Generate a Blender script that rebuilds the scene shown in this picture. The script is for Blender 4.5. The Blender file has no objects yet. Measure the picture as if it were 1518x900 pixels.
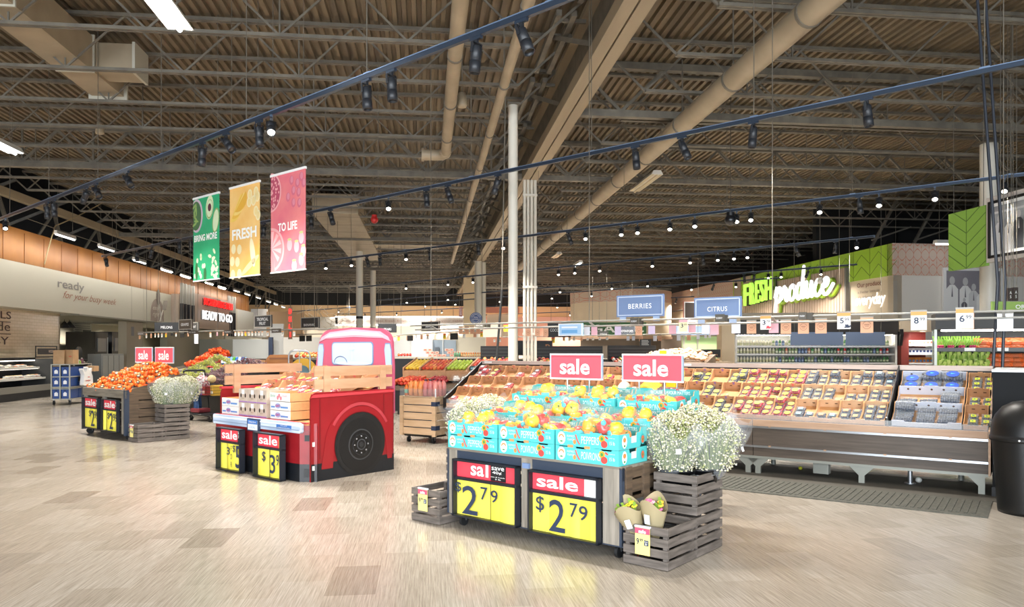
import bpy, math, random
from mathutils import Vector, Matrix
random.seed(7)
S = bpy.context.scene
C = S.collection
PI = math.pi
# ------------------------------------------------------------------ camera, world, exposure
F, CX, HZ, EYE = 1110.0, 759.0, 518.0, 1.5          # focal length in pixels, principal column, horizon row, eye height
cam = bpy.data.cameras.new('camera'); camo = bpy.data.objects.new('camera', cam); C.objects.link(camo)
cam.sensor_width = 36.0; cam.lens = 36.0 * F / 1518.0
cam.shift_y = (HZ - 450.0) / 1518.0
cam.clip_start = 0.05; cam.clip_end = 300
camo.location = (0, 0, EYE); camo.rotation_euler = (PI / 2, 0, 0)
S.camera = camo
S.view_settings.view_transform = 'Standard'; S.view_settings.look = 'None'
S.view_settings.gamma = 1.0; S.view_settings.use_curve_mapping = False
S.view_settings.exposure = 0.28
w = bpy.data.worlds.new('world'); S.world = w; w.use_nodes = True
w.node_tree.nodes['Background'].inputs[0].default_value = (0.86, 0.93, 1.0, 1)
w.node_tree.nodes['Background'].inputs[1].default_value = 0.9
S.cycles.max_bounces = 6; S.cycles.diffuse_bounces = 3; S.cycles.glossy_bounces = 3
S.cycles.transmission_bounces = 3; S.cycles.transparent_max_bounces = 10
S.cycles.caustics_reflective = False; S.cycles.caustics_refractive = False
S.cycles.sample_clamp_indirect = 4.0
SPOT_W = 420.0
def area_light(name, loc, rot, sx, sy, watts, col):
    l = bpy.data.lights.new(name, 'AREA'); l.shape = 'RECTANGLE'; l.size = sx; l.size_y = sy; l.energy = watts; l.color = col
    o = bpy.data.objects.new(name, l); o.location = loc; o.rotation_euler = rot; C.objects.link(o); return o
# daylight through the glazed shop front behind the viewer
area_light('shopfront_daylight', (-2, -7, 2.6), (math.radians(83), 0, 0), 22, 4.2, 3600, (0.86, 0.93, 1.0))
def spot(name, loc, aim, watts, size=100, blend=0.8, col=(1, .94, .86), parent=None):
    l = bpy.data.lights.new(name, 'SPOT'); l.energy = watts; l.spot_size = math.radians(size); l.spot_blend = blend; l.color = col
    l.shadow_soft_size = 0.06
    o = bpy.data.objects.new(name, l); C.objects.link(o); o.location = loc
    o.rotation_euler = (Vector(aim) - Vector(loc)).to_track_quat('-Z', 'Y').to_euler()
    if parent: o.parent = parent; o.matrix_parent_inverse = parent.matrix_world.inverted()
    return o
for x_, y_ in ((-4.5, 2.2), (-.5, 1.2), (3.5, 2.2), (6, 4.2), (-8, 5)): spot('unseen_fill_spot', (x_, y_, 5.8), (x_, y_ + .6, 0), 430, 125, 1)  # unseen fill spots above the viewer, added to brighten the near floor
# ------------------------------------------------------------------ frames: pixel rays of the calibrated view
def on(u, v, z=0.0):
    d = (EYE - z) * F / (v - HZ); return Vector(((u - CX) / F * d, d, z))
def at(u, v, d):
    return Vector(((u - CX) / F * d, d, EYE - (v - HZ) / F * d))
R_DISP, R_CASE, R_BLD = math.radians(-40), math.radians(-35), math.radians(6.53)
class Frame:
    def __init__(s, o, rz):
        s.o = Vector(o); s.rz = rz
        s.ex = Vector((math.cos(rz), math.sin(rz), 0)); s.ey = Vector((-math.sin(rz), math.cos(rz), 0))
    def w(s, x, y, z=0): return s.o + s.ex * x + s.ey * y + Vector((0, 0, z))
    def l(s, p):
        q = Vector(p) - s.o; return Vector((q.dot(s.ex), q.dot(s.ey), q.z))
    def hit_y(s, u, v, y):                     # pixel ray with the local plane y = const -> local x, z
        d0 = Vector(((u - CX) / F, 1, -(v - HZ) / F)); e = Vector((0, 0, EYE))
        t = (y - (e - s.o).dot(s.ey)) / d0.dot(s.ey); return s.l(e + d0 * t)
    def hit_x(s, u, v, x):
        d0 = Vector(((u - CX) / F, 1, -(v - HZ) / F)); e = Vector((0, 0, EYE))
        t = (x - (e - s.o).dot(s.ex)) / d0.dot(s.ex); return s.l(e + d0 * t)
B = Frame((0, 0, 0), R_BLD)                    # the building's own axes
# ------------------------------------------------------------------ materials
def lin(h):
    h = h.lstrip('#'); r = [int(h[i:i + 2], 16) / 255 for i in (0, 2, 4)]
    return tuple((c / 12.92 if c <= .04045 else ((c + .055) / 1.055) ** 2.4) for c in r) + (1,)
MATS = {}
def M(h, rough=.5, metal=0, em=0, alpha=1, coat=0, spec=.5):
    k = (h, rough, metal, em, alpha, coat, spec)
    if k in MATS: return MATS[k]
    m = bpy.data.materials.new('mat_' + h.strip('#')); m.use_nodes = True
    b = m.node_tree.nodes['Principled BSDF']; c = lin(h)
    b.inputs['Base Color'].default_value = c; b.inputs['Roughness'].default_value = rough; b.inputs['Metallic'].default_value = metal
    b.inputs['Alpha'].default_value = alpha; b.inputs['Coat Weight'].default_value = coat; b.inputs['Specular IOR Level'].default_value = spec
    if em: b.inputs['Emission Color'].default_value = c; b.inputs['Emission Strength'].default_value = em
    MATS[k] = m; return m
def MN(name, h1, h2, scale=6, st=(1, 1, 1), rough=.55, bump=0, lo=.35, hi=.65, metal=0, spec=.5, alpha=1, detail=4):
    if name in MATS: return MATS[name]
    m = bpy.data.materials.new(name); m.use_nodes = True; nt = m.node_tree; b = nt.nodes['Principled BSDF']
    tc = nt.nodes.new('ShaderNodeTexCoord'); mp = nt.nodes.new('ShaderNodeMapping'); mp.inputs['Scale'].default_value = st
    n = nt.nodes.new('ShaderNodeTexNoise'); n.inputs['Scale'].default_value = scale; n.inputs['Detail'].default_value = detail
    r = nt.nodes.new('ShaderNodeValToRGB'); r.color_ramp.elements[0].position = lo; r.color_ramp.elements[1].position = hi
    r.color_ramp.elements[0].color = lin(h1); r.color_ramp.elements[1].color = lin(h2)
    L = nt.links.new
    L(tc.outputs['Object'], mp.inputs[0]); L(mp.outputs[0], n.inputs['Vector']); L(n.outputs[0], r.inputs[0]); L(r.outputs[0], b.inputs['Base Color'])
    b.inputs['Roughness'].default_value = rough; b.inputs['Metallic'].default_value = metal; b.inputs['Specular IOR Level'].default_value = spec
    b.inputs['Alpha'].default_value = alpha
    if bump:
        bp = nt.nodes.new('ShaderNodeBump'); bp.inputs['Strength'].default_value = bump; bp.inputs['Distance'].default_value = .01
        L(n.outputs[0], bp.inputs['Height']); L(bp.outputs[0], b.inputs['Normal'])
    MATS[name] = m; return m
# ------------------------------------------------------------------ mesh builder
TXT = {}
def text_geo(s, off=0.0, shear=0.0, depth=0.0, align='LEFT', spacing=1.0, line=1.0):
    k = (s, off, shear, depth, align, spacing, line)
    if k not in TXT:
        c = bpy.data.curves.new('t', 'FONT'); c.body = s; c.offset = off; c.shear = shear; c.extrude = depth; c.resolution_u = 3
        c.align_x = align; c.space_character = spacing; c.space_line = line
        o = bpy.data.objects.new('t', c); me = bpy.data.meshes.new_from_object(o)
        v = [tuple(x.co) for x in me.vertices]; f = [tuple(p.vertices) for p in me.polygons]
        bpy.data.objects.remove(o); bpy.data.curves.remove(c); bpy.data.meshes.remove(me)
        x0 = min(a[0] for a in v); x1 = max(a[0] for a in v); y0 = min(a[1] for a in v); y1 = max(a[1] for a in v)
        TXT[k] = ([((a[0] - x0) / (x1 - x0), (a[1] - y0) / (y1 - y0), a[2]) for a in v], f)
    return TXT[k]
class MB:
    def __init__(s): s.v = []; s.f = []; s.m = []; s.sm = []; s.mats = []; s.X = None
    def add(s, V, Fs, mat, smooth=False):
        if mat not in s.mats: s.mats.append(mat)
        i = s.mats.index(mat); n = len(s.v)
        if s.X is not None: V = [tuple(s.X @ Vector(a)) for a in V]
        s.v.extend(V)
        for f in Fs: s.f.append(tuple(a + n for a in f)); s.m.append(i); s.sm.append(smooth)
        return s
    def box(s, x0, x1, y0, y1, z0, z1, mat):
        V = [(x0, y0, z0), (x1, y0, z0), (x1, y1, z0), (x0, y1, z0), (x0, y0, z1), (x1, y0, z1), (x1, y1, z1), (x0, y1, z1)]
        return s.add(V, [(0, 3, 2, 1), (4, 5, 6, 7), (0, 1, 5, 4), (1, 2, 6, 5), (2, 3, 7, 6), (3, 0, 4, 7)], mat)
    def beam(s, p, q, wd, ht, mat):                       # rectangular bar from p to q
        p, q = Vector(p), Vector(q); d = (q - p).normalized()
        up = Vector((0, 0, 1)) if abs(d.z) < .95 else Vector((0, 1, 0))
        a = d.cross(up).normalized(); b = a.cross(d)
        V = [tuple(e + a * i * wd / 2 + b * j * ht / 2) for e in (p, q) for i, j in ((-1, -1), (1, -1), (1, 1), (-1, 1))]
        return s.add(V, [(0, 1, 2, 3), (7, 6, 5, 4), (0, 4, 5, 1), (1, 5, 6, 2), (2, 6, 7, 3), (3, 7, 4, 0)], mat)
    def cyl(s, p, q, r0, mat, r1=None, n=12, caps=True, smooth=True):
        p, q = Vector(p), Vector(q); r1 = r0 if r1 is None else r1; d = (q - p).normalized()
        a = d.orthogonal().normalized(); b = d.cross(a)
        V = []
        for e, r in ((p, r0), (q, r1)):
            for k in range(n): t = 2 * PI * k / n; V.append(tuple(e + a * r * math.cos(t) + b * r * math.sin(t)))
        s.add(V, [(k, (k + 1) % n, n + (k + 1) % n, n + k) for k in range(n)], mat, smooth)
        if caps:
            s.add(V[:n], [tuple(range(n))[::-1]], mat); s.add(V[n:], [tuple(range(n))], mat)
        return s
    def tube(s, pts, r, mat, n=8):
        pts = [Vector(p) for p in pts]; V = []; a = None
        for i, p in enumerate(pts):
            d = (pts[min(i + 1, len(pts) - 1)] - pts[max(i - 1, 0)]).normalized()
            a = d.orthogonal().normalized() if a is None else (a - d * a.dot(d)).normalized()
            b = d.cross(a)
            for k in range(n): t = 2 * PI * k / n; V.append(tuple(p + (a * math.cos(t) + b * math.sin(t)) * r))
        Fs = [(i * n + k, i * n + (k + 1) % n, (i + 1) * n + (k + 1) % n, (i + 1) * n + k) for i in range(len(pts) - 1) for k in range(n)]
        s.add(V, Fs, mat, True)
        m = (len(pts) - 1) * n
        return s.add(V, [tuple(range(n))[::-1], tuple(range(m, m + n))], mat)
    def lathe(s, prof, mat, c=(0, 0, 0), n=24, smooth=True, axis='z'):
        V = []; top = []
        for r, z in prof:
            for k in range(n):
                t = 2 * PI * k / n; x, y = r * math.cos(t), r * math.sin(t)
                V.append((c[0] + x, c[1] + y, c[2] + z) if axis == 'z' else (c[0] + x, c[1] + z, c[2] + y))
        Fs = []
        for i in range(len(prof) - 1):
            for k in range(n):
                q = (i * n + k, i * n + (k + 1) % n, (i + 1) * n + (k + 1) % n, (i + 1) * n + k)
                Fs.append(q if axis == 'z' else q[::-1])
        return s.add(V, Fs, mat, smooth)
    def sphere(s, c, r, mat, nu=12, nv=8, sc=(1, 1, 1), fn=None):
        V = [(c[0], c[1], c[2] - r * sc[2])] ; 
        for j in range(1, nv):
            ph = PI * j / nv - PI / 2
            for k in range(nu):
                t = 2 * PI * k / nu; g = r * (fn(t, ph) if fn else 1)
                V.append((c[0] + g * sc[0] * math.cos(ph) * math.cos(t), c[1] + g * sc[1] * math.cos(ph) * math.sin(t), c[2] + g * sc[2] * math.sin(ph)))
        V.append((c[0], c[1], c[2] + r * sc[2] * (fn(0, PI / 2) if fn else 1))); e = len(V) - 1
        Fs = [(0, 1 + (k + 1) % nu, 1 + k) for k in range(nu)]
        for j in range(nv - 2):
            for k in range(nu): a = 1 + j * nu; Fs.append((a + k, a + (k + 1) % nu, a + nu + (k + 1) % nu, a + nu + k))
        a = 1 + (nv - 2) * nu
        Fs += [(a + k, a + (k + 1) % nu, e) for k in range(nu)]
        return s.add(V, Fs, mat, True)
    def prism(s, poly, y0, y1, mat, side=None, ax='y'):      # polygon (x,z) extruded along y, or (y,z) along x
        n = len(poly)
        if ax == 'y':
            V = [(a, y0, b) for a, b in poly] + [(a, y1, b) for a, b in poly]
        else:
            V = [(y0, a, b) for a, b in poly] + [(y1, a, b) for a, b in poly]
        ar = sum(poly[i][0] * poly[(i + 1) % n][1] - poly[(i + 1) % n][0] * poly[i][1] for i in range(n))
        f = tuple(range(n)); g = tuple(range(n, 2 * n)); pos = (ar > 0) == (ax == 'y')
        s.add(V, [f if pos else f[::-1], g[::-1] if pos else g], mat)
        Q = [(i, i + n, (i + 1) % n + n, (i + 1) % n) for i in range(n)]
        return s.add(V, [q if pos else q[::-1] for q in Q], side or mat)
    def quad(s, a, b, c, d, mat): return s.add([tuple(a), tuple(b), tuple(c), tuple(d)], [(0, 1, 2, 3)], mat)
    def grid(s, fn, nu, nv, mat, smooth=True):
        V = [tuple(fn(i / nu, j / nv)) for j in range(nv + 1) for i in range(nu + 1)]; n = nu + 1
        return s.add(V, [(j * n + i, j * n + i + 1, (j + 1) * n + i + 1, (j + 1) * n + i) for j in range(nv) for i in range(nu)], mat, smooth)
    def text(s, t, x0, x1, z0, z1, y, mat, off=0.0, shear=0.0, depth=0.0, align='LEFT', spacing=1.0, line=1.0):
        V, Fs = text_geo(t, off, shear, 1.0 if depth else 0.0, align, spacing, line)
        return s.add([(x0 + a * (x1 - x0), y - c * depth / 2, z0 + b * (z1 - z0)) for a, b, c in V], Fs, mat)
    def build(s, name, parent=None, loc=None, rz=None, bevel=0, rot=None):
        me = bpy.data.meshes.new(name); me.from_pydata(s.v, [], s.f); 
        for m in s.mats: me.materials.append(m)
        me.polygons.foreach_set('material_index', s.m); me.polygons.foreach_set('use_smooth', s.sm); me.update()
        o = bpy.data.objects.new(name, me); C.objects.link(o)
        if parent: o.parent = parent
        if loc is not None: o.location = loc
        if rz is not None: o.rotation_euler = (0, 0, rz)
        if rot is not None: o.rotation_euler = rot
        if bevel:
            md = o.modifiers.new('Bevel', 'BEVEL'); md.width = bevel; md.segments = 2; md.limit_method = 'ANGLE'
        return o
def tag(o, label=None, cat=None, group=None, kind=None):
    if label: o['label'] = label
    if cat: o['category'] = cat
    if group: o['group'] = group
    if kind: o['kind'] = kind
    return o
def thing(name, label, cat, loc=(0, 0, 0), rz=0, group=None):
    o = bpy.data.objects.new(name, None); C.objects.link(o); o.location = loc; o.rotation_euler = (0, 0, rz); o.empty_display_size = .1
    return tag(o, label, cat, group)
KIDS = {}
def kids(o): return [c for c in o.children]
def copy_tree(o, loc=None, rz=None, label=None, group=None, parent=None, rot=None):
    if o.name not in KIDS: KIDS[o.name] = kids(o)
    c = o.copy(); C.objects.link(c)
    if parent: c.parent = parent
    for ch in KIDS[o.name]: copy_tree(ch, parent=c)
    if loc is not None: c.location = loc
    if rz is not None: c.rotation_euler = (0, 0, rz)
    if rot is not None: c.rotation_euler = rot
    if label: c['label'] = label
    if group: c['group'] = group
    return c
class Proto:                                     # the first placing moves the original itself, later ones copy it
    def __init__(s, root): s.r = root; s.used = False; s.k = None
    def put(s, loc, rz=0, label=None, group=None, rot=None):
        if not s.used:
            s.used = True; o = s.r; KIDS[o.name] = kids(o)
            o.location = loc; o.rotation_euler = rot or (0, 0, rz)
            if label: o['label'] = label
            if group: o['group'] = group
            return o
        return copy_tree(s.r, loc, rz, label, group, rot=rot)
def struct(o): o['kind'] = 'structure'; return o
NTH = 'first second third fourth fifth sixth seventh eighth ninth tenth eleventh twelfth thirteenth fourteenth fifteenth sixteenth seventeenth eighteenth nineteenth twentieth'.split()
NTH += ['twenty-' + n for n in NTH[:9]] + ['thirtieth']
WHITE = M('#f2f2f0', .5); BLACK = M('#0d0e10', .5); DARK = M('#1d2026', .55)
# ================================================================== the building shell
def bobj(mb, name, kind='structure'):
    o = mb.build(name, rz=R_BLD); o['kind'] = kind; return o
def floor_mat():
    m = bpy.data.materials.new('vinyl_floor'); m.use_nodes = True; nt = m.node_tree; b = nt.nodes['Principled BSDF']; L = nt.links.new
    tc = nt.nodes.new('ShaderNodeTexCoord'); rt = nt.nodes.new('ShaderNodeMapping'); rt.inputs['Rotation'].default_value = (0, 0, PI / 2)
    L(tc.outputs['Object'], rt.inputs[0])
    br = nt.nodes.new('ShaderNodeTexBrick'); br.offset = .5; br.inputs['Scale'].default_value = 1
    br.inputs['Brick Width'].default_value = .62; br.inputs['Row Height'].default_value = .31; br.inputs['Mortar Size'].default_value = 0
    br.inputs['Color1'].default_value = (0, 0, 0, 1); br.inputs['Color2'].default_value = (1, 1, 1, 1)
    L(rt.outputs[0], br.inputs['Vector'])
    r = nt.nodes.new('ShaderNodeValToRGB'); r.color_ramp.interpolation = 'CONSTANT'
    e = r.color_ramp.elements; e[0].position = 0; e[0].color = lin('#b6ada0'); e[1].position = .3; e[1].color = lin('#bbb3a7')
    for p, c in ((.6, '#b1a89b'), (.9, '#aaa195'), (.965, '#9c9285')): x = e.new(p); x.color = lin(c)
    L(br.outputs['Color'], r.inputs[0])
    mp = nt.nodes.new('ShaderNodeMapping'); mp.inputs['Scale'].default_value = (70, 1.8, 1); L(tc.outputs['Object'], mp.inputs[0])
    n = nt.nodes.new('ShaderNodeTexNoise'); n.inputs['Scale'].default_value = 1.6; n.inputs['Detail'].default_value = 5; n.inputs['Roughness'].default_value = .7
    L(mp.outputs[0], n.inputs['Vector'])
    r2 = nt.nodes.new('ShaderNodeValToRGB'); r2.color_ramp.elements[0].position = .36; r2.color_ramp.elements[1].position = .66
    r2.color_ramp.elements[0].color = lin('#94897a'); r2.color_ramp.elements[1].color = (1, 1, 1, 1)
    L(n.outputs[0], r2.inputs[0])
    mx = nt.nodes.new('ShaderNodeMix'); mx.data_type = 'RGBA'; mx.blend_type = 'MULTIPLY'; mx.inputs[0].default_value = .55
    L(r.outputs[0], mx.inputs[6]); L(r2.outputs[0], mx.inputs[7]); L(mx.outputs[2], b.inputs['Base Color'])
    b.inputs['Roughness'].default_value = .2; b.inputs['Specular IOR Level'].default_value = .62
    bp = nt.nodes.new('ShaderNodeBump'); bp.inputs['Strength'].default_value = .12; bp.inputs['Distance'].default_value = .004
    L(n.outputs[0], bp.inputs['Height']); L(bp.outputs[0], b.inputs['Normal'])
    return m
mb = MB(); mb.box(-22, 32, -9, 86, -.1, 0, floor_mat()); bobj(mb, 'floor')
# corrugated roof deck, ribs running away from the viewer
DECKM = MN('deck_steel', '#5f5342', '#786952', 3, (1, .05, 1), .6)
STEEL = MN('joist_steel', '#58534a', '#6c665a', 4, (1, 1, 1), .55)
mb = MB(); ZD = 7.35; per = .17; x = -13.0; V = []; 
while x < 31:
    for dx, dz in ((0, 0), (.075, 0), (.09, .07), (.155, .07)): V.append((x + dx, dz + ZD))
    x += per
VV = [(a, -9, b) for a, b in V] + [(a, 86, b) for a, b in V]; n = len(V)
mb.add(VV, [(i, i + 1, n + i + 1, n + i) for i in range(n - 1)], DECKM)
mb.box(-13, 31, -9, 86, ZD + .1, ZD + .2, DECKM)
bobj(mb, 'ceiling')
VOID = M('#0e0e0e', .9)  # near-black colour stands for the unlit space beyond the shops
mb = MB(); mb.box(-20, -19.8, -9, 86, 5.2, 9.5, VOID); mb.box(-20, -13, -9, 86, 9.2, 9.4, VOID); bobj(mb, 'wall_left_void')
# open web roof joists: two bays either side of the main beam
def joist(x0, x1, name, ct=.05, zb=6.3, zt=7.3, web=1.9, r=.015):
    mb = MB()
    for s in (-1, 1):
        mb.box(x0 + 1.0, x1 - 1.0, s * .035 - ct / 2, s * .035 + ct / 2, zb, zb + .05, STEEL)
        mb.box(x0, x1, s * .035 - ct / 2, s * .035 + ct / 2, zt - .06, zt, STEEL)
    k = int((x1 - x0 - 2) / web); st = (x1 - x0 - 2) / k
    for i in range(k):
        a = x0 + 1 + i * st; q = a + st / 2
        mb.beam((a, 0, zb + .03), (q, 0, zt - .03), r * 2, r * 2, STEEL); mb.beam((q, 0, zt - .03), (a + st, 0, zb + .03), r * 2, r * 2, STEEL)
        if i % 2: mb.beam((a, 0, zb + .03), (a, 0, zt - .03), r * 1.5, r * 1.5, STEEL)
    mb.beam((x0, 0, zt - .05), (x0 + 1, 0, zb + .03), r * 2.4, r * 2.4, STEEL); mb.beam((x1, 0, zt - .05), (x1 - 1, 0, zb + .03), r * 2.4, r * 2.4, STEEL)
    o = mb.build(name, rz=R_BLD); o['kind'] = 'structure'; return o
XB = 2.86                                          # the main beam's line
jl = joist(-13.0, XB - .2, 'roof_joist_beam'); jr = joist(XB + .2, 31, 'roof_joist_beam')
first = True
for k in range(-2, 40):
    y = 11.86 + 1.76 * k
    if k % 7 == 5: 
        pass
    for src in (jl, jr):
        if first: o = src
        else: o = src.copy(); C.objects.link(o)
        o.location = B.ex * 0 + B.ey * y
    first = False
# transverse truss girders (heavy chords, big diagonals)
gl = MB()
for z, h in ((6.22, .16), (7.2, .16)): gl.box(-13, XB - .2, -.09, .09, z, z + h, STEEL)
k = 9; st = (XB - .2 + 13) / k
for i in range(k):
    a = -13 + i * st
    gl.beam((a, 0, 7.2), (a + st / 2, 0, 6.36), .07, .07, STEEL); gl.beam((a + st / 2, 0, 6.36), (a + st, 0, 7.2), .07, .07, STEEL)
    gl.beam((a + st / 2, 0, 6.36), (a + st / 2, 0, 7.2), .045, .045, STEEL)
g0 = gl.build('truss_girder_beam', rz=R_BLD); struct(g0); g0.location = B.ey * 20.7
for y in (33.0, 45.3, 57.6, 70):
    o = g0.copy(); C.objects.link(o); o.location = B.ey * y
gr = MB()
for z, h in ((6.22, .14), (7.2, .14)): gr.box(XB + .2, 31, -.08, .08, z, z + h, STEEL)
for i in range(16):
    a = XB + .2 + i * 1.75
    gr.beam((a, 0, 7.2), (a + .875, 0, 6.34), .06, .06, STEEL); gr.beam((a + .875, 0, 6.34), (a + 1.75, 0, 7.2), .06, .06, STEEL)
g1 = gr.build('truss_girder_beam', rz=R_BLD); struct(g1); g1.location = B.ey * 14.9 + Vector((0, 0, 0))
for y in (20.7, 33.0, 45.3, 57.6):
    o = g1.copy(); C.objects.link(o); o.location = B.ey * y
# main longitudinal beam: two channels with a slot, a few bolted stiffeners above
BEAM = MN('beam_paint', '#8a7c66', '#97886f', 2, (1, .2, 1), .5)
mb = MB(); mb.box(XB - .22, XB - .015, -9, 86, 6.2, 6.42, BEAM); mb.box(XB + .015, XB + .22, -9, 86, 6.2, 6.42, BEAM)
mb.box(XB - .03, XB + .03, -9, 86, 6.3, 7.3, STEEL); mb.box(XB - .2, XB + .2, -9, 86, 7.2, 7.3, BEAM); bobj(mb, 'main_beam')
mb = MB()
for y in [9 + 3.05 * i for i in range(22)]:
    for dx in (-.75, -.5): mb.box(XB + dx, XB + dx + .09, y, y + 2.6, 6.95, 7.05, STEEL)
    mb.beam((XB - .1, y, 6.5), (XB - .75, y + 1.4, 7.2), .08, .08, STEEL); mb.beam((XB - .7, y + .3, 7.0), (XB - .2, y + .3, 7.0), .06, .06, STEEL)
bobj(mb, 'beam_bracing')
# edge beam above the left shops, with dark raking braces behind it
mb = MB(); mb.box(-12.95, -12.75, 12, 86, 6.2, 6.45, BEAM)
bobj(mb, 'edge_beam')
mb = MB()
for i in range(16):
    y = 14 + i * 3.5; mb.beam((-13, y, 6.25), (-13.4, y + 1.7, 4.9), .1, .1, STEEL); mb.beam((-13.4, y + 2.6, 4.9), (-13, y + 3.4, 6.25), .07, .07, STEEL)
    mb.beam((-16, y, 5.2), (-13, y + 1, 6.9), .09, .09, STEEL)
bobj(mb, 'edge_beam_bracing')
# ducts and pipes under the roof
DUCT = MN('duct_paint', '#94866f', '#a3947c', 1.5, (1, 1, 1), .5); GALV = M('#b9b5a6', .45)
def pipe(name, x, z, r, y0, y1, label, clamps=()):
    t = thing(name, label, 'pipe', B.w(x, y0, z), R_BLD)
    mb = MB(); mb.cyl((0, 0, 0), (0, y1 - y0, 0), r, DUCT, n=18); mb.build('pipe_body', t)
    for y in clamps:
        mb = MB(); mb.cyl((0, y - y0 - .03, 0), (0, y - y0 + .03, 0), r + .012, STEEL, n=18); mb.beam((0, y - y0, r), (0, y - y0, 7.3 - z), .02, .02, STEEL); mb.build('pipe_clamp', t)
pipe('round_duct', 5.09, 6.0, .19, 4, 44, 'large round beige duct crossing under the roof right of the main beam', [9.5 + 2.5 * i for i in range(12)])
pipe('ceiling_pipe', .45, 6.12, .115, 4, 17.5, 'round beige pipe under the roof left of the main beam, ending in an elbow', [9.5, 11.8, 14.1, 16.4])
pipe('ceiling_pipe', 1.35, 6.12, .085, 7, 40, 'thin round beige pipe under the roof running close beside the main beam', [10, 13, 16, 19, 23, 27])
t = thing('pipe_elbow', 'bent beige pipe joint at the end of the pipe under the roof', 'pipe', B.w(.45, 17.5, 6.12), R_BLD)
mb = MB(); mb.tube([(0, 0, 0), (0, .15, -.01), (-.08, .28, -.02), (-.25, .32, -.02), (-.5, .32, -.02)], .13, DUCT, 14); mb.build('pipe_body', t)
mb = MB(); mb.cyl((-.5, .32, -.02), (-.56, .32, -.02), .16, DUCT, n=16); mb.build('flange', t)
t = thing('air_duct', 'rectangular sheet metal air duct through the joists above the left aisle', 'duct', B.w(-6.25, 6.4, 6.5), R_BLD)
mb = MB(); mb.box(-.3, .3, 0, 9.2, 0, .62, DUCT)
for y in (2.6, 5.2, 7.8): mb.box(-.33, .33, y, y + .04, -.03, .65, GALV)
mb.build('duct_body', t)
mb = MB(); mb.box(.3, .95, 7.9, 8.5, .05, .55, DUCT); mb.box(.95, 1.0, 7.87, 8.53, .02, .58, GALV); mb.build('duct_branch', t)
mb = MB(); mb.box(-.36, .36, 9.2, 9.26, -.06, .68, GALV); mb.build('duct_flange', t)
t = thing('air_duct', 'wide tan air duct block hung under the distant roof behind the banners', 'duct', B.w(-4.0, 27, 6.3), R_BLD)
mb = MB(); mb.box(0, 1.6, 0, 14, 0, .7, DUCT); mb.build('duct_body', t); mb = MB(); mb.box(1.6, 4.6, 8, 10, .1, .6, DUCT); mb.build('duct_branch', t)
# round conical ceiling sensors
def can(u, v, d, label):
    t = thing('ceiling_horn', label, 'fixture', at(u, v, d)); mb = MB(); mb.lathe([(0, .13), (.07, .13), (.1, -.1), (.08, -.14), (0, -.14)], DUCT, n=16); mb.build('horn_body', t)
    mb = MB(); mb.cyl((0, 0, .13), (0, 0, 7.3 - t.location.z), .012, STEEL, n=6); mb.build('hanger_rod', t)
can(685, 148, 14.2, 'beige conical horn hanging from the roof left of the main beam')
can(148, 190, 17.5, 'grey conical horn hanging from the roof above the left aisle')
# white columns
COL = MN('column_paint', '#d9d4c6', '#e2ddd0', 2, (1, 1, .2), .4)
def column(lx, ly, r, z1, label, bands=(), n=20):
    t = thing('steel_column', label, 'column', B.w(lx, ly, 0), R_BLD)
    mb = MB(); mb.cyl((0, 0, .02), (0, 0, z1), r, COL, n=n); mb.build('shaft', t)
    mb = MB(); mb.box(-r * 1.6, r * 1.6, -r * 1.6, r * 1.6, 0, .03, STEEL); mb.build('base_plate', t)
    mb = MB(); mb.box(-r * 1.3, r * 1.3, -r * 1.3, r * 1.3, z1, z1 + .04, STEEL); mb.build('cap_plate', t)
    for z, h, mt in bands:
        mb = MB(); mb.cyl((0, 0, z), (0, 0, z + h), r + .006, mt, n=n); mb.build('band', t)
q = B.l((0.02, 14.9, 0)); column(q.x, q.y, .095, 6.35, 'tall round white column nearest behind the berry case')
t = thing('pipe_column', 'white column of four upright pipes strapped together under the main beam', 'column', B.w(XB, 20.6, 0), R_BLD)
for i in range(4): mb = MB(); mb.cyl((-.15 + i * .1, 0, 0), (-.15 + i * .1, 0, 6.2), .042, COL, n=14); mb.build('upright_pipe', t)
for z in (1.9, 3.2, 5.75): mb = MB(); mb.box(-.2, .2, -.06, .06, z, z + .06, COL); mb.build('strap', t)
RED = M('#b0202a', .5)
for (u, v, d, r, lab, bd) in ((1466, 214, 18.3, .2, 'white column at the edge behind the framed photo sign', ()), (533, 367, 36.7, .17, 'white round column behind the truck, the nearer of the two', ((3.0, .12, BLACK),)),
                          (553, 395, 45, .17, 'white round column behind the truck, the farther of the two', ((2.7, .12, BLACK), )),
                          (709, 387, 40, .2, 'round white column with a red band beside the round blue sign', ((3.1, .1, RED),)), (717, 389, 40.2, .12, 'slim white pipe column against the red banded column', ())):
    p = at(u, v, d); q = B.l((p.x, p.y, 0)); column(q.x, q.y, r, p.z, lab, bd)
p = at(695, 455, 50); q = B.l((p.x, p.y, 0)); t = thing('square_column', 'square cream column behind the round blue sign', 'column', B.w(q.x, q.y), R_BLD)
mb = MB(); mb.box(-.35, .35, -.35, .35, 0, 6.3, M('#d9c7a4', .5)); mb.build('shaft', t); mb = MB(); mb.box(-.4, .4, -.4, .4, 0, .2, M('#c9b794', .5)); mb.build('base_plate', t)
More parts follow.
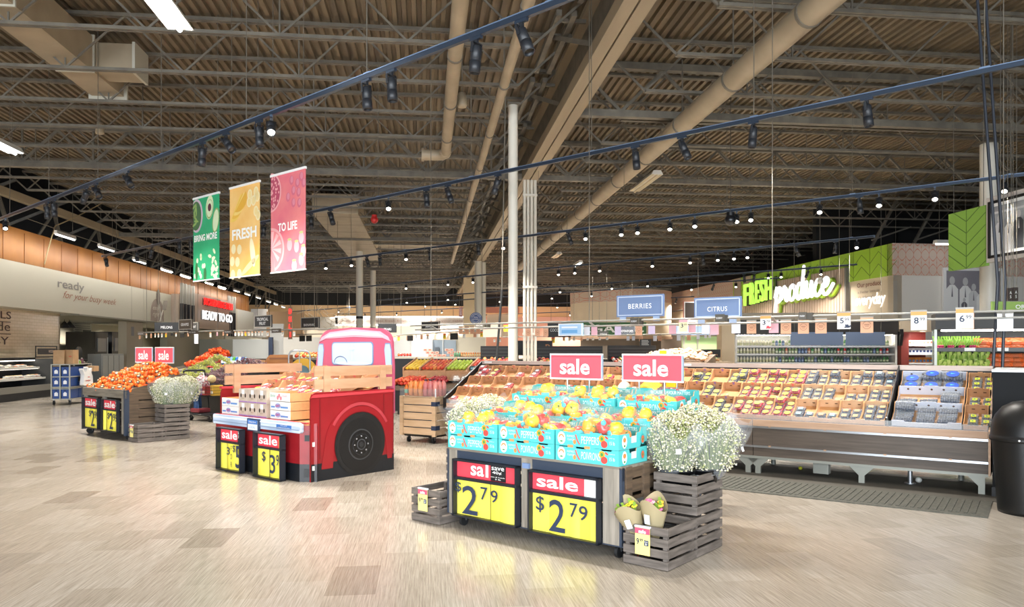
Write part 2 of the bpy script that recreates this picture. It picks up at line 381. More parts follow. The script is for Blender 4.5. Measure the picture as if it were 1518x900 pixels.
# ------------------------------------------------------------------ left wall: tiles, header, copper band
CREAM = M('#cfcab8', .5); 
def tile_mat():
    m = bpy.data.materials.new('gloss_tile'); m.use_nodes = True; nt = m.node_tree; b = nt.nodes['Principled BSDF']; L = nt.links.new
    tc = nt.nodes.new('ShaderNodeTexCoord'); mp = nt.nodes.new('ShaderNodeMapping'); mp.inputs['Rotation'].default_value = (0, PI / 2, PI / 2)
    br = nt.nodes.new('ShaderNodeTexBrick'); br.inputs['Scale'].default_value = 1; br.inputs['Brick Width'].default_value = .3; br.inputs['Row Height'].default_value = .1
    br.inputs['Mortar Size'].default_value = .006; br.inputs['Color1'].default_value = lin('#d8c6a6'); br.inputs['Color2'].default_value = lin('#d2bf9e'); br.inputs['Mortar'].default_value = lin('#b8a788')
    sx = nt.nodes.new('ShaderNodeSeparateXYZ'); cx = nt.nodes.new('ShaderNodeCombineXYZ')
    L(tc.outputs['Object'], sx.inputs[0]); L(sx.outputs[1], cx.inputs[0]); L(sx.outputs[2], cx.inputs[1]); L(cx.outputs[0], br.inputs['Vector'])
    L(br.outputs['Color'], b.inputs['Base Color']); b.inputs['Roughness'].default_value = .12
    n = nt.nodes.new('ShaderNodeTexNoise'); n.inputs['Scale'].default_value = 9
    bp = nt.nodes.new('ShaderNodeBump'); bp.inputs['Strength'].default_value = .25; bp.inputs['Distance'].default_value = .02; L(n.outputs[0], bp.inputs['Height']); L(bp.outputs[0], b.inputs['Normal'])
    return m
XH = -12.3; XW = -12.95
h0 = B.hit_x(0, 453.5, XH).z; h1 = B.hit_x(0, 383, XH).z; h2 = B.hit_x(0, 330, XH).z
yt = B.hit_x(89, 500, XW).y; ye = B.hit_x(376, 470, XH).y; y200 = B.hit_x(203, 500, XW).y; yc0 = B.hit_x(186, 500, XW).y
TILE = tile_mat()
mb = MB(); mb.box(XW - .2, XW, 12, yt, 0, h0, TILE); bobj(mb, 'wall_left_tiles')
mb = MB(); mb.box(XW - .5, XH, 12, ye, h0, h1, CREAM)
for u in (195, 213, 235): y = B.hit_x(u, 450, XH).y; mb.box(XH, XH + .006, y - .012, y + .012, h0, h1, M('#aaa595', .5))
bobj(mb, 'wall_left_header')
COP = MN('copper_sheet', '#86500f', '#a26a20', 1.2, (1, .6, .4), .4, .25, metal=.35)
mb = MB(); mb.box(XH - .6, XH - .4, 12, ye + .3, h1 - .1, h2 + .1, COP)
y = 12
while y < ye: mb.box(XH - .4, XH - .388, y - .01, y + .01, h1, h2, M('#7a4a20', .4, .6)); y += 1.22
bobj(mb, 'wall_left_copper_band')
area_light('ledge_strip', B.w(XH - .16, (12 + ye) / 2, h1 + .03), (math.radians(180), math.radians(14), R_BLD), .06, ye - 12, 170, (1, .86, .66))
area_light('cove_row', B.w(XH + .8, (12 + ye) / 2, h2 - .15), (0, math.radians(32), R_BLD), .08, ye - 12, 430, (1, .97, .92))
for y_ in range(27, 47, 4): spot('added_deli_fill', B.w(-14.9, y_, h0 - .08), B.w(-15.2, y_, 0), 380, 150, 1)  # fill spots added to brighten the deli recess, no fixtures behind them
for y_ in (17, 20, 23): spot('added_tile_fill', B.w(XH - .15, y_, h0 - .06), B.w(XW, y_, .9), 110, 140, 1)  # added wash to lift the tiled wall, not a fixture
# deli opening behind the header
DELIW = M('#b9b7a3', .6); OV = M('#1a1b1d', .4)
mb = MB(); mb.box(-16.2, -16, yt - 1, 62, 0, h0, M('#c8c2ac', .5)); mb.box(-16, XW, yt - .15, yt, 0, h0, M('#c9b795', .5)); mb.box(-16, XH, yt, 62, h0 - .05, h0, M('#8f8c7c', .7)); bobj(mb, 'wall_deli_back')
mb = MB(); mb.box(XW - .3, XW + .05, yc0, y200 + .6, 0, h0, M('#b4aa95', .5)); mb.box(XW + .05, XW + .06, yc0 + .5, yc0 + .8, 2.1, 2.5, M('#8c8f95', .5)); bobj(mb, 'wall_deli_pier')
yd = B.hit_x(268, 500, XH).y
mb = MB(); mb.box(XW - .35, XW, yd, yd + 10.6, 0, h0 + .2, M('#a39f8c', .6)); bobj(mb, 'wall_left_deli')
ydd = B.hit_x(352, 480, XH).y
mb = MB(); mb.box(XW - .35, XW, ydd - .5, ye + 6, 0, h0 + .4, M('#c4c6bc', .5)); mb.box(XH - .25, XH, ydd, ye, h0 - .3, h1, M('#dcdbd2', .5)); bobj(mb, 'wall_left_end')
# ------------------------------------------------------------------ right wall (fresh produce) and the wall facing the viewer
XR, YR = 15.3, 23.1
GREEN = M('#9cc63a', .5); GLINE = M('#5d7a22', .5); WOODP = MN('slat_panel', '#b09a86', '#bfa994', 20, (1, 8, .2), .5)
BEIGE = M('#e0cfb4', .5); OFFW = M('#e4e0d8', .5); ZR = 5.0
def leafpat():
    m = bpy.data.materials.new('leaf_wallpaper'); m.use_nodes = True; nt = m.node_tree; b = nt.nodes['Principled BSDF']; L = nt.links.new
    tc = nt.nodes.new('ShaderNodeTexCoord'); sx = nt.nodes.new('ShaderNodeSeparateXYZ'); L(tc.outputs['Object'], sx.inputs[0])
    def math_(op, a, bb=None):
        n = nt.nodes.new('ShaderNodeMath'); n.operation = op
        for i, x in enumerate((a, bb)):
            if x is None: continue
            if isinstance(x, (int, float)): n.inputs[i].default_value = x
            else: L(x, n.inputs[i])
        return n.outputs[0]
    h = math_('ADD', sx.outputs[0], sx.outputs[1])
    a = math_('SINE', math_('MULTIPLY', h, 2 * PI / .55)); c = math_('SINE', math_('MULTIPLY', sx.outputs[2], 2 * PI / .5))
    d = math_('ABSOLUTE', math_('ADD', math_('MULTIPLY', math_('ABSOLUTE', a), .9), math_('MULTIPLY', c, .55)))
    e = math_('ABSOLUTE', math_('SUBTRACT', d, .5)); l1 = math_('LESS_THAN', e, .1); l2 = math_('LESS_THAN', math_('ABSOLUTE', a), .07)
    mx = nt.nodes.new('ShaderNodeMix'); mx.data_type = 'RGBA'; mx.inputs[6].default_value = lin('#cbb9aa'); mx.inputs[7].default_value = lin('#c98a76')
    L(math_('MAXIMUM', l1, l2), mx.inputs[0]); L(mx.outputs[2], b.inputs['Base Color']); b.inputs['Roughness'].default_value = .6
    return m
LEAF = leafpat()
zg = 1.5 + (518 - 408) * 24.7 / 1110
zb = 1.5 + (518 - 474) * 24.7 / 1110
y1 = B.hit_x(1088, 430, XR).y; y2 = B.hit_x(1000, 430, XR).y
mb = MB(); mb.box(XR, XR + .3, YR, y1, zb, zg, BEIGE); mb.box(XR, XR + .3, y1, y2 + 6, zb, ZR - 1.2, BEIGE)
mb.box(XR, XR + .3, YR, y2 + 6, 0, zb, M('#8d8273', .6)); bobj(mb, 'wall_right')
mb = MB(); mb.box(XR - .04, XR + .3, YR, y1, zg, ZR, GREEN)
y = YR + .25
while y < y1:                                      # chevron seams pressed in the green band
    for j in range(3):
        z = zg + .1 + j * .42
        for s in (-1, 1):
            za, zb2 = z, z + .36
            if zb2 < ZR + .2: mb.beam((XR - .043, y, za), (XR - .043, y + s * .5, min(zb2, ZR)), .006, .018, GLINE)
    mb.box(XR - .045, XR - .04, y - .008, y + .008, zg, ZR, GLINE); y += 1.0
bobj(mb, 'wall_right_green_band')
mb = MB(); mb.box(XR - .02, XR + .3, y1, y2 + 6, ZR - 1.2, ZR, LEAF); bobj(mb, 'wall_right_leaf_band')
mb = MB(); 
for u0, u1, mt in ((1102, 1113, M('#a89a8b', .5)), (1088, 1098, M('#a89a8b', .5))):
    a = B.hit_x(u1, 440, XR - .06).y; b_ = B.hit_x(u0, 440, XR - .06).y; mb.box(XR - .06, XR, a, b_, zg - .3, ZR, mt)
bobj(mb, 'trim_right_stripes')
mb = MB(); mb.box(XR, 31, YR, YR + .3, 0, zg, OFFW); bobj(mb, 'wall_front_right')
mb = MB(); mb.box(XR - .04, 31, YR - .04, YR + .3, zg, ZR, LEAF); bobj(mb, 'wall_front_right_leaf_band')
mb = MB(); mb.box(XR + .6, 31, YR + 6, YR + 6.3, 0, 7.3, VOID); mb.box(XR + 4, XR + 4.2, YR + 6, 80, 0, 7.3, VOID); bobj(mb, 'wall_right_void')
mb = MB()
for i in range(7): mb.beam((XR + 1 + i * 1.6, YR + 3, 5.1), (XR + 2.2 + i * 1.6, YR + 3, 7.2), .09, .09, STEEL); mb.beam((XR + .5 + i * 1.6, YR + 2, 5.4), (XR + 2 + i * 1.6, YR + 2, 5.9), .05, .05, STEEL)
bobj(mb, 'right_bracing_beam')
# distant back wall
YB = 66
mb = MB(); mb.box(-22, 32, YB, YB + .3, 0, 3.4, M('#cfc3b0', .6)); mb.box(-22, 32, YB - .05, YB, 3.4, 5.3, M('#c9a678', .5)); mb.box(-22, 32, YB, YB + .3, 5.3, 9, VOID); bobj(mb, 'wall_back')
mb = MB(); mb.box(31, 31.3, -9, YB, 0, 8, VOID); bobj(mb, 'wall_far_right')
mb = MB(); mb.box(-22, -21.7, -9, 86, 0, 9, VOID); bobj(mb, 'wall_far_left')
# ================================================================== track lighting
TRK = M('#3b4758', .35, .5); TRKL = M('#8ba3c4', .3, .5); HEADM = M('#23262b', .45); LENS = M('#fff4e2', .4, em=14); LENSOFF = M('#3a3630', .3)
ZT = 4.5
def head(tilt, lit):
    t = thing('track_spotlight', 'black track spotlight', 'spotlight')
    mb = MB(); mb.box(-.07, .07, -.018, .018, -.03, 0, TRK); mb.box(-.02, .02, -.015, .015, -.07, -.03, HEADM); mb.build('adapter', t)
    mb = MB(); X = Matrix.Translation((0, 0, -.11)) @ Matrix.Rotation(tilt, 4, 'Y'); mb.X = X
    mb.lathe([(0, .03), (.03, .03), (.052, .01), (.054, -.11), (.05, -.112), (.05, -.12), (.056, -.122), (.056, -.235), (.048, -.235), (.046, -.2)], HEADM, n=16); mb.build('lamp_body', t)
    mb = MB(); mb.X = X; mb.beam((0, -.06, .05), (0, -.06, -.05), .03, .008, HEADM); mb.beam((0, .06, .05), (0, .06, -.05), .03, .008, HEADM); mb.beam((0, -.06, .05), (0, .06, .05), .03, .008, HEADM); mb.build('yoke', t)
    mb = MB(); mb.X = X; mb.lathe([(.0001, -.205 - (.02 if lit else 0)), (.03, -.21 - (.015 if lit else 0)), (.046, -.205)], LENS if lit else LENSOFF, n=14); mb.build('lens', t)
    return Proto(t)
HP = {}
def head_dir(a): return Vector((-math.sin(math.radians(a)), 0, -math.cos(math.radians(a))))
def track(name, p0, p1, heads, label, watts=0, cab=2.6, wide=112):
    p0, p1 = Vector(p0), Vector(p1); d = p1 - p0; L = d.length; d.normalize()
    rz = math.atan2(d.y, d.x); t = thing('lighting_track', label, 'track', p0, rz, 'lighting tracks under the roof')
    mb = MB(); mb.box(0, L, -.022, .022, 0, .05, TRK); mb.box(0, L, -.03, .03, .05, .058, TRKL); mb.box(0, L, -.026, -.022, .01, .02, TRKL); mb.build('rail', t)  # pale blue strips paint the sheen along the rail edges
    mb = MB(); mb.box(-.015, 0, -.03, .03, -.005, .06, TRKL); mb.box(L, L + .015, -.03, .03, -.005, .06, TRKL); mb.build('end_cap', t)
    x = .6
    while x < L:
        mb = MB(); mb.cyl((x, 0, .05), (x, 0, 7.3 - ZT), .006, STEEL, n=5); mb.box(x - .05, x + .05, -.012, .012, .055, .075, TRKL); mb.build('hanger_cable', t); x += cab
    hs = []
    for i, (u, a, lit) in enumerate(heads):
        if lit: a = 48
        k = (u - CX) / F; s = (k * p0.y - p0.x) / (d.x - k * d.y)
        if (a, lit) not in HP: HP[(a, lit)] = head(math.radians(a), lit)
        o = HP[(a, lit)].put(p0 + d * s, math.atan2(p0.y + d.y * s, p0.x + d.x * s) if lit else rz + PI * (i % 3 == 1), '%s track spotlight on %s, %s from its right end' % ('glowing black' if lit else 'black', name, NTH[i]), 'spotlights on ' + name)
        if watts:
            q = p0 + d * s; dn = head_dir(a)
            c, s_ = math.cos(o.rotation_euler.z), math.sin(o.rotation_euler.z); dn = Vector((dn.x * c, dn.x * s_, dn.z))
            b = q + Vector((0, 0, -.11)) + dn * .3; spot('spot_lamp', b, b + Vector((dn.x * .15, dn.y * .15, -1)), watts * (.5 if B.l(q).x > 12.6 else 1), wide)
    return t
P = lambda u, v: on(u, v, ZT)
track('the nearest track', P(900, -20), P(-60, 350), [(773, 24, 0), (706, 6, 0), (580, 6, 0), (543, 6, 0), (402, 48, 1), (384, 6, 0), (335, 48, 0), (300, 6, 0), (188, 48, 0), (142, 48, 0), (128, 48, 0), (80, 6, 0), (70, 6, 0), (8, 24, 1)],
      'nearest blue-black lighting track, rising steeply over the truck display', SPOT_W * .75)
track('the second track', P(1560, 88), P(152, 381), [(1285, 6, 0), (1117, 6, 0), (1011, 24, 0), (942, 6, 0), (738, 24, 0), (664, 24, 0), (632, 6, 0), (576, 6, 1), (490, 24, 0), (461, 6, 0), (391, 6, 0), (283, 6, 0), (266, 6, 0), (225, 24, 0), (203, 6, 0), (157, 24, 0)],
      'second lighting track from the front, passing before the tall white column', SPOT_W * .75)
track('the third track', P(1560, 256), P(400, 398), [(1489, 6, 1), (1386, 6, 1), (1303, 6, 1), (1274, 6, 0), (1215, 6, 1), (1113, 6, 1), (1092, 24, 1), (1030, 6, 1), (993, 6, 1), (945, 6, 1), (921, 24, 1), (868, 24, 1), (843, 24, 0), (746, 6, 1), (709, 6, 0), (637, 6, 0), (602, 6, 1), (563, 6, 0), (544, 24, 0), (521, 6, 1), (483, 24, 1)],
      'third lighting track from the front, with many lit spotlights', SPOT_W)
track('the fourth track', P(1296, 352), P(520, 428), [(1270, 6, 1), (1239, 6, 0), (1180, 24, 0), (1108, 24, 1), (1088, 6, 1), (1064, 6, 1), (1042, 6, 0), (1023, 6, 1), (967, 6, 1), (889, 6, 1), (852, 6, 1), (828, 6, 1), (701, 6, 1), (664, 6, 1), (602, 6, 1)],
      'fourth lighting track, ending before the dark gap above the produce sign', SPOT_W * 1.3, wide=140)
track('the fifth track', P(1356, 387), P(560, 446), [(1217, 6, 1), (1198, 24, 0), (1158, 6, 1), (1139, 6, 1), (1118, 6, 0), (1103, 6, 0), (960, 6, 1), (907, 6, 1), (830, 6, 1), (757, 6, 1), (664, 6, 1), (603, 6, 1)],
      'fifth lighting track, crossing in front of the produce wall sign', SPOT_W * 1.1, wide=150)
track('the sixth track', P(1158, 413), P(380, 466), [(1091, 6, 1), (1058, 24, 0), (1025, 24, 1), (877, 6, 1), (818, 6, 1), (741, 24, 1), (675, 6, 1), (630, 6, 1), (551, 6, 1), (502, 6, 1), (447, 24, 1)], 'sixth lighting track, above the distant vegetable tables', SPOT_W * 2.2, 4, 160)
track('the seventh track', P(1040, 440), P(430, 470), [(988, 6, 1), (1003, 24, 0), (910, 6, 1), (863, 6, 1), (826, 6, 1), (733, 6, 1), (655, 6, 1), (588, 6, 1), (541, 6, 1), (474, 6, 1)], 'seventh lighting track, low in the distance behind the columns', SPOT_W * 3, 5, 160)
track('the farthest track', P(960, 459), P(440, 477), [(905, 24, 1), (845, 6, 1), (776, 6, 1), (728, 6, 1), (690, 6, 0), (645, 6, 1), (605, 6, 1), (560, 6, 1), (520, 24, 1), (470, 6, 1)], 'farthest lighting track, just above the back wall', SPOT_W * 4.5, 6, 165)
# left wall track stub and shop lights in the roof
def strip(loc, ln, lit, label, name='strip_light', rz=R_BLD, hang=True, wd=.16):
    t = thing(name, label, 'light', loc, rz)
    E = M('#fbfdff', .4, em=3.5 if name == 'cove_light' else 7) if lit else M('#d9c9a8', .3)
    mb = MB(); mb.prism([(-wd, -.02), (wd, -.02), (wd * .6, .09), (-wd * .6, .09)], 0, ln, M('#e8e6de', .4)); mb.build('housing', t)
    mb = MB(); mb.cyl((0, .03, -.035), (0, ln - .03, -.035), .03, E, n=8)
    if wd > .12:
        mb.box(-wd * .9, -wd * .45, .02, ln - .02, -.026, -.021, E); mb.box(wd * .45, wd * .9, .02, ln - .02, -.026, -.021, E)
    mb.build('tube', t)
    if hang:
        for y in (.15, ln - .15): mb = MB(); mb.cyl((0, y, .09), (0, y, 7.3 - loc[2]), .006, STEEL, n=5); mb.build('hanger_wire', t)
    return t
p = on(268, 42, 5.5); strip(p - B.ey * 1.9, 1.9, 1, 'bright white strip light with curved reflector, nearest overhead')
p = on(24, 226, 5.5); strip(p - B.ey * 1.6, 1.6, 1, 'bright white strip light at the far left under the roof, above the copper band')
p = on(955, 272, 6.15); strip(p - B.ey * 1.2, 2.2, 0, 'unlit tan strip light under the roof right of the columns')
p = on(829, 376, 6.15); strip(p, 1.6, 0, 'small unlit tan strip light under the distant roof beside the pipe column')
p = on(861, 389, 5.0); strip(p, 1.2, 1, 'small glowing strip light hung beyond the pipe column', wd=.1)
p = on(1386, 360, 4.9); strip(p, 1.2, 1, 'glowing strip light beside the green chevron panel', rz=R_BLD - PI / 2, wd=.12)
# row of cove lights in front of the copper band
i = 0
for u, v in ((97, 350), (158, 368), (207, 387), (247, 401), (275, 410), (310, 420), (329, 427), (351, 431), (367, 436), (383, 441), (398, 447), (409, 451), (420, 455)):
    p = B.hit_x(u, v, XH + .75); q = B.w(p.x, p.y, p.z)
    strip(q - B.ey * .65, 1.3, 1, 'slim cove light before the copper band, %s from the front' % NTH[i], 'cove_light', wd=.06).__setitem__('group', 'cove lights along the copper band'); i += 1
    if 0: spot('cove_lamp', q + Vector((0, 0, -.12)), q + B.ex * -.9 + Vector((0, 0, -.75)), 240, 150, 1, (1, .9, .76))
t = thing('conduit', 'dark metal conduit linking the cove lights before the copper band', 'conduit')
mb = MB(); mb.tube([B.w(XH + .75, B.hit_x(u, v - 6, XH + .75).y, B.hit_x(u, v - 6, XH + .75).z) for u, v in ((40, 330), (97, 350), (207, 387), (310, 420), (420, 455))], .012, STEEL, 5); mb.build('tube', t)
t = thing('loose_cable', 'pale loose cable hanging down over the copper band', 'cable')
pts = [(150, 302), (112, 322), (82, 335), (77, 350), (70, 375), (66, 392)]
mb = MB(); mb.tube([B.w(XH + .3, B.hit_x(u, v, XH + .3).y, B.hit_x(u, v, XH + .3).z) for u, v in pts], .018, M('#a08f68', .6), 6); mb.build('sheath', t)
def dome(u, v, d, col, r, label):
    t = thing('ceiling_camera', label, 'camera', at(u, v, d)); m = M(col, .3); mb = MB(); mb.sphere((0, 0, 0), r, m, 14, 10); mb.build('globe', t)
    mb = MB(); mb.cyl((0, 0, r * .8), (0, 0, 7.3 - t.location.z), .007, M('#4a4740', .7), n=6); mb.build('stem', t); mb = MB(); mb.cyl((0, 0, r * .6), (0, 0, r * 1.3), r * .7, m, n=12); mb.build('cap', t)
dome(1083, 326, 15.6, '#15171b', .12, 'black globe camera hanging beside the third track')
dome(555, 326, 24, '#c02a2a', .12, 'small red dome under the roof between the banners and the column')
dome(1216, 417, 24, '#e8e2d2', .09, 'small pale dome lamp hanging above the produce wall sign')
# power drop poles at the right edge
t = thing('power_drop', 'pair of dark conduits dropping from the roof to the end of the berry case', 'conduit')
for a, b in (((1449, 0), (1472, 548)), ((1461, 0), (1486, 548))):
    q = at(b[0], b[1], 8.6); p = at(a[0], a[1], 8.9); q2 = at(1479, 420, 8.7) if a[0] < 1455 else at(1490, 420, 8.7)
    mb = MB(); mb.tube([q + Vector((0, 0, -.3)), q, q2, p, p + Vector((-.05, .1, 3))], .017, M('#2a2f38', .4), 8); mb.build('conduit_tube', t)
t = thing('suspension_rod', 'thin dark leaning rod to the roof behind the left end of the berry case', 'rod')
mb = MB(); mb.cyl(at(736, 535, 13.2), at(744, 430, 13.4), .022, M('#3a3a38', .4), n=6); mb.cyl(at(744, 430, 13.4), at(750, 350, 13.6) + Vector((0, 0, 3)), .012, STEEL, n=6); mb.build('rod_body', t)
# ================================================================== hanging banners
def banner(u, v, d, base, title, tx, label, art):
    p = at(u, v, d); fr = Frame(p, R_DISP); t = thing('hanging_banner', label, 'banner', fr.w(-.9, 0, 0), R_DISP, 'hanging fruit banners')
    W_, H_ = .9, 1.46
    mb = MB(); mb.box(0, W_, -.004, .004, -H_, 0, base); mb.build('fabric', t)
    mb = MB(); mb.box(-.01, W_ + .01, -.015, .015, 0, .035, WHITE); mb.build('top_rail', t); mb = MB(); mb.box(-.005, W_ + .005, -.012, .012, -H_ - .02, -H_, WHITE); mb.build('bottom_rail', t)
    for x in (.05, W_ - .05): mb = MB(); mb.cyl((x, 0, .03), (x, 0, 7.3 - p.z), .005, STEEL, n=5); mb.build('hanger_wire', t)
    mb = MB(); mb.text(title, tx[0], tx[1], tx[2], tx[3], -.008, M('#fdfdf8', .5), off=.03); mb.build('lettering', t)
    mb = MB(); art(mb); mb.build('fruit_print', t)
def disc(mb, cx, cz, rx, rz, m, y=-.0055, n=24, a0=0, a1=2 * PI, tilt=0):
    P_ = []
    for k in range(n):
        a = a0 + (a1 - a0) * k / (n if a1 - a0 > 6.2 else n - 1); x, z = rx * math.cos(a), rz * math.sin(a)
        P_.append((cx + x * math.cos(tilt) - z * math.sin(tilt), cz + x * math.sin(tilt) + z * math.cos(tilt)))
    mb.add([(x, y, z) for x, z in P_], [tuple(range(n))], m)
def art_green(mb):
    c1, c2, c3, c4 = M('#d9e8c0'), M('#8fae62'), M('#5c2f3a'), M('#c9b7c4')
    disc(mb, .12, -.3, .22, .3, c4, a0=-PI / 2 - .5, a1=PI / 2 + .6); disc(mb, .1, -.3, .19, .26, M('#3f6b45'), -.006, a0=-PI / 2 - .5, a1=PI / 2 + .6)
    for i in range(7): disc(mb, .05 + .03 * (i % 3), -.12 - .055 * i, .08, .022, c2, -.0068, tilt=.5 + i * .5)
    disc(mb, .58, -.2, .13, .21, c1, tilt=-.15); disc(mb, .58, -.23, .115, .17, c2, -.006, tilt=-.15); disc(mb, .58, -.22, .1, .15, c1, -.0062, tilt=-.15); disc(mb, .58, -.2, .06, .07, c3, -.0066)
    disc(mb, .79, -.45, .11, .22, c2, tilt=-.2); disc(mb, .79, -.45, .09, .19, c1, -.006, tilt=-.2)
    random.seed(3)
    for i in range(10): disc(mb, .06 + random.random() * .34, -1.0 - random.random() * .45, .035, .045, c1)
    for i in range(14): disc(mb, .55 + random.random() * .28, -.95 - random.random() * .5, .06, .03, c1, -.0055 - i * .0001, tilt=random.random() * 3)
    disc(mb, .12, -1.3, .05, .16, M('#2f6a3c'), -.0066); disc(mb, .42, -1.38, .05, .13, M('#2f6a3c'), -.0066)
def art_yellow(mb):
    for i in range(4): disc(mb, .1 + .05 * i, -.25 + .02 * i, .28, .3 - .03 * i, M(('#f0c85e', '#e8b64a', '#f3d27a', '#e2ad40')[i]), -.0055 - i * .0002, a0=-PI / 2 - .3, a1=.5)
    for x, z in ((.62, -.16), (.8, -.14), (.6, -.28), (.73, -.27), (.84, -.22), (.8, -.45), (.86, -.52)): disc(mb, x, z, .07, .085, M('#f7e6b6')); disc(mb, x, z, .045, .06, M('#f2d998'), -.006)
    disc(mb, .7, -1.1, .07, .24, M('#fbeec4'), tilt=.2); disc(mb, .62, -1.3, .3, .05, M('#f6e0a4'), tilt=.5)
    for x, z in ((.12, -1.0), (.3, -1.02), (.08, -1.2), (.24, -1.22), (.1, -1.42), (.3, -1.42)): disc(mb, x, z, .07, .08, M('#f9e9b8'))
def art_red(mb):
    c = M('#e9a9ab'); dk = M('#b24862')
    disc(mb, .0, -.24, .28, .3, c, a0=-PI / 2, a1=PI / 2); disc(mb, .0, -.24, .25, .27, dk, -.006, a0=-PI / 2, a1=PI / 2)
    random.seed(5)
    for i in range(40): 
        r, a = random.random() ** .5 * .23, random.random() * PI - PI / 2; disc(mb, r * math.cos(a) + .01, -.24 + r * math.sin(a) * 1.1, .016, .02, c, -.0065, 8)
    for x, z in ((.55, -.12), (.7, -.18), (.8, -.1), (.6, -.28), (.73, -.32), (.46, -.36), (.6, -.46), (.75, -.48), (.86, -.2)): disc(mb, x, z, .055, .07, M('#cf6b80')); disc(mb, x + .01, z + .01, .035, .05, M('#d88798'), -.006)
    disc(mb, .0, -1.12, .36, .34, c, a0=-PI / 2 + .3, a1=PI / 2); disc(mb, .0, -1.12, .32, .3, M('#dd7f84'), -.006, a0=-PI / 2 + .34, a1=PI / 2)
    for i in range(5): mb.add([(.02, -.0066, -1.1), (.02 + .27 * math.cos(-.9 + i * .55), -.0066, -1.1 + .27 * math.sin(-.9 + i * .55)), (.02 + .26 * math.cos(-.6 + i * .55), -.0066, -1.1 + .26 * math.sin(-.6 + i * .55))], [(0, 1, 2)], c)
    for x, z in ((.5, -1.08), (.68, -1.12), (.8, -1.0), (.62, -1.4), (.8, -1.32), (.85, -1.2)): disc(mb, x, z, .065, .09, M('#e8a0a6')); disc(mb, x, z + .08, .05, .02, M('#a9b27a'), -.006)
banner(325, 287, 12.95, MN('banner_green', '#22a06c', '#34b27c', 1.2, (1, 1, 1), .6), 'BRING MORE', (.04, .84, -.77, -.65), 'green hanging banner reading BRING MORE, left of three', art_green)
banner(385, 270, 11.9, MN('banner_yellow', '#efb45c', '#f7cf86', 1.2, (1, 1, 1), .6), 'FRESH', (.08, .82, -.86, -.68), 'yellow hanging banner reading FRESH, middle of three', art_yellow)
banner(453, 250, 10.95, MN('banner_red', '#d9627a', '#e88a86', 1.2, (1, 1, 1), .6), 'TO LIFE', (.2, .7, -.86, -.73), 'rose red hanging banner reading TO LIFE, right of three', art_red)
# ================================================================== hanging signs and rails
SLATE = M('#6f86ad', .5); SIGNW = M('#f4f6f8', .5); RAILM = M('#97968f', .45, .2); CHAR = M('#37383a', .55); CHAR2 = M('#222325', .5)
K0 = Vector((4.88, 7.67, 0)); CASE = Frame(K0, R_CASE)          # right front foot of the berry case; local -x runs along it
def dark_sign(txt, u0, u1, v0, v1, d, label, face=CHAR, frame=None, rz=R_DISP, col=SIGNW, tx=(.22, .78, .34, .66), name='hanging_sign', off=.02, group=None, up=True):
    a = at(u0, v1, d); fr = Frame(a, rz); k = (u1 - CX) / F
    L = (k * a.y - a.x) / (fr.ex.x - k * fr.ex.y); H = (v1 - v0) / F * d
    t = thing(name, label, 'sign', a, rz, group)
    mb = MB(); mb.box(0, L, 0, .04, 0, H, face); mb.build('panel', t)
    if frame:
        f = H * .07; mb = MB(); mb.box(0, L, -.006, 0, 0, f, frame); mb.box(0, L, -.006, 0, H - f, H, frame); mb.box(0, f, -.006, 0, f, H - f, frame); mb.box(L - f, L, -.006, 0, f, H - f, frame); mb.build('border', t)
    if txt: mb = MB(); mb.text(txt, L * tx[0], L * tx[1], H * tx[2], H * tx[3], -.008, col, off=off, align='CENTER'); mb.build('lettering', t)
    if up:
        for x in (L * .15, L * .85): mb = MB(); mb.cyl((x, .02, H), (x, .02, 7.3 - a.z), .006, STEEL, n=5); mb.build('hanger_cable', t)
    return t
def case_sign(txt, u0, u1, z0, z1, y, label, tx):
    x0 = CASE.hit_y(u0, 470, y).x; x1 = CASE.hit_y(u1, 470, y).x; t = thing('hanging_sign', label, 'sign', CASE.w(x0, y, z0), R_CASE); L, H = x1 - x0, z1 - z0
    mb = MB(); mb.box(0, L, 0, .03, 0, H, SLATE); mb.build('panel', t)
    mb = MB(); f, g = .02, .035
    for b in ((f, L - f, f, f + .012), (f, L - f, H - f - .012, H - f), (f, f + .012, f, H - f), (L - f - .012, L - f, f, H - f)): mb.box(b[0], b[1], -.004, 0, b[2], b[3], M('#c8d4e4', .5))
    mb.build('border', t)
    mb = MB(); mb.text(txt, L * tx[0], L * tx[1], H * tx[2], H * tx[3], -.006, SIGNW, off=.008, spacing=1.15); mb.build('lettering', t)
    for x in (.05, L - .17): mb = MB(); mb.box(x, x + .1, .005, .025, -.07, 0, M('#a9bbd6', .4)); mb.build('bracket', t)
case_sign('BERRIES', 914, 984, 1.98, 2.3, .99, 'blue hanging sign reading BERRIES above the berry case', (.26, .75, .37, .6))
case_sign('CITRUS', 1029, 1099, 1.93, 2.22, .99, 'blue hanging sign reading CITRUS above the berry case', (.29, .71, .32, .55))
t = thing('tag_rail', 'long pale double rail of price tags hung above the berry case', 'rail', CASE.w(0, .98, 0), R_CASE)
for z, y in ((1.93, 0), (1.86, .14)): mb = MB(); mb.cyl((-8.9, y, z), (.35, y, z), .014, RAILM, n=8); mb.build('rail_bar', t)
for x in (-8.4, -5.2, -2.45, .1): mb = MB(); mb.cyl((x, 0, 1.93), (x, 0, 7.3), .006, STEEL, n=5); mb.build('hanger_cable', t); mb = MB(); mb.beam((x, -.02, 1.93), (x, .16, 1.86), .03, .015, RAILM); mb.build('cross_bracket', t)
def rail(p, q, label):
    t = thing('tag_rail', label, 'rail'); mb = MB(); mb.cyl(p, q, .018, RAILM, n=8); mb.build('rail_bar', t)
    for s in (.06, .5, .94): m = p.lerp(q, s); mb = MB(); mb.cyl(m, (m.x, m.y, 7.3), .007, STEEL, n=5); mb.build('hanger_cable', t)
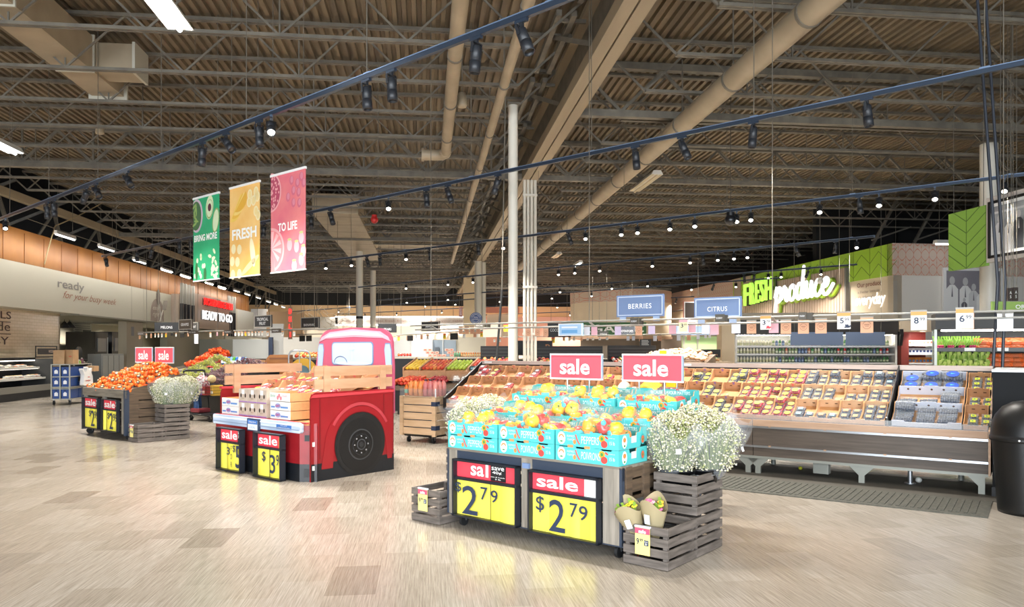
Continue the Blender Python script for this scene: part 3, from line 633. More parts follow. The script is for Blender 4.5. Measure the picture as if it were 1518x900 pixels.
rail(at(205, 493, 26), at(490, 487.5, 18.2), 'pale rail of price tags hung above the grape and orange tables')
rail(at(588, 497, 24.5), at(725, 489, 19), 'pale rail of price tags hung above the apple table')
rail(at(440, 496, 30), at(570, 493, 26), 'pale rail of price tags hung behind the truck cab')
rail(at(745, 500, 30), at(1060, 494, 22), 'pale rail of tags hung above the distant vegetable tables')
# price tags
PAPER = M('#f1eee6', .6); TAN = M('#cf9f80', .7); ORG = M('#e6a05e', .6); INK = M('#27354f', .5); YEL = M('#f3d23c', .5); REDC = M('#e0424f', .5); PINK = M('#d9a9b4', .5); LILAC = M('#cbbcd6', .5); CLEAR = M('#e6eaf2', .25)
def ptag(kind, num=None, cents=None, deco=None):
    t = thing('price_tag', 'price tag', 'price tag'); H = 1.4
    body = {'white': PAPER, 'tan': TAN, 'yellow': YEL, 'clear': CLEAR, 'pink': PINK, 'lilac': LILAC, 'dark': CHAR2, 'sale': M('#f7efb8', .5)}[kind]
    mb = MB(); mb.box(-.5, .5, -.02, .02, -H, 0, body); mb.build('card', t)
    mb = MB(); mb.box(-.52, .52, -.03, .03, -.1, .02, RAILM); mb.build('clip', t)
    if kind in ('white', 'yellow', 'sale'): mb = MB(); mb.box(-.5, .5, -.03, -.02, -.36, -.1, {'white': ORG, 'yellow': M('#e8564a'), 'sale': PINK}[kind]); mb.build('header_strip', t)
    if num: mb = MB(); mb.text(num, -.3, .0, -.95, -.5, -.035, INK, off=.02); mb.text(cents, .06, .38, -.75, -.5, -.035, INK, off=.01); mb.build('lettering', t)
    if kind == 'tan':
        mb = MB()
        for r in (.32, .29):
            pass
        for k in range(20): a, b = 2 * PI * k / 20, 2 * PI * (k + 1) / 20; mb.beam((.32 * math.cos(a), -.025, -.75 + .32 * math.sin(a)), (.32 * math.cos(b), -.025, -.75 + .32 * math.sin(b)), .01, .035, M('#8d5f48'))
        mb.beam((-.2, -.025, -.72), (.2, -.025, -.72), .01, .06, M('#8d5f48')); mb.beam((-.15, -.025, -.85), (.15, -.025, -.85), .01, .04, M('#8d5f48')); mb.build('ring_print', t)
    if deco: mb = MB(); [mb.sphere((.1 + .09 * i % .4, -.02, -1.25 + .08 * (i % 3)), .07, deco, 8, 6, (1, .3, 1)) for i in range(8)]; mb.build('fruit_print', t)
    return Proto(t)
TG = {k: ptag(k) for k in ('tan', 'clear', 'pink', 'lilac', 'dark')}
TG['white'] = ptag('white', '2', '99'); TG['yellow'] = ptag('yellow', '2', '50')
def put_tag(kind, u, v0, d, wpx, rz, label, group, proto=None):
    o = (proto or TG[kind]).put(at(u, v0, d), rz, label, group); s = wpx / F * d; o.scale = (s, s * .5 if s > .1 else s, s * (.45 if kind == 'dark' else 1)); return o
def case_d(u, y): p = CASE.hit_y(u, 480, y); return CASE.w(p.x, y).y
WORD = {'white': 'white paper price tag', 'tan': 'tan ring-printed price tag', 'yellow': 'yellow price tag', 'clear': 'clear plastic tag sleeve', 'pink': 'pinkish plastic tag sleeve', 'lilac': 'lilac plastic tag sleeve', 'dark': 'small dark tag'}
cnt = {}
for kind, u, v0, wpx in (('tan', 783, 486, 9), ('tan', 797, 486, 9), ('tan', 809, 486, 9), ('clear', 870, 483, 10), ('pink', 881, 483, 10), ('lilac', 916, 482, 10.5), ('tan', 947, 482, 11), ('lilac', 966, 480, 11), ('pink', 997, 479, 11.5), ('pink', 1026, 478, 11), ('clear', 1046, 478, 12), ('pink', 1059, 478, 13), ('clear', 1091, 476, 13),
                       ('tan', 1114, 475, 14), ('pink', 1147, 474, 14), ('tan', 1165, 474, 15), ('tan', 1191, 473, 15.5), ('tan', 1217, 472, 16), ('tan', 1285, 469, 17.5), ('clear', 1490, 463, 20), ('tan', 1433, 462, 19)):
    cnt[kind] = cnt.get(kind, 0) + 1
    put_tag(kind, u, v0, case_d(u, 1.12), wpx, R_CASE, '%s above the berry case, %s of its kind from the left' % (WORD[kind], NTH[cnt[kind] - 1]), 'tags on the rail above the berry case')
put_tag('sale', 1013, 473, case_d(1013, .96), 13.5, R_CASE, 'pink and yellow sale tag hung above the berry case', 'tags on the rail above the berry case', ptag('sale', '3', '99'))
put_tag('white', 1135, 467, case_d(1135, .96), 15.5, R_CASE, 'white price tag reading 3.79 above the berry case', 'tags on the rail above the berry case', ptag('white', '3', '79', REDC))
put_tag('white', 1251, 462, case_d(1251, .96), 18.5, R_CASE, 'white price tag reading 5.99 above the berry case', 'tags on the rail above the berry case', ptag('white', '5', '99', INK))
put_tag('white', 1362, 460, case_d(1362, .96), 21, R_CASE, 'white price tag reading 8.99 above the berry case', 'tags on the rail above the berry case', ptag('white', '8', '99'))
put_tag('white', 1430, 456, case_d(1430, .96), 22.5, R_CASE, 'white price tag reading 6.99 above the berry case', 'tags on the rail above the berry case', ptag('white', '6', '99'))
t = dark_sign(None, 828, 863, 480, 498, case_d(845, .98), 'pale blue printed card hung above the berry case left of the BERRIES sign', M('#a9cbe8', .3), WHITE, R_CASE, up=False)
mb = MB(); mb.box(.06, .34, -.008, -.006, .04, .09, M('#6fa6d6', .3)); mb.box(.06, .34, -.008, -.006, .12, .14, WHITE); mb.build('print', t)
for u0, u1, v0, v1, tx in ((934, 946, 471.5, 481, 'RASPBERRY'), (1060, 1073, 466, 477, 'BLUEBERRY'), (1184, 1195, 463, 474, 'STRAWBERRY')):
    t = dark_sign(tx, u0, u1, v0, v1, case_d(u0, .92), 'small dark box sign clipped on the berry rail, lettered ' + tx, M('#57534a', .5), None, R_CASE, tx=(.15, .85, .35, .6), off=0, up=False)
    mb = MB(); mb.box(.01, .16, .04, .12, .0, .09, M('#4a463e', .5)); mb.build('box_back', t)
# rails over the left and middle tables
def rail_tags(p, q, lst, where):
    c = {}
    for kind, u, wpx in lst:
        k = (u - CX) / F; d = q - p; s = (k * p.y - p.x) / (d.x - k * d.y); m = p + d * s; v = HZ - (m.z - EYE) / m.y * F
        c[kind] = c.get(kind, 0) + 1
        put_tag(kind, u, v + 1.5, m.y - .03, wpx, R_DISP, '%s above %s, %s of its kind from the left' % (WORD[kind], where, NTH[c[kind] - 1]), 'tags above ' + where)
rail_tags(at(205, 493, 26), at(490, 487.5, 18.2), [('tan', 207, 6), ('white', 217, 5), ('tan', 224, 5), ('white', 230, 4.5), ('white', 235, 4.5), ('white', 240, 4.5), ('yellow', 246, 4.5), ('dark', 255, 7), ('white', 261, 4), ('dark', 270, 11), ('tan', 279, 4), ('clear', 291, 12), ('white', 312, 5.5), ('pink', 322, 4), ('tan', 331, 4), ('tan', 337, 4),
    ('white', 349, 4.7), ('white', 354, 4.7), ('white', 359, 4.7), ('yellow', 364, 4.7), ('white', 369, 4.7), ('white', 374, 4.7), ('white', 379, 4.7), ('white', 384, 4.7), ('white', 389, 4.7), ('white', 397, 5.5), ('white', 419, 5.5), ('white', 436, 6)], 'the grape tables')
rail_tags(at(440, 496, 30), at(570, 493, 26), [('dark', 458, 14), ('dark', 448, 14)], 'the banana table')
rail_tags(at(588, 497, 24.5), at(725, 489, 19), [('white', 585, 5), ('yellow', 591, 5), ('dark', 608, 13), ('tan', 604, 5), ('clear', 617, 4), ('tan', 625, 5), ('white', 634, 5.5), ('yellow', 659, 6), ('dark', 673, 16), ('white', 688, 6), ('tan', 704, 6), ('yellow', 714, 6)], 'the apple table')
rail_tags(at(745, 500, 30), at(1060, 494, 22), [('white', 733, 4), ('white', 741, 4), ('yellow', 820, 6), ('tan', 836, 4), ('white', 844, 4), ('white', 851, 4), ('tan', 862, 4), ('white', 871, 4), ('white', 879, 4), ('white', 889, 4), ('white', 900, 4), ('clear', 931, 5), ('clear', 939, 5), ('tan', 950, 6), ('clear', 971, 6), ('tan', 978, 6), ('clear', 1006, 6), ('tan', 1021, 6), ('clear', 1035, 5), ('clear', 1046, 4), ('clear', 1052, 4)], 'the vegetable tables')
for i, (u, v) in enumerate(((683, 484), (692, 484), (700, 484), (709, 484))): put_tag('tan', u, v, 17.5, 8, R_DISP, 'large tan ring tag beside the round blue sign, %s from the left' % NTH[i], 'tan tags beside the round blue sign')
put_tag('yellow', 750, 479, 14.2, 9, R_DISP, 'yellow sale tag hung just left of the tall white column', None)
dark_sign(None, 716, 742, 481, 500, 15.5, 'plain beige blank card hung left of the tall white column', M('#cdbfae', .6), None, R_DISP, up=False)
t = dark_sign('PEACHES', 704, 718, 479, 487, 15, 'small olive box sign on the rail left of the tall white column', M('#5d594c', .5), None, R_CASE, tx=(.15, .85, .35, .65), off=0, up=False); mb = MB(); mb.box(.2, .3, .03, .12, -.01, .1, M('#48463c', .5)); mb.build('box_back', t)
GREYF = M('#b9b4aa', .5)
dark_sign('MELONS', 229, 264.5, 478, 491.5, 23, 'long black hanging sign reading MELONS', CHAR2, None, R_BLD, tx=(.27, .75, .32, .6), off=.0)
dark_sign('GRAPES', 265, 284, 474, 489, 19.5, 'framed brown hanging sign reading GRAPES', M('#5b4f47', .5), GREYF, tx=(.2, .8, .36, .64))
dark_sign('FRUIT', 284.5, 293.5, 478, 491, 22.5, 'narrow grey hanging sign half behind the GRAPES sign', M('#4b4a48', .5), GREYF, tx=(.1, .7, .36, .62))
dark_sign('TROPICAL\nFRUIT', 377, 402, 468, 486, 20.5, 'framed dark hanging sign reading TROPICAL FRUIT', CHAR, GREYF, tx=(.16, .84, .2, .8))
dark_sign('BANANAS', 446, 472.5, 471, 487, 23, 'dark hanging sign reading BANANAS above the truck cab', CHAR, GREYF, tx=(.18, .8, .2, .42))
dark_sign('PEARS', 560, 588, 480, 493, 25, 'dark hanging sign reading PEARS right of the truck cab', CHAR2, None, R_BLD, tx=(.34, .72, .25, .5), off=0)
dark_sign('APPLES', 624.5, 651, 477, 491.5, 20, 'framed dark hanging sign reading APPLES above the apple table', CHAR, GREYF, tx=(.24, .72, .36, .62))
for i, (tx, u0, u1, v0, v1, d) in enumerate((('GREEN GRAPES', 203.5, 214, 493, 497.5, 24), ('RED GRAPES', 279, 292, 490, 495.5, 20), ('MANDARINS', 332, 344, 489.5, 495, 20), ('PINEAPPLE', 402.5, 415, 487.5, 493.5, 19.5))):
    dark_sign(tx, u0, u1, v0, v1, d, 'tiny dark rail sign lettered %s above the left tables' % tx, M('#4c443d', .5), None, tx=(.15, .85, .35, .65), off=0, up=False)
# round blue sign
t = thing('round_sign', 'round blue badge sign with white rings hung by the banded column', 'sign', at(705.5, 472, 30), R_BLD)
mb = MB(); r = .27 * .9; mb.cyl((0, 0, 0), (0, .04, 0), r, M('#2f4c86', .5), n=32); mb.build('disc', t)
mb = MB()
for rr in (r * .84, r * .62):
    for k in range(28): a, b = 2 * PI * k / 28, 2 * PI * (k + 1) / 28; mb.beam((rr * math.cos(a), -.004, rr * math.sin(a)), (rr * math.cos(b), -.004, rr * math.sin(b)), .006, .014, SIGNW)
mb.build('ring_print', t); mb = MB(); mb.text('FRESH\nPICKED', -.11, .11, -.07, .07, -.006, SIGNW, align='CENTER'); mb.build('lettering', t)
mb = MB(); mb.cyl((0, .02, r), (0, .02, 7.3 - t.location.z), .006, STEEL, n=5); mb.build('hanger_cable', t)
# red vertical DELI sign
t = thing('vertical_sign', 'narrow tan vertical sign with red glowing letters DELI', 'sign', at(427, 503, 36), R_BLD)
mb = MB(); mb.box(0, .19, 0, .1, 0, 1.55, M('#b9937a', .5)); mb.build('panel', t)
for i, ch in enumerate('DELI'): mb = MB(); z = 1.22 - i * .37; mb.text(ch, .04 + (.04 if ch == 'I' else 0), .17 - (.04 if ch == 'I' else 0), z, z + .24, -.02, M('#ff2a22', .5, em=2.5), off=.03); mb.build('lettering', t)
mb = MB(); mb.cyl((.1, .05, 1.55), (.1, .05, 7.3 - t.location.z), .01, STEEL, n=5); mb.build('hanger_rod', t)
# ------------------------------------------------------------------ left wall lettering and deli sign
LW = Frame(B.w(XH + .004, 0, 0), R_BLD + PI / 2)            # local x runs away along the wall, -y faces the shop
def wall_text(txt, u0, v0, u1, v1, mat, x=XH, off=.0, shear=0, align='LEFT', name='wall_lettering', label=None, depth=0, line=1.0, far=0):
    a = B.hit_x(u0, v0, x); b = B.hit_x(u1, v1, x)
    if far: a.z = B.hit_x(u1, v0, x).z          # (u0,v0) upper near corner, (u1,v1) lower far corner
    o = B.w(x, a.y, 0); t = thing(name, label, 'lettering', o, R_BLD + PI / 2)
    mb = MB(); mb.text(txt, 0, b.y - a.y, b.z, a.z, -.012 - depth / 2, mat, off=off, shear=shear, align=align, depth=depth, line=line); mb.build('letters', t); return t
GREYT = M('#8f8a84', .6); BRN = M('#a3664c', .6); DKBR = M('#4a342b', .6)
wall_text('ready', 85, 413, 124.5, 436, GREYT, label='grey lettering reading ready on the cream header', off=.012)
wall_text('for your busy week', 93, 431, 172, 455.5, BRN, label='thin brown script reading for your busy week on the header', shear=.45, off=-.004)
wall_text('MEALS', -38, 462.4, 16, 473.4, DKBR, XW, far=1, label='dark lettering reading MEALS on the tiled wall', off=.01)
wall_text('made', -32, 478, 14.5, 491, DKBR, XW, far=1, label='dark lettering reading made on the tiled wall, between two lines')
wall_text('EASY', -32, 499.5, 12.5, 511, DKBR, XW, far=1, label='dark lettering reading EASY on the tiled wall', off=.01)
for i, v in enumerate((476, 494.5)):
    a = B.hit_x(-40, v, XW); b = B.hit_x(15.5, v, XW); t = thing('wall_line', 'thin dark rule on the tiled wall %s the word made' % ('above', 'below')[i], 'lettering', B.w(XW, a.y, (a.z + b.z) / 2), R_BLD); mb = MB(); mb.box(0, .012, 0, b.y - a.y, -.012, .012, DKBR); mb.build('rule', t)
# the spoon and spatula emblem
a = B.hit_x(223, 475, XH); b = B.hit_x(243, 437, XH); t = thing('wall_emblem', 'brown round emblem with crossed spoon and spatula on the header', 'emblem', B.w(XH, a.y, a.z), R_BLD + PI / 2)
L, H = b.y - a.y, b.z - a.z; EM = M('#9c8c80', .6); mb = MB(); mb.prism([(0, 0)] + [(L * .48 - L * .48 * math.cos(k * PI / 16), H * (.25 + .55 * math.sin(k * PI / 16))) for k in range(17)] + [(L * .96, 0)], -.02, 0, EM); mb.build('disc', t)
mb = MB(); mb.sphere((L * .52, -.035, H * .85), L * .13, M('#6f645c', .4), 12, 8, (1, .15, 1.7)); mb.beam((L * .55, -.03, H * .62), (L * .75, -.03, 0), .08, .03, M('#c9c2b6', .4)); mb.build('spoon', t)
mb = MB(); mb.beam((L * .98, -.035, H * .78), (L * .84, -.035, H * .42), .3, .03, M('#8f857a', .4)); mb.beam((L * .84, -.03, H * .42), (L * .62, -.03, 0), .08, .03, M('#c9c2b6', .4)); mb.build('spatula', t)
mb = MB(); mb.text('easy\nright', L * .12, L * .6, H * .12, H * .5, -.03, M('#d9d2c4', .5), shear=.3); mb.build('lettering', t)
# deli sign box with fins
XD = XH + .45
a = B.hit_x(268, 430, XD); b = B.hit_x(352, 480, XD); zt = B.hit_x(268, 428, XD).z; zb_ = B.hit_x(300, 487.5, XD).z
t = thing('shop_sign', 'tan sign panel with lit letters NORTHSIDE DELI and READY TO GO', 'sign', B.w(XD, a.y, 0), R_BLD + PI / 2); L = b.y - a.y
def sx(u): return B.hit_x(u, 470, XD).y - a.y
mb = MB(); mb.box(sx(289), sx(342), 0, .45, zb_, zt - .05, M('#a99686', .6)); mb.box(sx(268), L, .1, .45, zb_, zt - .25, M('#b4a190', .6)); mb.build('panel', t)
for u in (270, 275, 280.5, 286.5, 340, 344, 348): mb = MB(); x = sx(u); mb.box(x, x + .16, -.03, .1, zb_ - .3, zt - .7, M('#26272a', .5)); mb.box(x, x + .16, -.03, .1, zt - .7, zt + .3, M('#a7a59c', .5)); mb.build('fin', t)
def dl(txt, u0, v0, u1, v1, m, sh):
    p = B.hit_x(u0, v0, XD - .1); q = B.hit_x(u1, v1, XD - .1); mb = MB(); x0, x1 = p.y - a.y, q.y - a.y
    mb.text(txt, x0 + .12, x1 + .12, q.z - .02, p.z - .02, -.02, M('#3a1c1c' if sh else '#2b2a2a', .5), off=.012, depth=.02); mb.text(txt, x0, x1, q.z, p.z, -.14, m, off=.0, depth=.05); mb.build('lettering', t)  # dark offset copy of each word paints in the letters' cast shadow
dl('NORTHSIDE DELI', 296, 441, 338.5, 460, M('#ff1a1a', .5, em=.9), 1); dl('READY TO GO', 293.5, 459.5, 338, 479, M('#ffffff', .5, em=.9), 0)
# ------------------------------------------------------------------ fresh produce sign on the right wall
a = B.hit_x(1253, 430, XR - .12); b = B.hit_x(1104, 430, XR - .12); zt = B.hit_x(1253, 397, XR - .12).z
t = thing('shop_sign', 'slatted wood panel with lit green FRESH and white script produce', 'sign', B.w(XR - .12, b.y, 0), R_BLD - PI / 2)
def rx(u): return b.y - B.hit_x(u, 430, XR - .12).y
def rz_(u, v): return B.hit_x(u, v, XR - .12).z
L = b.y - a.y; mb = MB(); mb.box(0, L, 0, .12, zb - .2, zt, WOODP)
x = .1
while x < L: mb.box(x, x + .03, -.012, 0, zb - .2, zt, M('#9d8875', .6)); x += .2
mb.build('panel', t); mb = MB(); mb.box(L, L + .1, -.04, .14, zb - .2, zt, M('#6c6a66', .5)); mb.build('side_trim', t)
xs = [rx(u) for u in (1109, 1118, 1126.5, 1133, 1141, 1152.5)]
z1, z0 = rz_(1130, 414), rz_(1130, 447)
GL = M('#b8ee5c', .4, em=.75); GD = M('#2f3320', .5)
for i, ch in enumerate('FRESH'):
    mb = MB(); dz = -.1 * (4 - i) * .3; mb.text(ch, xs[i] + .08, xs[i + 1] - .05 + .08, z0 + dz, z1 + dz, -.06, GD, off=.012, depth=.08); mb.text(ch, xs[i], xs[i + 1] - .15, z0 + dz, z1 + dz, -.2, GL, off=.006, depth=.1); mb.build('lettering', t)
# script word drawn as strokes (unit box per letter: x 0..1, y baseline 0, x-height 1)
SCR = {'p': ([[(.0, .35), (.22, .95), (.25, .9), (.02, -.9)], [(.12, .2), (.45, .95), (.75, .95), (.8, .5), (.6, .1), (.3, .05), (.15, .2)], [(.6, .1), (.9, .25)]], .92),
       'r': ([[(.0, .25), (.3, 1.0), (.36, .85), (.55, .85), (.5, .3), (.62, .03), (.95, .3)]], .85),
       'o': ([[(.55, 1.0), (.25, .85), (.1, .4), (.25, .05), (.55, .05), (.78, .4), (.75, .85), (.55, 1.0), (.6, .8), (1.0, .75)]], .9),
       'd': ([[(.7, .9), (.4, 1.0), (.12, .55), (.2, .08), (.45, .05), (.72, .5), (.98, 2.05), (.8, .5), (.85, .05), (1.15, .3)]], 1.05),
       'u': ([[(.0, .3), (.25, 1.0), (.15, .3), (.3, .03), (.55, .2), (.8, 1.0), (.7, .3), (.8, .03), (1.1, .3)]], 1.0),
       'c': ([[(.75, .8), (.55, 1.0), (.25, .75), (.12, .35), (.3, .03), (.6, .08), (.95, .4)]], .85),
       'e': ([[(.1, .45), (.55, .55), (.72, .85), (.5, 1.0), (.22, .75), (.12, .3), (.35, .02), (.75, .1), (1.25, .6)]], 1.0)}
def smooth(pts, k=4):
    out = []; n = len(pts)
    for i in range(n - 1):
        p0, p1, p2, p3 = pts[max(i - 1, 0)], pts[i], pts[i + 1], pts[min(i + 2, n - 1)]
        for j in range(k):
            s = j / k; out.append(tuple(.5 * (2 * b_ + (c_ - a_) * s + (2 * a_ - 5 * b_ + 4 * c_ - d_) * s * s + (3 * b_ - a_ - 3 * c_ + d_) * s ** 3) for a_, b_, c_, d_ in zip(p0, p1, p2, p3)))
    return out + [pts[-1]]
xa, xb = rx(1156), rx(1240); zlo, zhi = rz_(1160, 456), rz_(1238, 416); tot = sum(SCR[c][1] for c in 'produce'); sc = (xb - xa) / tot; x = xa
WL = M('#ffffff', .4, em=.8); GS = M('#93b52e', .5)
for i, ch in enumerate('produce'):
    st, adv = SCR[ch]; xh = .62; zb0 = rz_(1156 + i * 12, 449.5 - i * 2.1)
    mb = MB(); mg = MB()
    for s_ in st:
        pl = [(x + a_ * sc, -.22, zb0 + b_ * xh) for a_, b_ in smooth(s_)]
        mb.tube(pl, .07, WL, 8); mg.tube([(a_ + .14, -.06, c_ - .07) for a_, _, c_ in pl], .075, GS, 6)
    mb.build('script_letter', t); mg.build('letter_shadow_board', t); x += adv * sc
ad = B.hit_x(1262, 420, XR - .02)
def rtext(txt, u0, v0, u1, v1, m, label, off=0, em=0):
    p = B.hit_x(u0, v0, XR - .01); q = B.hit_x(u1, v1, XR - .01); t = thing('wall_lettering', label, 'lettering', B.w(XR - .01, p.y, 0), R_BLD - PI / 2)
    mb = MB(); mb.text(txt, 0, p.y - q.y, min(p.z, q.z), max(p.z, q.z), -.012, m, off=off, shear=.2 if em else 0); mb.build('letters', t)
rtext('Our produce', 1271, 429, 1307, 415, M('#8a5a48', .6), 'brown lettering reading Our produce on the beige wall', .01)
rtext('is fresher because', 1272, 436, 1304, 427.5, M('#9b8878', .6), 'small lettering reading is fresher because on the beige wall')
rtext("it's delivered", 1273, 444, 1294, 436.5, M('#9b8878', .6), 'small lettering reading it is delivered on the beige wall')
rtext('everyday', 1268, 459, 1313, 432, M('#ffffff', .5, em=1.2), 'glowing white script reading everyday on the beige wall', .012, 1)
# framed photographs at the right edge and the chevron panel
def figure_print(mb, cx, z0, h, coat, m2, y):
    disc(mb, cx, z0 + h * .88, h * .07, h * .1, M('#c9c9c9'), y - .002, 12); mb.add([(cx - h * .15, y, z0), (cx + h * .15, y, z0), (cx + h * .15, y, z0 + h * .68), (cx + h * .06, y, z0 + h * .78), (cx - h * .06, y, z0 + h * .78), (cx - h * .15, y, z0 + h * .68)], [(0, 1, 2, 3, 4, 5)], coat)
    mb.add([(cx - .02 * h, y - .001, z0 + h * .5), (cx + .02 * h, y - .001, z0 + h * .5), (cx, y - .001, z0 + h * .76)], [(0, 1, 2)], m2)
GP = Frame(at(1406, 402, 15.2), R_BLD - PI / 2 + math.radians(18))
q = at(1461, 390, 14.2); gl_ = GP.l(q).x
hp = (402 - 318) / F * 15.2
RB = GP.rz
t = thing('chevron_panel', 'green hanging panel with pressed chevron lines beside the framed photo', 'panel', GP.o, RB)
L = Vector((q.x - GP.o.x, q.y - GP.o.y)).length; rzp = math.atan2(q.y - GP.o.y, q.x - GP.o.x); t.rotation_euler.z = rzp; PG = Frame(GP.o, rzp)
mb = MB(); mb.box(0, L, 0, .08, 0, hp, M('#86b04c', .5)); mb.build('panel_face', t)
mb = MB(); ln = M('#4f7030', .5); mb.box(L / 2 - .006, L / 2 + .006, -.004, 0, 0, hp, ln)
for j in range(-1, 6):
    for s in (-1, 1):
        a0 = hp * j / 5; pts = [(L / 2, a0), (L / 2 + s * L / 2, a0 + L * .32)]
        if pts[1][1] > hp: f = (hp - a0) / (pts[1][1] - a0); pts[1] = (pts[0][0] + (pts[1][0] - pts[0][0]) * f, hp)
        if a0 < 0: f = -a0 / (pts[1][1] - a0); pts[0] = (pts[0][0] + (pts[1][0] - pts[0][0]) * f, 0)
        if pts[1][1] > 0 and a0 < hp: mb.beam((pts[0][0], -.002, pts[0][1]), (pts[1][0], -.002, pts[1][1]), .005, .012, ln)
mb.build('pressed_lines', t)
for x in (.1, L - .1): mb = MB(); mb.cyl((x, .04, hp), (x, .04, 7.3 - GP.o.z), .007, STEEL, n=5); mb.build('hanger_cable', t)
# big framed photo sign continuing to the right of the panel
o = PG.w(L + .02, 0, 0); t = thing('photo_sign', 'large framed black and white photo of shopkeepers in white coats', 'picture', o, rzp)
WP = 2.4; mb = MB(); mb.box(0, WP, 0, .08, .05, hp + .12, M('#cfc8c2', .5)); mb.build('backing_panel', t)
mb = MB(); fr_ = M('#111214', .4)
for b_ in ((.08, WP, .12, .17), (.08, WP, hp - .02, hp + .03), (.08, .13, .12, hp + .03)): mb.box(b_[0], b_[1], -.04, 0, b_[2], b_[3], fr_)
mb.build('frame', t); mb = MB(); mb.box(.13, WP, -.012, 0, .17, hp - .02, WHITE); mb.build('mount', t)
mb = MB(); mb.box(.2, WP, -.016, -.012, .23, hp - .08, MN('old_photo', '#6d7076', '#a9adb2', 3, (1, 1, 1), .3)); 
figure_print(mb, .34, .23, .68, M('#d9dadb'), BLACK, -.018); figure_print(mb, .56, .23, .6, M('#e6e6e6'), BLACK, -.019); figure_print(mb, .8, .23, .7, M('#3a3d42'), WHITE, -.02); figure_print(mb, 1.05, .23, .62, M('#cfd0d2'), BLACK, -.021)
mb.box(.2, WP, -.017, -.016, .93, .97, M('#d0d2d4')); mb.build('photo_print', t)
for x in (.3, 1.9): mb = MB(); mb.cyl((x, .04, hp + .1), (x, .04, 7.3 - o.z), .007, STEEL, n=5); mb.build('hanger_cable', t)
FW = Frame(B.w(0, YR - .05, 0), R_BLD)
a = FW.hit_y(1397, 474, 0); b = FW.hit_y(1485, 398, 0); t = thing('wall_picture', 'white framed black and white photo of workers in aprons on the back wall', 'picture', FW.w(a.x, 0, a.z), R_BLD); L, H = b.x - a.x, b.z - a.z
mb = MB(); mb.box(0, L, -.06, .02, 0, H, WHITE); mb.build('frame', t); mb = MB(); mb.box(.1, L - .1, -.065, -.06, .05, H - .1, M('#8d8a92', .4)); mb.box(L * .62, L * .86, -.068, -.065, .05, H * .85, M('#c9c9cc', .4))
for i, (x, h, m) in enumerate(((.14, .82, WHITE), (.36, .8, WHITE), (.5, .68, M('#dddddd')), (.62, .6, WHITE), (.74, .66, M('#b0b0b2')))): figure_print(mb, L * x, .05, H * h, m, M('#77757a'), -.067 - i * .001)
figure_print(mb, L * .34, .05, H * .4, M('#6d6a70'), WHITE, -.075); mb.build('photo_print', t)
# ================================================================== shared display pieces
SALE_R = M('#ec4654', .45); CARD_Y = M('#f3e75a', .5); CARD_Y2 = M('#ead92c', .5); NAVY = M('#26344e', .5); CARDW = M('#fbfbf8', .5); FRAMEB = M('#20242c', .45, .2); SLATEB = M('#3a4454', .45, .2)
GWOOD = MN('grey_wood', '#6f675c', '#8d8476', 5, (.6, 6, 6), .6, .15); GWOODV = MN('grey_wood_upright', '#7d766b', '#9a9286', 5, (7, 7, .5), .6, .15)
DWOOD = MN('slat_wood', '#4e4032', '#685542', 5, (7, .6, 7), .6, .15); CRATE = MN('crate_wood', '#57504a', '#756c65', 5, (1, 1, 8), .65, .2)
CHROME = M('#a9acb0', .34, .9); RUBBER = M('#17181a', .6)
def caster(x, y, t, r=.045, top=.1):
    mb = MB(); mb.cyl((x - .012, y, r), (x + .012, y, r), r, RUBBER, n=16); mb.build('caster_wheel', t)
    mb = MB(); mb.beam((x, y, top), (x, y + .015, r), .036, .012, CHROME); mb.cyl((x, y, top - .015), (x, y, top), .03, CHROME, n=10); mb.build('caster_fork', t)
def board(t, x0, x1, z0, z1, y, red, yel, split=.665, dep=.06, frame=FRAMEB):
    """price board hung on the front: frame > red sale card, yellow price cards"""
    f = .015; W_ = x1 - x0
    mb = MB(); mb.box(x0, x1, y - .006, y, z0, z1, frame); mb.box(x0, x0 + f, y - dep, y, z0, z1, frame); mb.box(x1 - f, x1, y - dep, y, z0, z1, frame); mb.box(x0, x1, y - dep, y, z0, z0 + f, frame)
    mb.box(x0, x1, y - dep, y, z1 - f, z1, frame); zm = z0 + (z1 - z0) * split; mb.box(x0, x1, y - dep * .7, y, zm - .012, zm + .012, frame); fr = mb.build('sign_frame', t)
    a, b = x0 + f, x1 - f; 
    def texts(mb, lst, za, zb, yy):
        for i, (s, u0, u1, v0, v1, m) in enumerate(lst):
            if s == '#': mb.box(a + (b - a) * u0, a + (b - a) * u1, yy - .003 - .001 * i, yy - .001 * i, za + (zb - za) * v0, za + (zb - za) * v1, m)
            else: mb.text(s, a + (b - a) * u0, a + (b - a) * u1, za + (zb - za) * v0, za + (zb - za) * v1, yy - .005 - .001 * i, m, off=.018 if s in ('sale', 'sa', 'l') else .006, align='CENTER')
    mb = MB(); mb.box(a, b, y - .012, y - .006, zm + .012, z1 - f, SALE_R); mb.build('sale_card', fr)
    mb = MB(); texts(mb, red, zm + .012, z1 - f, y - .012); mb.build('sale_lettering', fr)
    for i, (u0, u1, cv) in enumerate(yel[0]):
        p, q = a + (b - a) * u0 + .001, a + (b - a) * u1 - .001; mb = MB()
        mb.grid(lambda u, v: (p + (q - p) * u, y - .012 - cv * math.sin(PI * u) * (1 if cv > 0 else -1) - .002 * i, z0 + f + (zm - .012 - z0 - f) * v), 6, 1, CARD_Y if i % 2 == 0 else M('#efe24c', .5)); mb.build('price_card', fr)
    mb = MB(); texts(mb, yel[1], z0 + f, zm - .012, y - .03); mb.build('price_lettering', fr)
    return fr
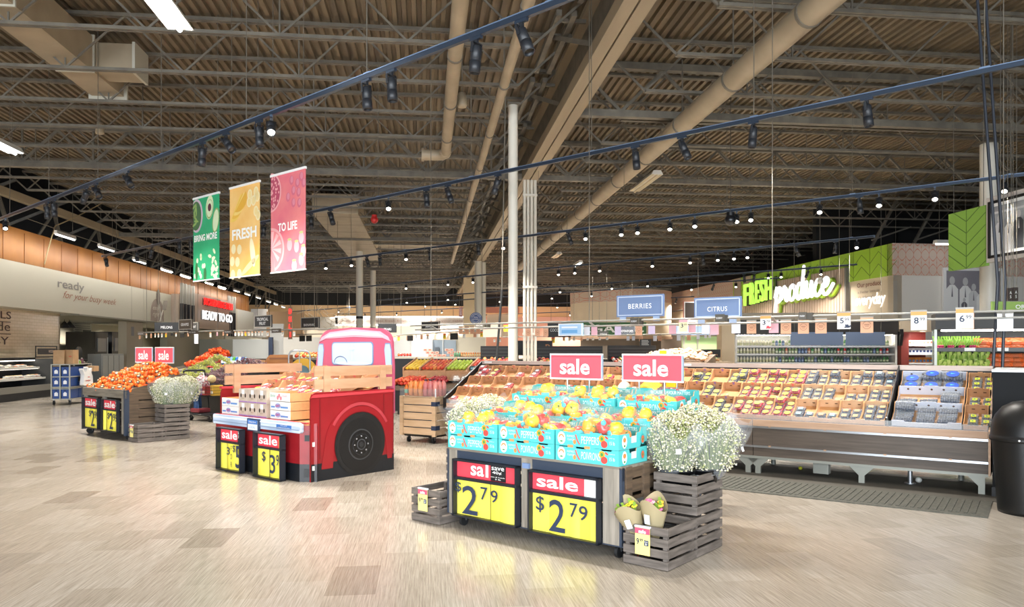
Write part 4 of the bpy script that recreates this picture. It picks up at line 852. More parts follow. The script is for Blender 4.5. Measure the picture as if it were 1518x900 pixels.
def topper(o, x, label, W_=.6, H_=.245, z=1.215, ztop=0, pole=(.1, .42)):
    t = thing('sale_sign', label, 'sign', o.w(x, 0, z), o.rz, 'sale signs on poles')
    mb = MB(); f = .014; mb.box(0, W_, 0, .02, 0, f, WHITE); mb.box(0, W_, 0, .02, H_ - f, H_, WHITE); mb.box(0, f, 0, .02, f, H_ - f, M('#9fb2c6', .4)); mb.box(W_ - f, W_, 0, .02, f, H_ - f, M('#9fb2c6', .4)); mb.build('frame', t)
    mb = MB(); mb.box(f, W_ - f, .004, .012, f, H_ - f, M('#ee5766', .45)); mb.build('card', t)
    mb = MB(); mb.text('sale', W_ * .2, W_ * .77, H_ * .2, H_ * .8, -.001, CARDW, off=.02); mb.build('lettering', t)
    for p in pole: mb = MB(); mb.cyl((p, .012, ztop - z), (p, .012, 0), .009, CHROME, n=8); mb.build('pole', t)
    return t
# slatted flower crates -------------------------------------------------
def crate_proto():
    t = thing('slatted_crate', 'crate', 'crate'); W_, D_, H_ = .35, .43, .3; th = .014; n = 4; sh = H_ / n
    for nm, xs in (('front_slat', 0), ('back_slat', 1), ('left_slat', 2), ('right_slat', 3)):
        for i in range(n):
            mb = MB(); za, zb_ = i * sh + .004, (i + 1) * sh - .014
            if xs == 0: mb.box(0, W_, 0, th, za, zb_, CRATE)
            elif xs == 1: mb.box(0, W_, D_ - th, D_, za, zb_, CRATE)
            elif xs == 2: mb.box(0, th, th, D_ - th, za, zb_, CRATE)
            else: mb.box(W_ - th, W_, th, D_ - th, za, zb_, CRATE)
            mb.build(nm, t, bevel=.002)
    for x in (th, W_ - th - .03):
        for y in (th, D_ - th - .03): mb = MB(); mb.box(x, x + .03, y, y + .03, .004, H_ - .016, CRATE); mb.build('corner_post', t)
    mb = MB(); mb.box(th, W_ - th, th, D_ - th, .006, .02, CRATE); mb.build('bottom_board', t)
    return Proto(t)
CR = crate_proto(); GAP = .43
def crates(o, x, y, where, ref=.0):
    CR.put(o.w(x, y, 0), o.rz, 'grey slatted crate on the floor, at the front %s' % where, 'slatted flower crates')
    CR.put(o.w(x, y + GAP, 0), o.rz, 'grey slatted crate on the floor under another %s' % where, 'slatted flower crates')
    CR.put(o.w(x, y + GAP, .3), o.rz, 'grey slatted crate stacked on top %s' % where, 'slatted flower crates')
def crate_tag(o, x, y, z, label):
    t = thing('price_tag', label, 'price tag', o.w(x, y - .012, z), o.rz); W_, H_ = .115, .2
    mb = MB(); mb.box(0, W_, -.002, .002, 0, H_, M('#ecdf8a', .5)); mb.build('card', t); mb = MB(); mb.box(0, W_, -.003, -.002, H_ * .72, H_ * .92, M('#c8506e', .5)); mb.box(-.002, W_ + .002, -.006, .012, H_ * .94, H_, CLEAR); mb.build('header_strip', t)
    mb = MB(); mb.text('sale', W_ * .25, W_ * .75, H_ * .745, H_ * .87, -.005, CARDW, off=.03); mb.text('9', W_ * .1, W_ * .28, H_ * .34, H_ * .56, -.004, NAVY, off=.02); mb.text('99', W_ * .32, W_ * .54, H_ * .45, H_ * .56, -.004, NAVY, off=.02)
    mb.box(W_ * .62, W_ * .92, -.004, -.003, H_ * .33, H_ * .52, NAVY); mb.text('SAVE', W_ * .66, W_ * .88, H_ * .45, H_ * .49, -.006, CARDW); mb.text('$3', W_ * .7, W_ * .84, H_ * .35, H_ * .43, -.006, CARDW); mb.build('lettering', t)
# baby's breath bunches ---------------------------------------------------
FILM = M('#dfe6ee', .12, alpha=.15); 
def breath_proto(seed, R=.24, H_=.34, wrapH=.42, n=2300):
    random.seed(seed); t = thing('flower_bunch', 'flowers', 'flowers')
    mb = MB(); gs = [M('#7d8a4c', .7), M('#97a262', .7)]
    for i in range(150):
        a = random.random() * 2 * PI; r = R * random.random() ** .6; z = .18 + H_ * (.45 + .5 * random.random()) * (1 - .4 * (r / R) ** 2)
        mb.beam((.03 * math.cos(a), .03 * math.sin(a), 0), (r * math.cos(a), r * math.sin(a), z), .006, .006, gs[i % 2])
    o = mb.build('stems', t); o['kind'] = 'stuff'
    mb = MB(); fl = [M('#dcd6bc', .8), M('#cfc9a6', .8), M('#e6e2d0', .8), M('#b9bd84', .8)]
    for i in range(n):
        a = random.random() * 2 * PI; u = random.random(); rr = R * math.sqrt(u) * (1 + .12 * math.sin(5 * a)); top = .2 + H_ * (1 - .45 * (rr / R) ** 2)
        z = top - random.random() ** 2 * .2; 
        if rr > R * .75: z = .1 + random.random() * (top - .1) ; rr *= .55 + .45 * min(1, z / .3)
        s = .004 + random.random() * .007; x, y = rr * math.cos(a), rr * math.sin(a)
        mb.add([(x + s, y, z), (x, y + s, z), (x - s, y, z), (x, y - s, z), (x, y, z + s), (x, y, z - s * .7)], [(0, 1, 4), (1, 2, 4), (2, 3, 4), (3, 0, 4), (1, 0, 5), (2, 1, 5), (3, 2, 5), (0, 3, 5)], fl[i % 4], True)
    o = mb.build('blossoms', t); o['kind'] = 'stuff'
    mb = MB(); ph = [random.random() * 6 for _ in range(4)]
    def wrap(u, v):
        a = 2 * PI * u; r = .06 + (R * 1.16 - .06) * min(1, v * 1.25) ** .8 + .012 * math.sin(9 * a + ph[0]) * v + (.05 * max(0, v - .8) * 5 * (.5 + .5 * math.sin(3 * a + ph[1])))
        return (r * math.cos(a), r * math.sin(a), .02 + wrapH * v * (1 + .16 * math.sin(2 * a + ph[2]) + .1 * math.sin(7 * a + ph[3]) * v))
    mb.grid(wrap, 40, 8, FILM); mb.build('clear_wrap', t)
    for i in range(2): a = -1.6 + i * .9; mb = MB(); mb.X = Matrix.Translation((R * 1.02 * math.cos(a), R * 1.02 * math.sin(a), .26 + .05 * i)) @ Matrix.Rotation(a + PI / 2, 4, 'Z') @ Matrix.Rotation(-.3, 4, 'X'); mb.cyl((0, -.004, 0), (0, 0, 0), .02, M('#e4e6e6', .4), n=14) if i else mb.box(-.02, .02, -.004, 0, -.018, .018, M('#e9ebeb', .4)); mb.build('sticker', t)
    return Proto(t)
BR = [breath_proto(s, R=.225) for s in (11, 12, 13)]
def bucket(o, x, y, z, label, r=.12, h=.2):
    t = thing('flower_bucket', label, 'bucket', o.w(x, y, z), o.rz); mb = MB(); mb.lathe([(0, .01), (r * .8, .01), (r, h), (r * 1.06, h), (r * 1.06, h + .015), (r * .97, h + .015), (r * .78, .02), (0, .02)], M('#101113', .4), n=24); mb.build('pail', t)
    mb = MB(); mb.tube([(r * math.cos(a) * 1.03, r * math.sin(a) * 1.03, h - .02 + .01 * math.sin(a)) for a in [PI + PI * k / 8 for k in range(9)]], .004, CHROME, 5); mb.build('handle', t)
# ================================================================== the pepper stand
PS = Frame(Vector((-.54, 6.415, 0)), R_DISP); PW, PD = 1.72, 1.26
t = thing('display_stand', 'grey wood display stand stacked with turquoise pepper cartons', 'display stand', PS.o, R_DISP)
for nm, x0, x1 in (('post', 0, .09), ('post', .80, .905), ('post', PW - .16, PW - .02)): mb = MB(); mb.box(x0, x1, 0, .05, .1, .645, GWOODV); mb.build(nm, t, bevel=.003)
for x, y in ((PW - .02, 0), (-.02, .0), (PW - .02, PD - .04), (-.02, PD - .04)): mb = MB(); mb.box(x, x + .02, y, y + .04, .1, .655, SLATEB); mb.build('metal_corner', t)
mb = MB(); mb.box(0, PW, .01, .04, .56, .65, SLATEB); mb.box(0, PW, .02, .05, .085, .12, SLATEB); mb.box(0, PW, .1, .13, .03 + .06, .3, FRAMEB); mb.build('front_rail', t)
for sx_ in (0, 1):
    X = PW - .03 if sx_ else .0
    for z in (.1, .22, .34, .46, .565): mb = MB(); mb.box(X, X + .02, .04, PD - .04, z, z + .09, DWOOD); mb.build('side_board', t)
    for y in (.05, .3, .62, PD - .14): mb = MB(); mb.box(X - .02 + .034 * sx_, X + .006 + .034 * sx_, y, y + .08, .1, .655, DWOOD); mb.build('side_batten', t)
mb = MB(); mb.box(PW - .005, PW + .004, .03, .52, .38, .41, CHROME); mb.build('side_rail', t)
mb = MB(); mb.box(-.02, PW, 0, PD, .645, .665, GWOOD); mb.box(0, PW, .44, PD, .665, .83, GWOOD); mb.box(0, PW, .86, PD, .83, .87, GWOOD); mb.build('stepped_top', t)
mb = MB(); mb.box(0, PW - .02, PD - .03, PD, .1, .645, GWOOD); mb.build('back_panel', t)
mb = MB(); mb.box(.1, PW - .1, .15, PD - .15, .1, .12, FRAMEB); mb.build('base_board', t)
for x, y in ((.12, .06), (PW - .06, .06), (.12, PD - .12), (PW - .08, PD - .12)): caster(x, y, t)
mb = MB(); mb.box(.825, .89, -.02, 0, .57, .61, SLATE); mb.build('label_holder', t)
board(t, .095, .795, .1, .58, 0, [('sa', .24, .46, .17, .78, CARDW), ('l', .49, .535, .17, .95, CARDW), ('#', .57, .81, .02, .98, M('#14161a')), ('save', .59, .79, .68, .88, CARDW), ('40¢', .6, .75, .42, .62, CARDW), ('mix & match', .58, .8, .24, .3, CARDW), ('3 lb', .65, .74, .1, .18, CARDW)],
      ([(0, .56, 0), (.57, .72, .004), (.72, 1, .02)], [('$', .0, .1, .62, .93, NAVY), ('2', .12, .38, .05, .86, NAVY), ('7', .43, .545, .53, .89, NAVY), ('9', .6, .71, .5, .85, NAVY)]))
board(t, .91, PW - .165, .09, .57, 0, [('sale', .07, .7, .17, .88, CARDW), ('#', .79, 1, 0, 1, CARDW)],
      ([(0, .27, 0), (.27, .58, .012), (.58, .73, .006), (.73, .88, 0), (.88, 1, 0)], [('$', .08, .21, .5, .93, NAVY), ('2', .285, .53, .07, .9, NAVY), ('7', .6, .715, .52, .88, NAVY), ('9', .735, .86, .48, .85, NAVY)]))
# pepper cartons ----------------------------------------------------------------
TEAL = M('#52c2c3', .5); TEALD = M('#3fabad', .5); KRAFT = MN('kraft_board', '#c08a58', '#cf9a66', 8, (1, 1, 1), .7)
LOGO_W = M('#f5f6f2', .5); LOGO_O = M('#f08a4a', .5); LOGO_G = M('#3c8f4a', .5); REDP = M('#e04a44', .4); ORP = M('#f2a02c', .4)
def carton(name_text, top):
    t = thing('pepper_carton', 'carton', 'carton'); W_, D_, H_ = .555, .4, .112; th = .006
    mb = MB(); prof = []
    hi = H_
    # front wall with castellated lip
    lip = [(0, 0), (W_, 0), (W_, hi), (W_ * .9, hi), (W_ * .89, hi - .01), (W_ * .74, hi - .01), (W_ * .73, hi), (W_ * .6, hi), (W_ * .59, hi + .008), (W_ * .5, hi + .008), (W_ * .49, hi - .012), (W_ * .34, hi - .012), (W_ * .33, hi), (W_ * .2, hi), (W_ * .19, hi - .006), (W_ * .06, hi - .006), (.05 * W_, hi), (0, hi)]
    mb.prism(lip, 0, th, TEAL); mb.build('front_wall', t)
    hb = hi + .035
    mb = MB(); bl = [(0, 0), (W_, 0), (W_, hb), (W_ * .8, hb), (W_ * .78, hb - .012), (W_ * .62, hb - .012), (W_ * .6, hb), (W_ * .4, hb), (W_ * .38, hb - .012), (W_ * .22, hb - .012), (W_ * .2, hb), (0, hb)]
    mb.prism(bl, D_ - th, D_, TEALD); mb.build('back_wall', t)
    for X in (0, W_ - th):
        mb = MB(); sd = [(th, 0), (D_ - th, 0), (D_ - th, hb), (D_ * .78, hb), (D_ * .74, hi), (D_ * .62, hi), (D_ * .6, hi - .03), (D_ * .38, hi - .03), (D_ * .36, hi), (th, hi)]
        mb.prism(sd, X, X + th, TEAL, side=KRAFT, ax='x'); mb.build('side_wall', t)
    mb = MB(); mb.box(th, W_ - th, th, D_ - th, 0, .006, KRAFT); mb.build('bottom', t)
    for x in (.2, .47): mb = MB(); mb.box(W_ * x, W_ * x + .05, -.002, .012, H_ - .008, H_ + .012, KRAFT); mb.build('tab', t)
    mb = MB(); y = -.002
    disc(mb, .055, H_ * .5, .036, H_ * .42, LOGO_W, y)
    for k in range(8): a, b_ = PI * k / 8, PI * (k + 1) / 8; mb.add([(.055 + .026 * math.cos(a), y - .001, .06 + .026 * math.sin(a)), (.055 + .026 * math.cos(b_), y - .001, .06 + .026 * math.sin(b_)), (.055 + .015 * math.cos(b_), y - .001, .06 + .015 * math.sin(b_)), (.055 + .015 * math.cos(a), y - .001, .06 + .015 * math.sin(a))], [(0, 1, 2, 3)], LOGO_O)
    mb.text('SUNSET', .03, .08, .045, .055, y - .001, NAVY); disc(mb, .055, .032, .014, .006, LOGO_G, y - .001)
    mb.build('logo_print', t)
    mb = MB(); W2 = M('#e9fbfa', .5)
    mb.text('INSPIRED', .105, .175, .066, .082, y, W2); mb.text('FLAVOR', .112, .175, .042, .058, y, W2)
    mb.text(name_text, .235, .39 if len(name_text) < 8 else .40, .026, .082, y, W2, off=-.004)
    mb.text('24-8 oz', .475, .525, .08, .088, y, W2); mb.text('15 lb', .48, .525, .035, .06, y, W2); mb.build('lettering', t)
    mb = MB(); mb.tube([(.185, y, .09), (.195, y, .06), (.212, y, .03), (.222, y, .02)], .005, REDP, 6); disc(mb, .175, .035, .014, .018, LOGO_O, y); disc(mb, .415, .075, .026, .026, ORP, y); disc(mb, .415, .075, .012, .014, LOGO_G, y - .001); disc(mb, .435, .036, .028, .026, REDP, y - .0005); disc(mb, .455, .085, .016, .008, REDP, y, tilt=-.6); mb.build('vegetable_print', t)
    # back inside lettering and the right end print
    mb = MB(); mb.text('BECAUSE FLAVOUR MATTERS', .1, W_ - .08, hi - .01, hi + .018, D_ - th - .001, W2); mb.build('inside_lettering', t)
    mb = MB(); mb.X = Matrix.Translation((W_ + .001, 0, 0)) @ Matrix.Rotation(PI / 2, 4, 'Z')
    disc(mb, .075, H_ * .5, .034, H_ * .42, LOGO_W, y); disc(mb, .075, H_ * .62, .02, .018, LOGO_O, y - .001); disc(mb, .075, H_ * .24, .012, .008, LOGO_G, y - .001); mb.box(.17, .24, y, y + .001, .04, .09, M('#dfe4e2')); disc(mb, .33, .055, .03, .038, TEALD, y); disc(mb, .33, .055, .02, .028, M('#e2603a'), y - .001); disc(mb, .33, .055, .008, .012, LOGO_G, y - .002); mb.build('end_print', t)
    return Proto(t)
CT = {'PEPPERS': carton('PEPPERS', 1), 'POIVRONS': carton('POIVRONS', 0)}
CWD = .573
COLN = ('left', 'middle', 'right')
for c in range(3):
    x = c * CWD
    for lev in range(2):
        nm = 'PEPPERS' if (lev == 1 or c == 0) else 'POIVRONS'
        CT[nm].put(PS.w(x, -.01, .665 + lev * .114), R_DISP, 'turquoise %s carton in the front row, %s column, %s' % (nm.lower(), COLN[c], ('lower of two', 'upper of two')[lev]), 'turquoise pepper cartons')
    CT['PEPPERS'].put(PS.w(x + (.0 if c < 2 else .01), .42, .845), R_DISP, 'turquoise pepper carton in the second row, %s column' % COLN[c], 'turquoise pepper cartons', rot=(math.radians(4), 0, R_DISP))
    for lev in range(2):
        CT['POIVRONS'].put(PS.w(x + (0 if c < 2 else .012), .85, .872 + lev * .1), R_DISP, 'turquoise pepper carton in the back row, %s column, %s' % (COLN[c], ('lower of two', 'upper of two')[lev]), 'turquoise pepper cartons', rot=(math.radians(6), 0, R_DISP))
# bagged peppers
PCOL = [M('#f4a11c', .25, coat=.3), M('#f6bb20', .25, coat=.3), M('#d9372a', .25, coat=.3), M('#f07f1e', .25, coat=.3)]; STEMG = M('#5f8a3a', .6)
BAGF = M('#e6eaee', .08, alpha=.06); LBL = M('#4fb4bb', .4)
def pepper_geo(mb, m): mb.sphere((0, 0, 0), .049, m, 16, 9, (1, 1, .95), lambda a, p: (1 + .09 * math.cos(4 * a)) * (1 - .25 * max(0, math.sin(p)) ** 6 - .1 * max(0, -math.sin(p)) ** 4))
PEPM = []
for m in PCOL: mb = MB(); pepper_geo(mb, m); o = mb.build('bell_pepper'); PEPM.append(o.data); bpy.data.objects.remove(o)
mb = MB(); mb.tube([(0, 0, .028), (.002, 0, .042), (.008, 0, .056)], .006, STEMG, 7); mb.sphere((0, 0, .033), .014, STEMG, 8, 4, (1, 1, .3)); o = mb.build('stem'); STEMM = o.data; bpy.data.objects.remove(o)
random.seed(21)
def pepper_bag(cols, seed):
    r = random.Random(seed); t = thing('pepper_bag', 'bag', 'peppers')
    for i, (x, y, z) in enumerate(((-.05, .0, .045), (.045, -.03, .045), (.01, .055, .05), (0, .005, .1))[:len(cols)]):
        o = bpy.data.objects.new('bell_pepper', PEPM[cols[i]]); C.objects.link(o); o.parent = t; o.location = (x, y, z); o.rotation_euler = (r.uniform(-1.2, 1.2), r.uniform(-1.2, 1.2), r.uniform(0, 6))
        s = bpy.data.objects.new('stem', STEMM); C.objects.link(s); s.parent = o
    mb = MB(); ph = [r.random() * 6 for _ in range(5)]
    mb.sphere((0, 0, .058), .115, BAGF, 20, 12, (1, .85, .68), lambda a, p: 1 + .05 * math.sin(5 * a + ph[0]) * math.cos(3 * p + ph[1]) + .04 * math.sin(9 * a + 7 * p + ph[2])); mb.build('clear_bag', t)
    mb = MB(); mb.X = Matrix.Rotation(r.uniform(-.6, .6), 4, 'Z'); mb.box(-.03, .03, -.104, -.1, .05, .085, LBL) if r.random() < .6 else mb.sphere((.02, -.09, .08), .018, LBL, 10, 6, (1, .3, 1)); mb.build('label', t)
    return Proto(t)
PB = [pepper_bag(c, i) for i, c in enumerate(((0, 1, 2), (1, 0, 3, 1), (0, 2, 1), (3, 0, 2, 1), (1, 1, 2)))]
def fill(c, row, y0, z0, n, tall=0, rnd=random):
    pos = {2: ((.16, .17), (.39, .18)), 3: ((.13, .14), (.29, .24), (.43, .15)), 4: ((.12, .12), (.3, .11), (.44, .14), (.22, .27)), 5: ((.11, .12), (.28, .1), (.44, .12), (.18, .27), (.37, .28))}[n]
    for i, (x, y) in enumerate(pos):
        PB[rnd.randrange(5)].put(PS.w(c * CWD + x, y0 + y, z0 - (.07 if row == 'back row' else 0) + .012 + tall * (i % 2) * .07), R_DISP + rnd.uniform(-.9, .9), 'clear bag of bell peppers, %s carton, %s column, %s bag from left' % (row, COLN[c], NTH[sorted(p[0] for p in pos).index(x)]), 'bagged bell peppers').scale = (1.18, 1.18, 1.15)
R3 = random.Random(4)
fill(0, 'front', -.01, .79, 4, 0, R3); fill(1, 'front', -.01, .80, 5, 1, R3); fill(2, 'front', -.01, .79, 4, 1, R3)
fill(0, 'second row', .42, .862, 4, 0, R3); fill(1, 'second row', .42, .868, 5, 1, R3); fill(2, 'second row', .42, .862, 4, 0, R3)
fill(0, 'back row', .85, 1.065, 4, 0, R3); fill(1, 'back row', .85, 1.065, 4, 0, R3); fill(2, 'back row', .85, 1.065, 4, 0, R3)
TS = Frame(PS.w(0, 1.22, 0), R_DISP)
topper(TS, .1 + .06, 'pink sale sign on thin poles behind the pepper cartons, left of the pair', ztop=.95, pole=(.2, .45)); topper(TS, .97, 'pink sale sign on thin poles behind the pepper cartons, right of the pair', ztop=.95, pole=(.17, .42))
# flower crates either side of the pepper stand
crates(PS, -.385, -.08, 'left of the pepper stand'); crate_tag(PS, -.385 + .1, -.08, .1, 'small yellow sale tag on the crate left of the pepper stand')
crates(PS, PW + .03, -.03, 'right of the pepper stand'); crate_tag(PS, PW + .03 + .105, -.03, .085, 'yellow sale tag reading 9.99 on the crate right of the pepper stand')
bucket(PS, PW + .15, .56, .46, 'black bucket of baby\'s breath on the crates right of the pepper stand, front one', .13, .13); bucket(PS, PW + .27, .72, .46, 'black bucket of baby\'s breath on the crates right of the pepper stand, back one', .13, .13)
BR[0].put(PS.w(PW + .12, .53, .5), 0, 'wrapped white baby\'s breath bunch beside the pepper cartons, front left'); BR[1].put(PS.w(PW + .33, .76, .5), 1.0, 'wrapped white baby\'s breath bunch on the crates, right one with the flared wrap'); BR[2].put(PS.w(PW + .16, .82, .54), 2.0, 'wrapped white baby\'s breath bunch at the back between two others')
bucket(PS, -.2, .56, .46, 'black bucket on the crates left of the pepper stand', .13, .13)
BR[1].put(PS.w(-.2, .5, .52), 3.0, 'wrapped baby\'s breath bunch left of the pepper cartons, front one'); BR[0].put(PS.w(-.17, .72, .54), 4.0, 'wrapped baby\'s breath bunch left of the pepper cartons, back one')
# bouquets in the front right crate
def bouquet(o, x, y, z, tilt, rz, cols, label, seed):
    r = random.Random(seed); t = thing('bouquet', label, 'bouquet', o.w(x, y, z), o.rz); t.rotation_euler = (tilt[0], tilt[1], o.rz + rz)
    mb = MB(); PAP = M('#a89a78', .55); 
    mb.grid(lambda u, v: ((.025 + .075 * v) * math.cos(2 * PI * u) * (1 + .1 * math.sin(6 * PI * u)), (.025 + .06 * v) * math.sin(2 * PI * u), .3 * v + (.05 * math.cos(2 * PI * (u - .25) * 2) + .03) * v * v), 24, 5, PAP); mb.build('paper_wrap', t)
    for i in range(11):
        a, q = r.random() * 6.28, r.random() ** .5 * .065; c = (q * math.cos(a), q * math.sin(a) * .8, .29 + .05 * r.random()); m = cols[i % len(cols)]; mb = MB()
        for k in range(7): b = 2 * PI * k / 7; mb.sphere((c[0] + .014 * math.cos(b), c[1] + .014 * math.sin(b), c[2] + .004), .011, m, 6, 4, (1, 1, .6))
        mb.sphere(c, .009, M('#d8b23a'), 6, 4); mb.build('blossom', t)
    mb = MB()
    for i in range(12): a = r.random() * 6.28; mb.beam((0, 0, .1), (.07 * math.cos(a), .06 * math.sin(a), .28 + .08 * r.random()), .02, .003, M('#7fa03c', .6))
    mb.build('leaf', t)
    mb = MB(); mb.box(-.02, .02, -.085, -.083, .2, .27, M('#e8f0f4', .4)); mb.build('tag', t)
bouquet(PS, PW + .1, .1, .1, (math.radians(20), math.radians(-16), 0), .3, [M('#e9e23c', .6), M('#8a2c5c', .6), M('#b9d23c', .6)], 'yellow and purple bouquet in brown paper, left of two in the front crate', 1)
bouquet(PS, PW + .2, .12, .12, (math.radians(14), math.radians(4), 0), 0, [M('#e06a9c', .6), M('#f0c23c', .6), M('#f3b6cc', .6), M('#d83a4a', .6)], 'pink and yellow bouquet in brown paper, right of two in the front crate', 2)
t = thing('flower_bucket', 'black bucket inside the front right crate behind the bouquets', 'bucket', PS.w(PW + .205, .21, .025), R_DISP); mb = MB(); mb.lathe([(0, 0), (.1, 0), (.125, .2), (.135, .2), (.12, .19), (.09, .01), (0, .01)], M('#141517', .5), n=20); mb.build('pail', t); mb = MB(); mb.lathe([(.135, .2), (.14, .205), (.135, .21)], M('#141517', .5), n=20); mb.build('rim', t)
# orange scrap on the floor beside the stand's caster
t = thing('plastic_scrap', 'orange scrap on the floor under the right front corner of the pepper stand', 'scrap', PS.w(PW + .02, .02, 0), R_DISP); mb = MB(); mb.grid(lambda u, v: (.05 * u, .1 * v, .005 + .025 * math.sin(3 * u + 5 * v) ** 2), 6, 6, M('#e0552c', .4)); mb.build('scrap_sheet', t)
# ================================================================== the orange stand on the left
OS = Frame(Vector((-7.69, 13.42, 0)), R_DISP); OW, OD = 1.78, 1.02
t = thing('display_stand', 'dark slatted display stand heaped with bagged mandarins', 'display stand', OS.o, R_DISP)
for x0, x1 in ((.05, .13), (.84, .93), (1.6, 1.7)): mb = MB(); mb.box(x0, x1, 0, .04, .1, .7, GWOODV); mb.build('post', t)
mb = MB(); mb.box(0, OW, -.02, .02, .69, .83, GWOOD); mb.build('front_board', t, bevel=.004)
for x in (0, OW - .04): mb = MB(); mb.box(x, x + .04, -.025, .05, .08, .83, SLATEB); mb.build('metal_corner', t)
for sx_, X in ((0, 0), (1, OW - .03)):
    for i, z in enumerate((.1, .24, .38, .52)): mb = MB(); mb.box(X, X + .02, .05, OD, z, z + .125, DWOOD); mb.build('side_board', t)
    mb = MB(); mb.prism([(.05, .665), (OD, .665), (OD, 1.08), (.05, .83)], X, X + .025, DWOOD, ax='x'); mb.build('side_panel', t); mb = MB(); mb.box(X - .005, X + .03, .05, .2, .1, .68, DWOOD); mb.build('side_batten', t)
mb = MB(); mb.box(0, OW, OD - .03, OD, .1, 1.08, GWOOD); mb.build('back_panel', t)
mb = MB(); mb.prism([(.02, .7), (OD - .03, .95), (OD - .03, .98), (.02, .73)], .03, OW - .03, GWOOD, ax='x'); mb.build('sloped_tray', t)
for x in (.08, .16, OW - .08): caster(x, .08, t, .05)
caster(.1, OD - .1, t); caster(OW - .1, OD - .1, t)
B2 = [('sale', .05, .74, .15, .88, CARDW), ('#', .77, 1, .0, 1, M('#14161a')), ('save', .8, .97, .66, .86, CARDW), ('2.50', .8, .97, .36, .56, CARDW), ('ea', .84, .94, .12, .24, CARDW)]
board(t, .14, .8, .12, .66, -.01, B2, ([(0, .35, .01), (.35, .72, .015), (.72, 1, .005)], [('$', .36, .5, .55, .9, NAVY), ('2', .5, .72, .08, .9, NAVY), ('9', .74, .85, .5, .88, NAVY), ('9', .87, .98, .48, .86, NAVY)]))
board(t, .95, 1.58, .12, .66, -.01, B2, ([(0, .16, .03), (.2, .5, .02), (.5, .75, .01), (.75, 1, 0)], [('$', .32, .46, .55, .9, NAVY), ('2', .46, .68, .08, .9, NAVY), ('9', .7, .82, .5, .88, NAVY), ('9', .84, .97, .48, .86, NAVY)]))
crates(OS, OW + .08, .0, 'right of the mandarin stand'); crate_tag(OS, OW + .17, .0, .08, 'small yellow tag on the crate right of the mandarin stand')
CR.put(OS.w(-.38, .3, 0), R_DISP, 'grey slatted crate on the floor left of the mandarin stand', 'slatted flower crates'); crate_tag(OS, -.3, .3, .08, 'small pink tag on the crate left of the mandarin stand')
bucket(OS, OW + .26, .64, .44, 'black bucket of baby\'s breath right of the mandarin stand', .16, .13)
BR[2].put(OS.w(OW + .18, .56, .5), 0.5, 'wrapped baby\'s breath bunch right of the mandarin stand, front one'); BR[0].put(OS.w(OW + .32, .72, .5), 1.5, 'wrapped baby\'s breath bunch right of the mandarin stand, middle one'); BR[1].put(OS.w(OW + .3, .86, .52), 2.5, 'wrapped baby\'s breath bunch right of the mandarin stand, back one')
TS = Frame(OS.w(0, OD - .05, 0), R_DISP)
topper(TS, -.14, 'red sale sign on poles behind the mandarins, left of the pair', .7, .29, 1.25, ztop=1.0); topper(TS, .68, 'red sale sign on poles behind the mandarins, right of the pair', .7, .29, 1.25, ztop=1.0)
# bagged mandarins
MAND = [M('#f0762a', .35), M('#ee6a1e', .35), M('#f58a3a', .35)]; NET = M('#e2571e', .5)
MM = []
for m in MAND: mb = MB(); mb.sphere((0, 0, 0), .036, m, 10, 7, (1, 1, .88)); o = mb.build('mandarin'); MM.append(o.data); bpy.data.objects.remove(o)
def mandarin_bag(seed):
    r = random.Random(seed); t = thing('mandarin_bag', 'bag', 'mandarins'); k = 0
    for z, ring in ((.034, ((-.09, -.04), (-.02, -.05), (.05, -.045), (.1, 0), (-.07, .03), (0, .025), (.06, .04))), (.088, ((-.055, -.02), (.015, -.015), (.065, .01), (-.01, .035)))):
        for x, y in ring:
            o = bpy.data.objects.new('mandarin', MM[k % 3]); C.objects.link(o); o.parent = t; o.location = (x + r.uniform(-.008, .008), y + r.uniform(-.008, .008), z + r.uniform(-.006, .006)); k += 1
    mb = MB(); mb.X = Matrix.Translation((.02, -.05, .08)) @ Matrix.Rotation(r.uniform(-.5, .5), 4, 'Z') @ Matrix.Rotation(-.5, 4, 'X'); mb.box(-.035, .035, -.012, -.008, -.025, .025, M('#5a5044', .4)); mb.box(-.02, .015, -.014, -.012, -.008, .012, M('#e9d9b0', .4)); mb.build('label', t)
    mb = MB(); mb.cyl((.11, 0, .05), (.17, .02, .085), .022, NET, r1=.006, n=8); mb.build('net_tail', t)
    return Proto(t)
MBG = [mandarin_bag(s) for s in range(4)]
r = random.Random(9); k = 0
for j in range(5):
    for i in range(7):
        x = .15 + i * .247 + r.uniform(-.03, .03); y = .1 + j * .19; z = .72 + y * .24 + .035 + (.04 if j > 0 else 0) + .16 * math.exp(-((x - .95) ** 2) / .5) * (j / 2.2) * .5
        MBG[r.randrange(4)].put(OS.w(x, y, z), 0, 'net bag of mandarins in the %s row of the heap, %s from the left' % (NTH[j], NTH[i]), 'bagged mandarins', rot=(r.uniform(-.2, .3), r.uniform(-.3, .3), R_DISP + r.uniform(-.8, .8)))
        if j in (1, 2, 3) and i in (1, 2, 3, 4, 5): MBG[r.randrange(4)].put(OS.w(x + .1, y + .08, z + .1), 0, 'net bag of mandarins atop the heap, above %s row, %s from left' % (NTH[j], NTH[i - 1]), 'bagged mandarins', rot=(r.uniform(-.3, .4), r.uniform(-.4, .4), R_DISP + r.uniform(-1, 1)))
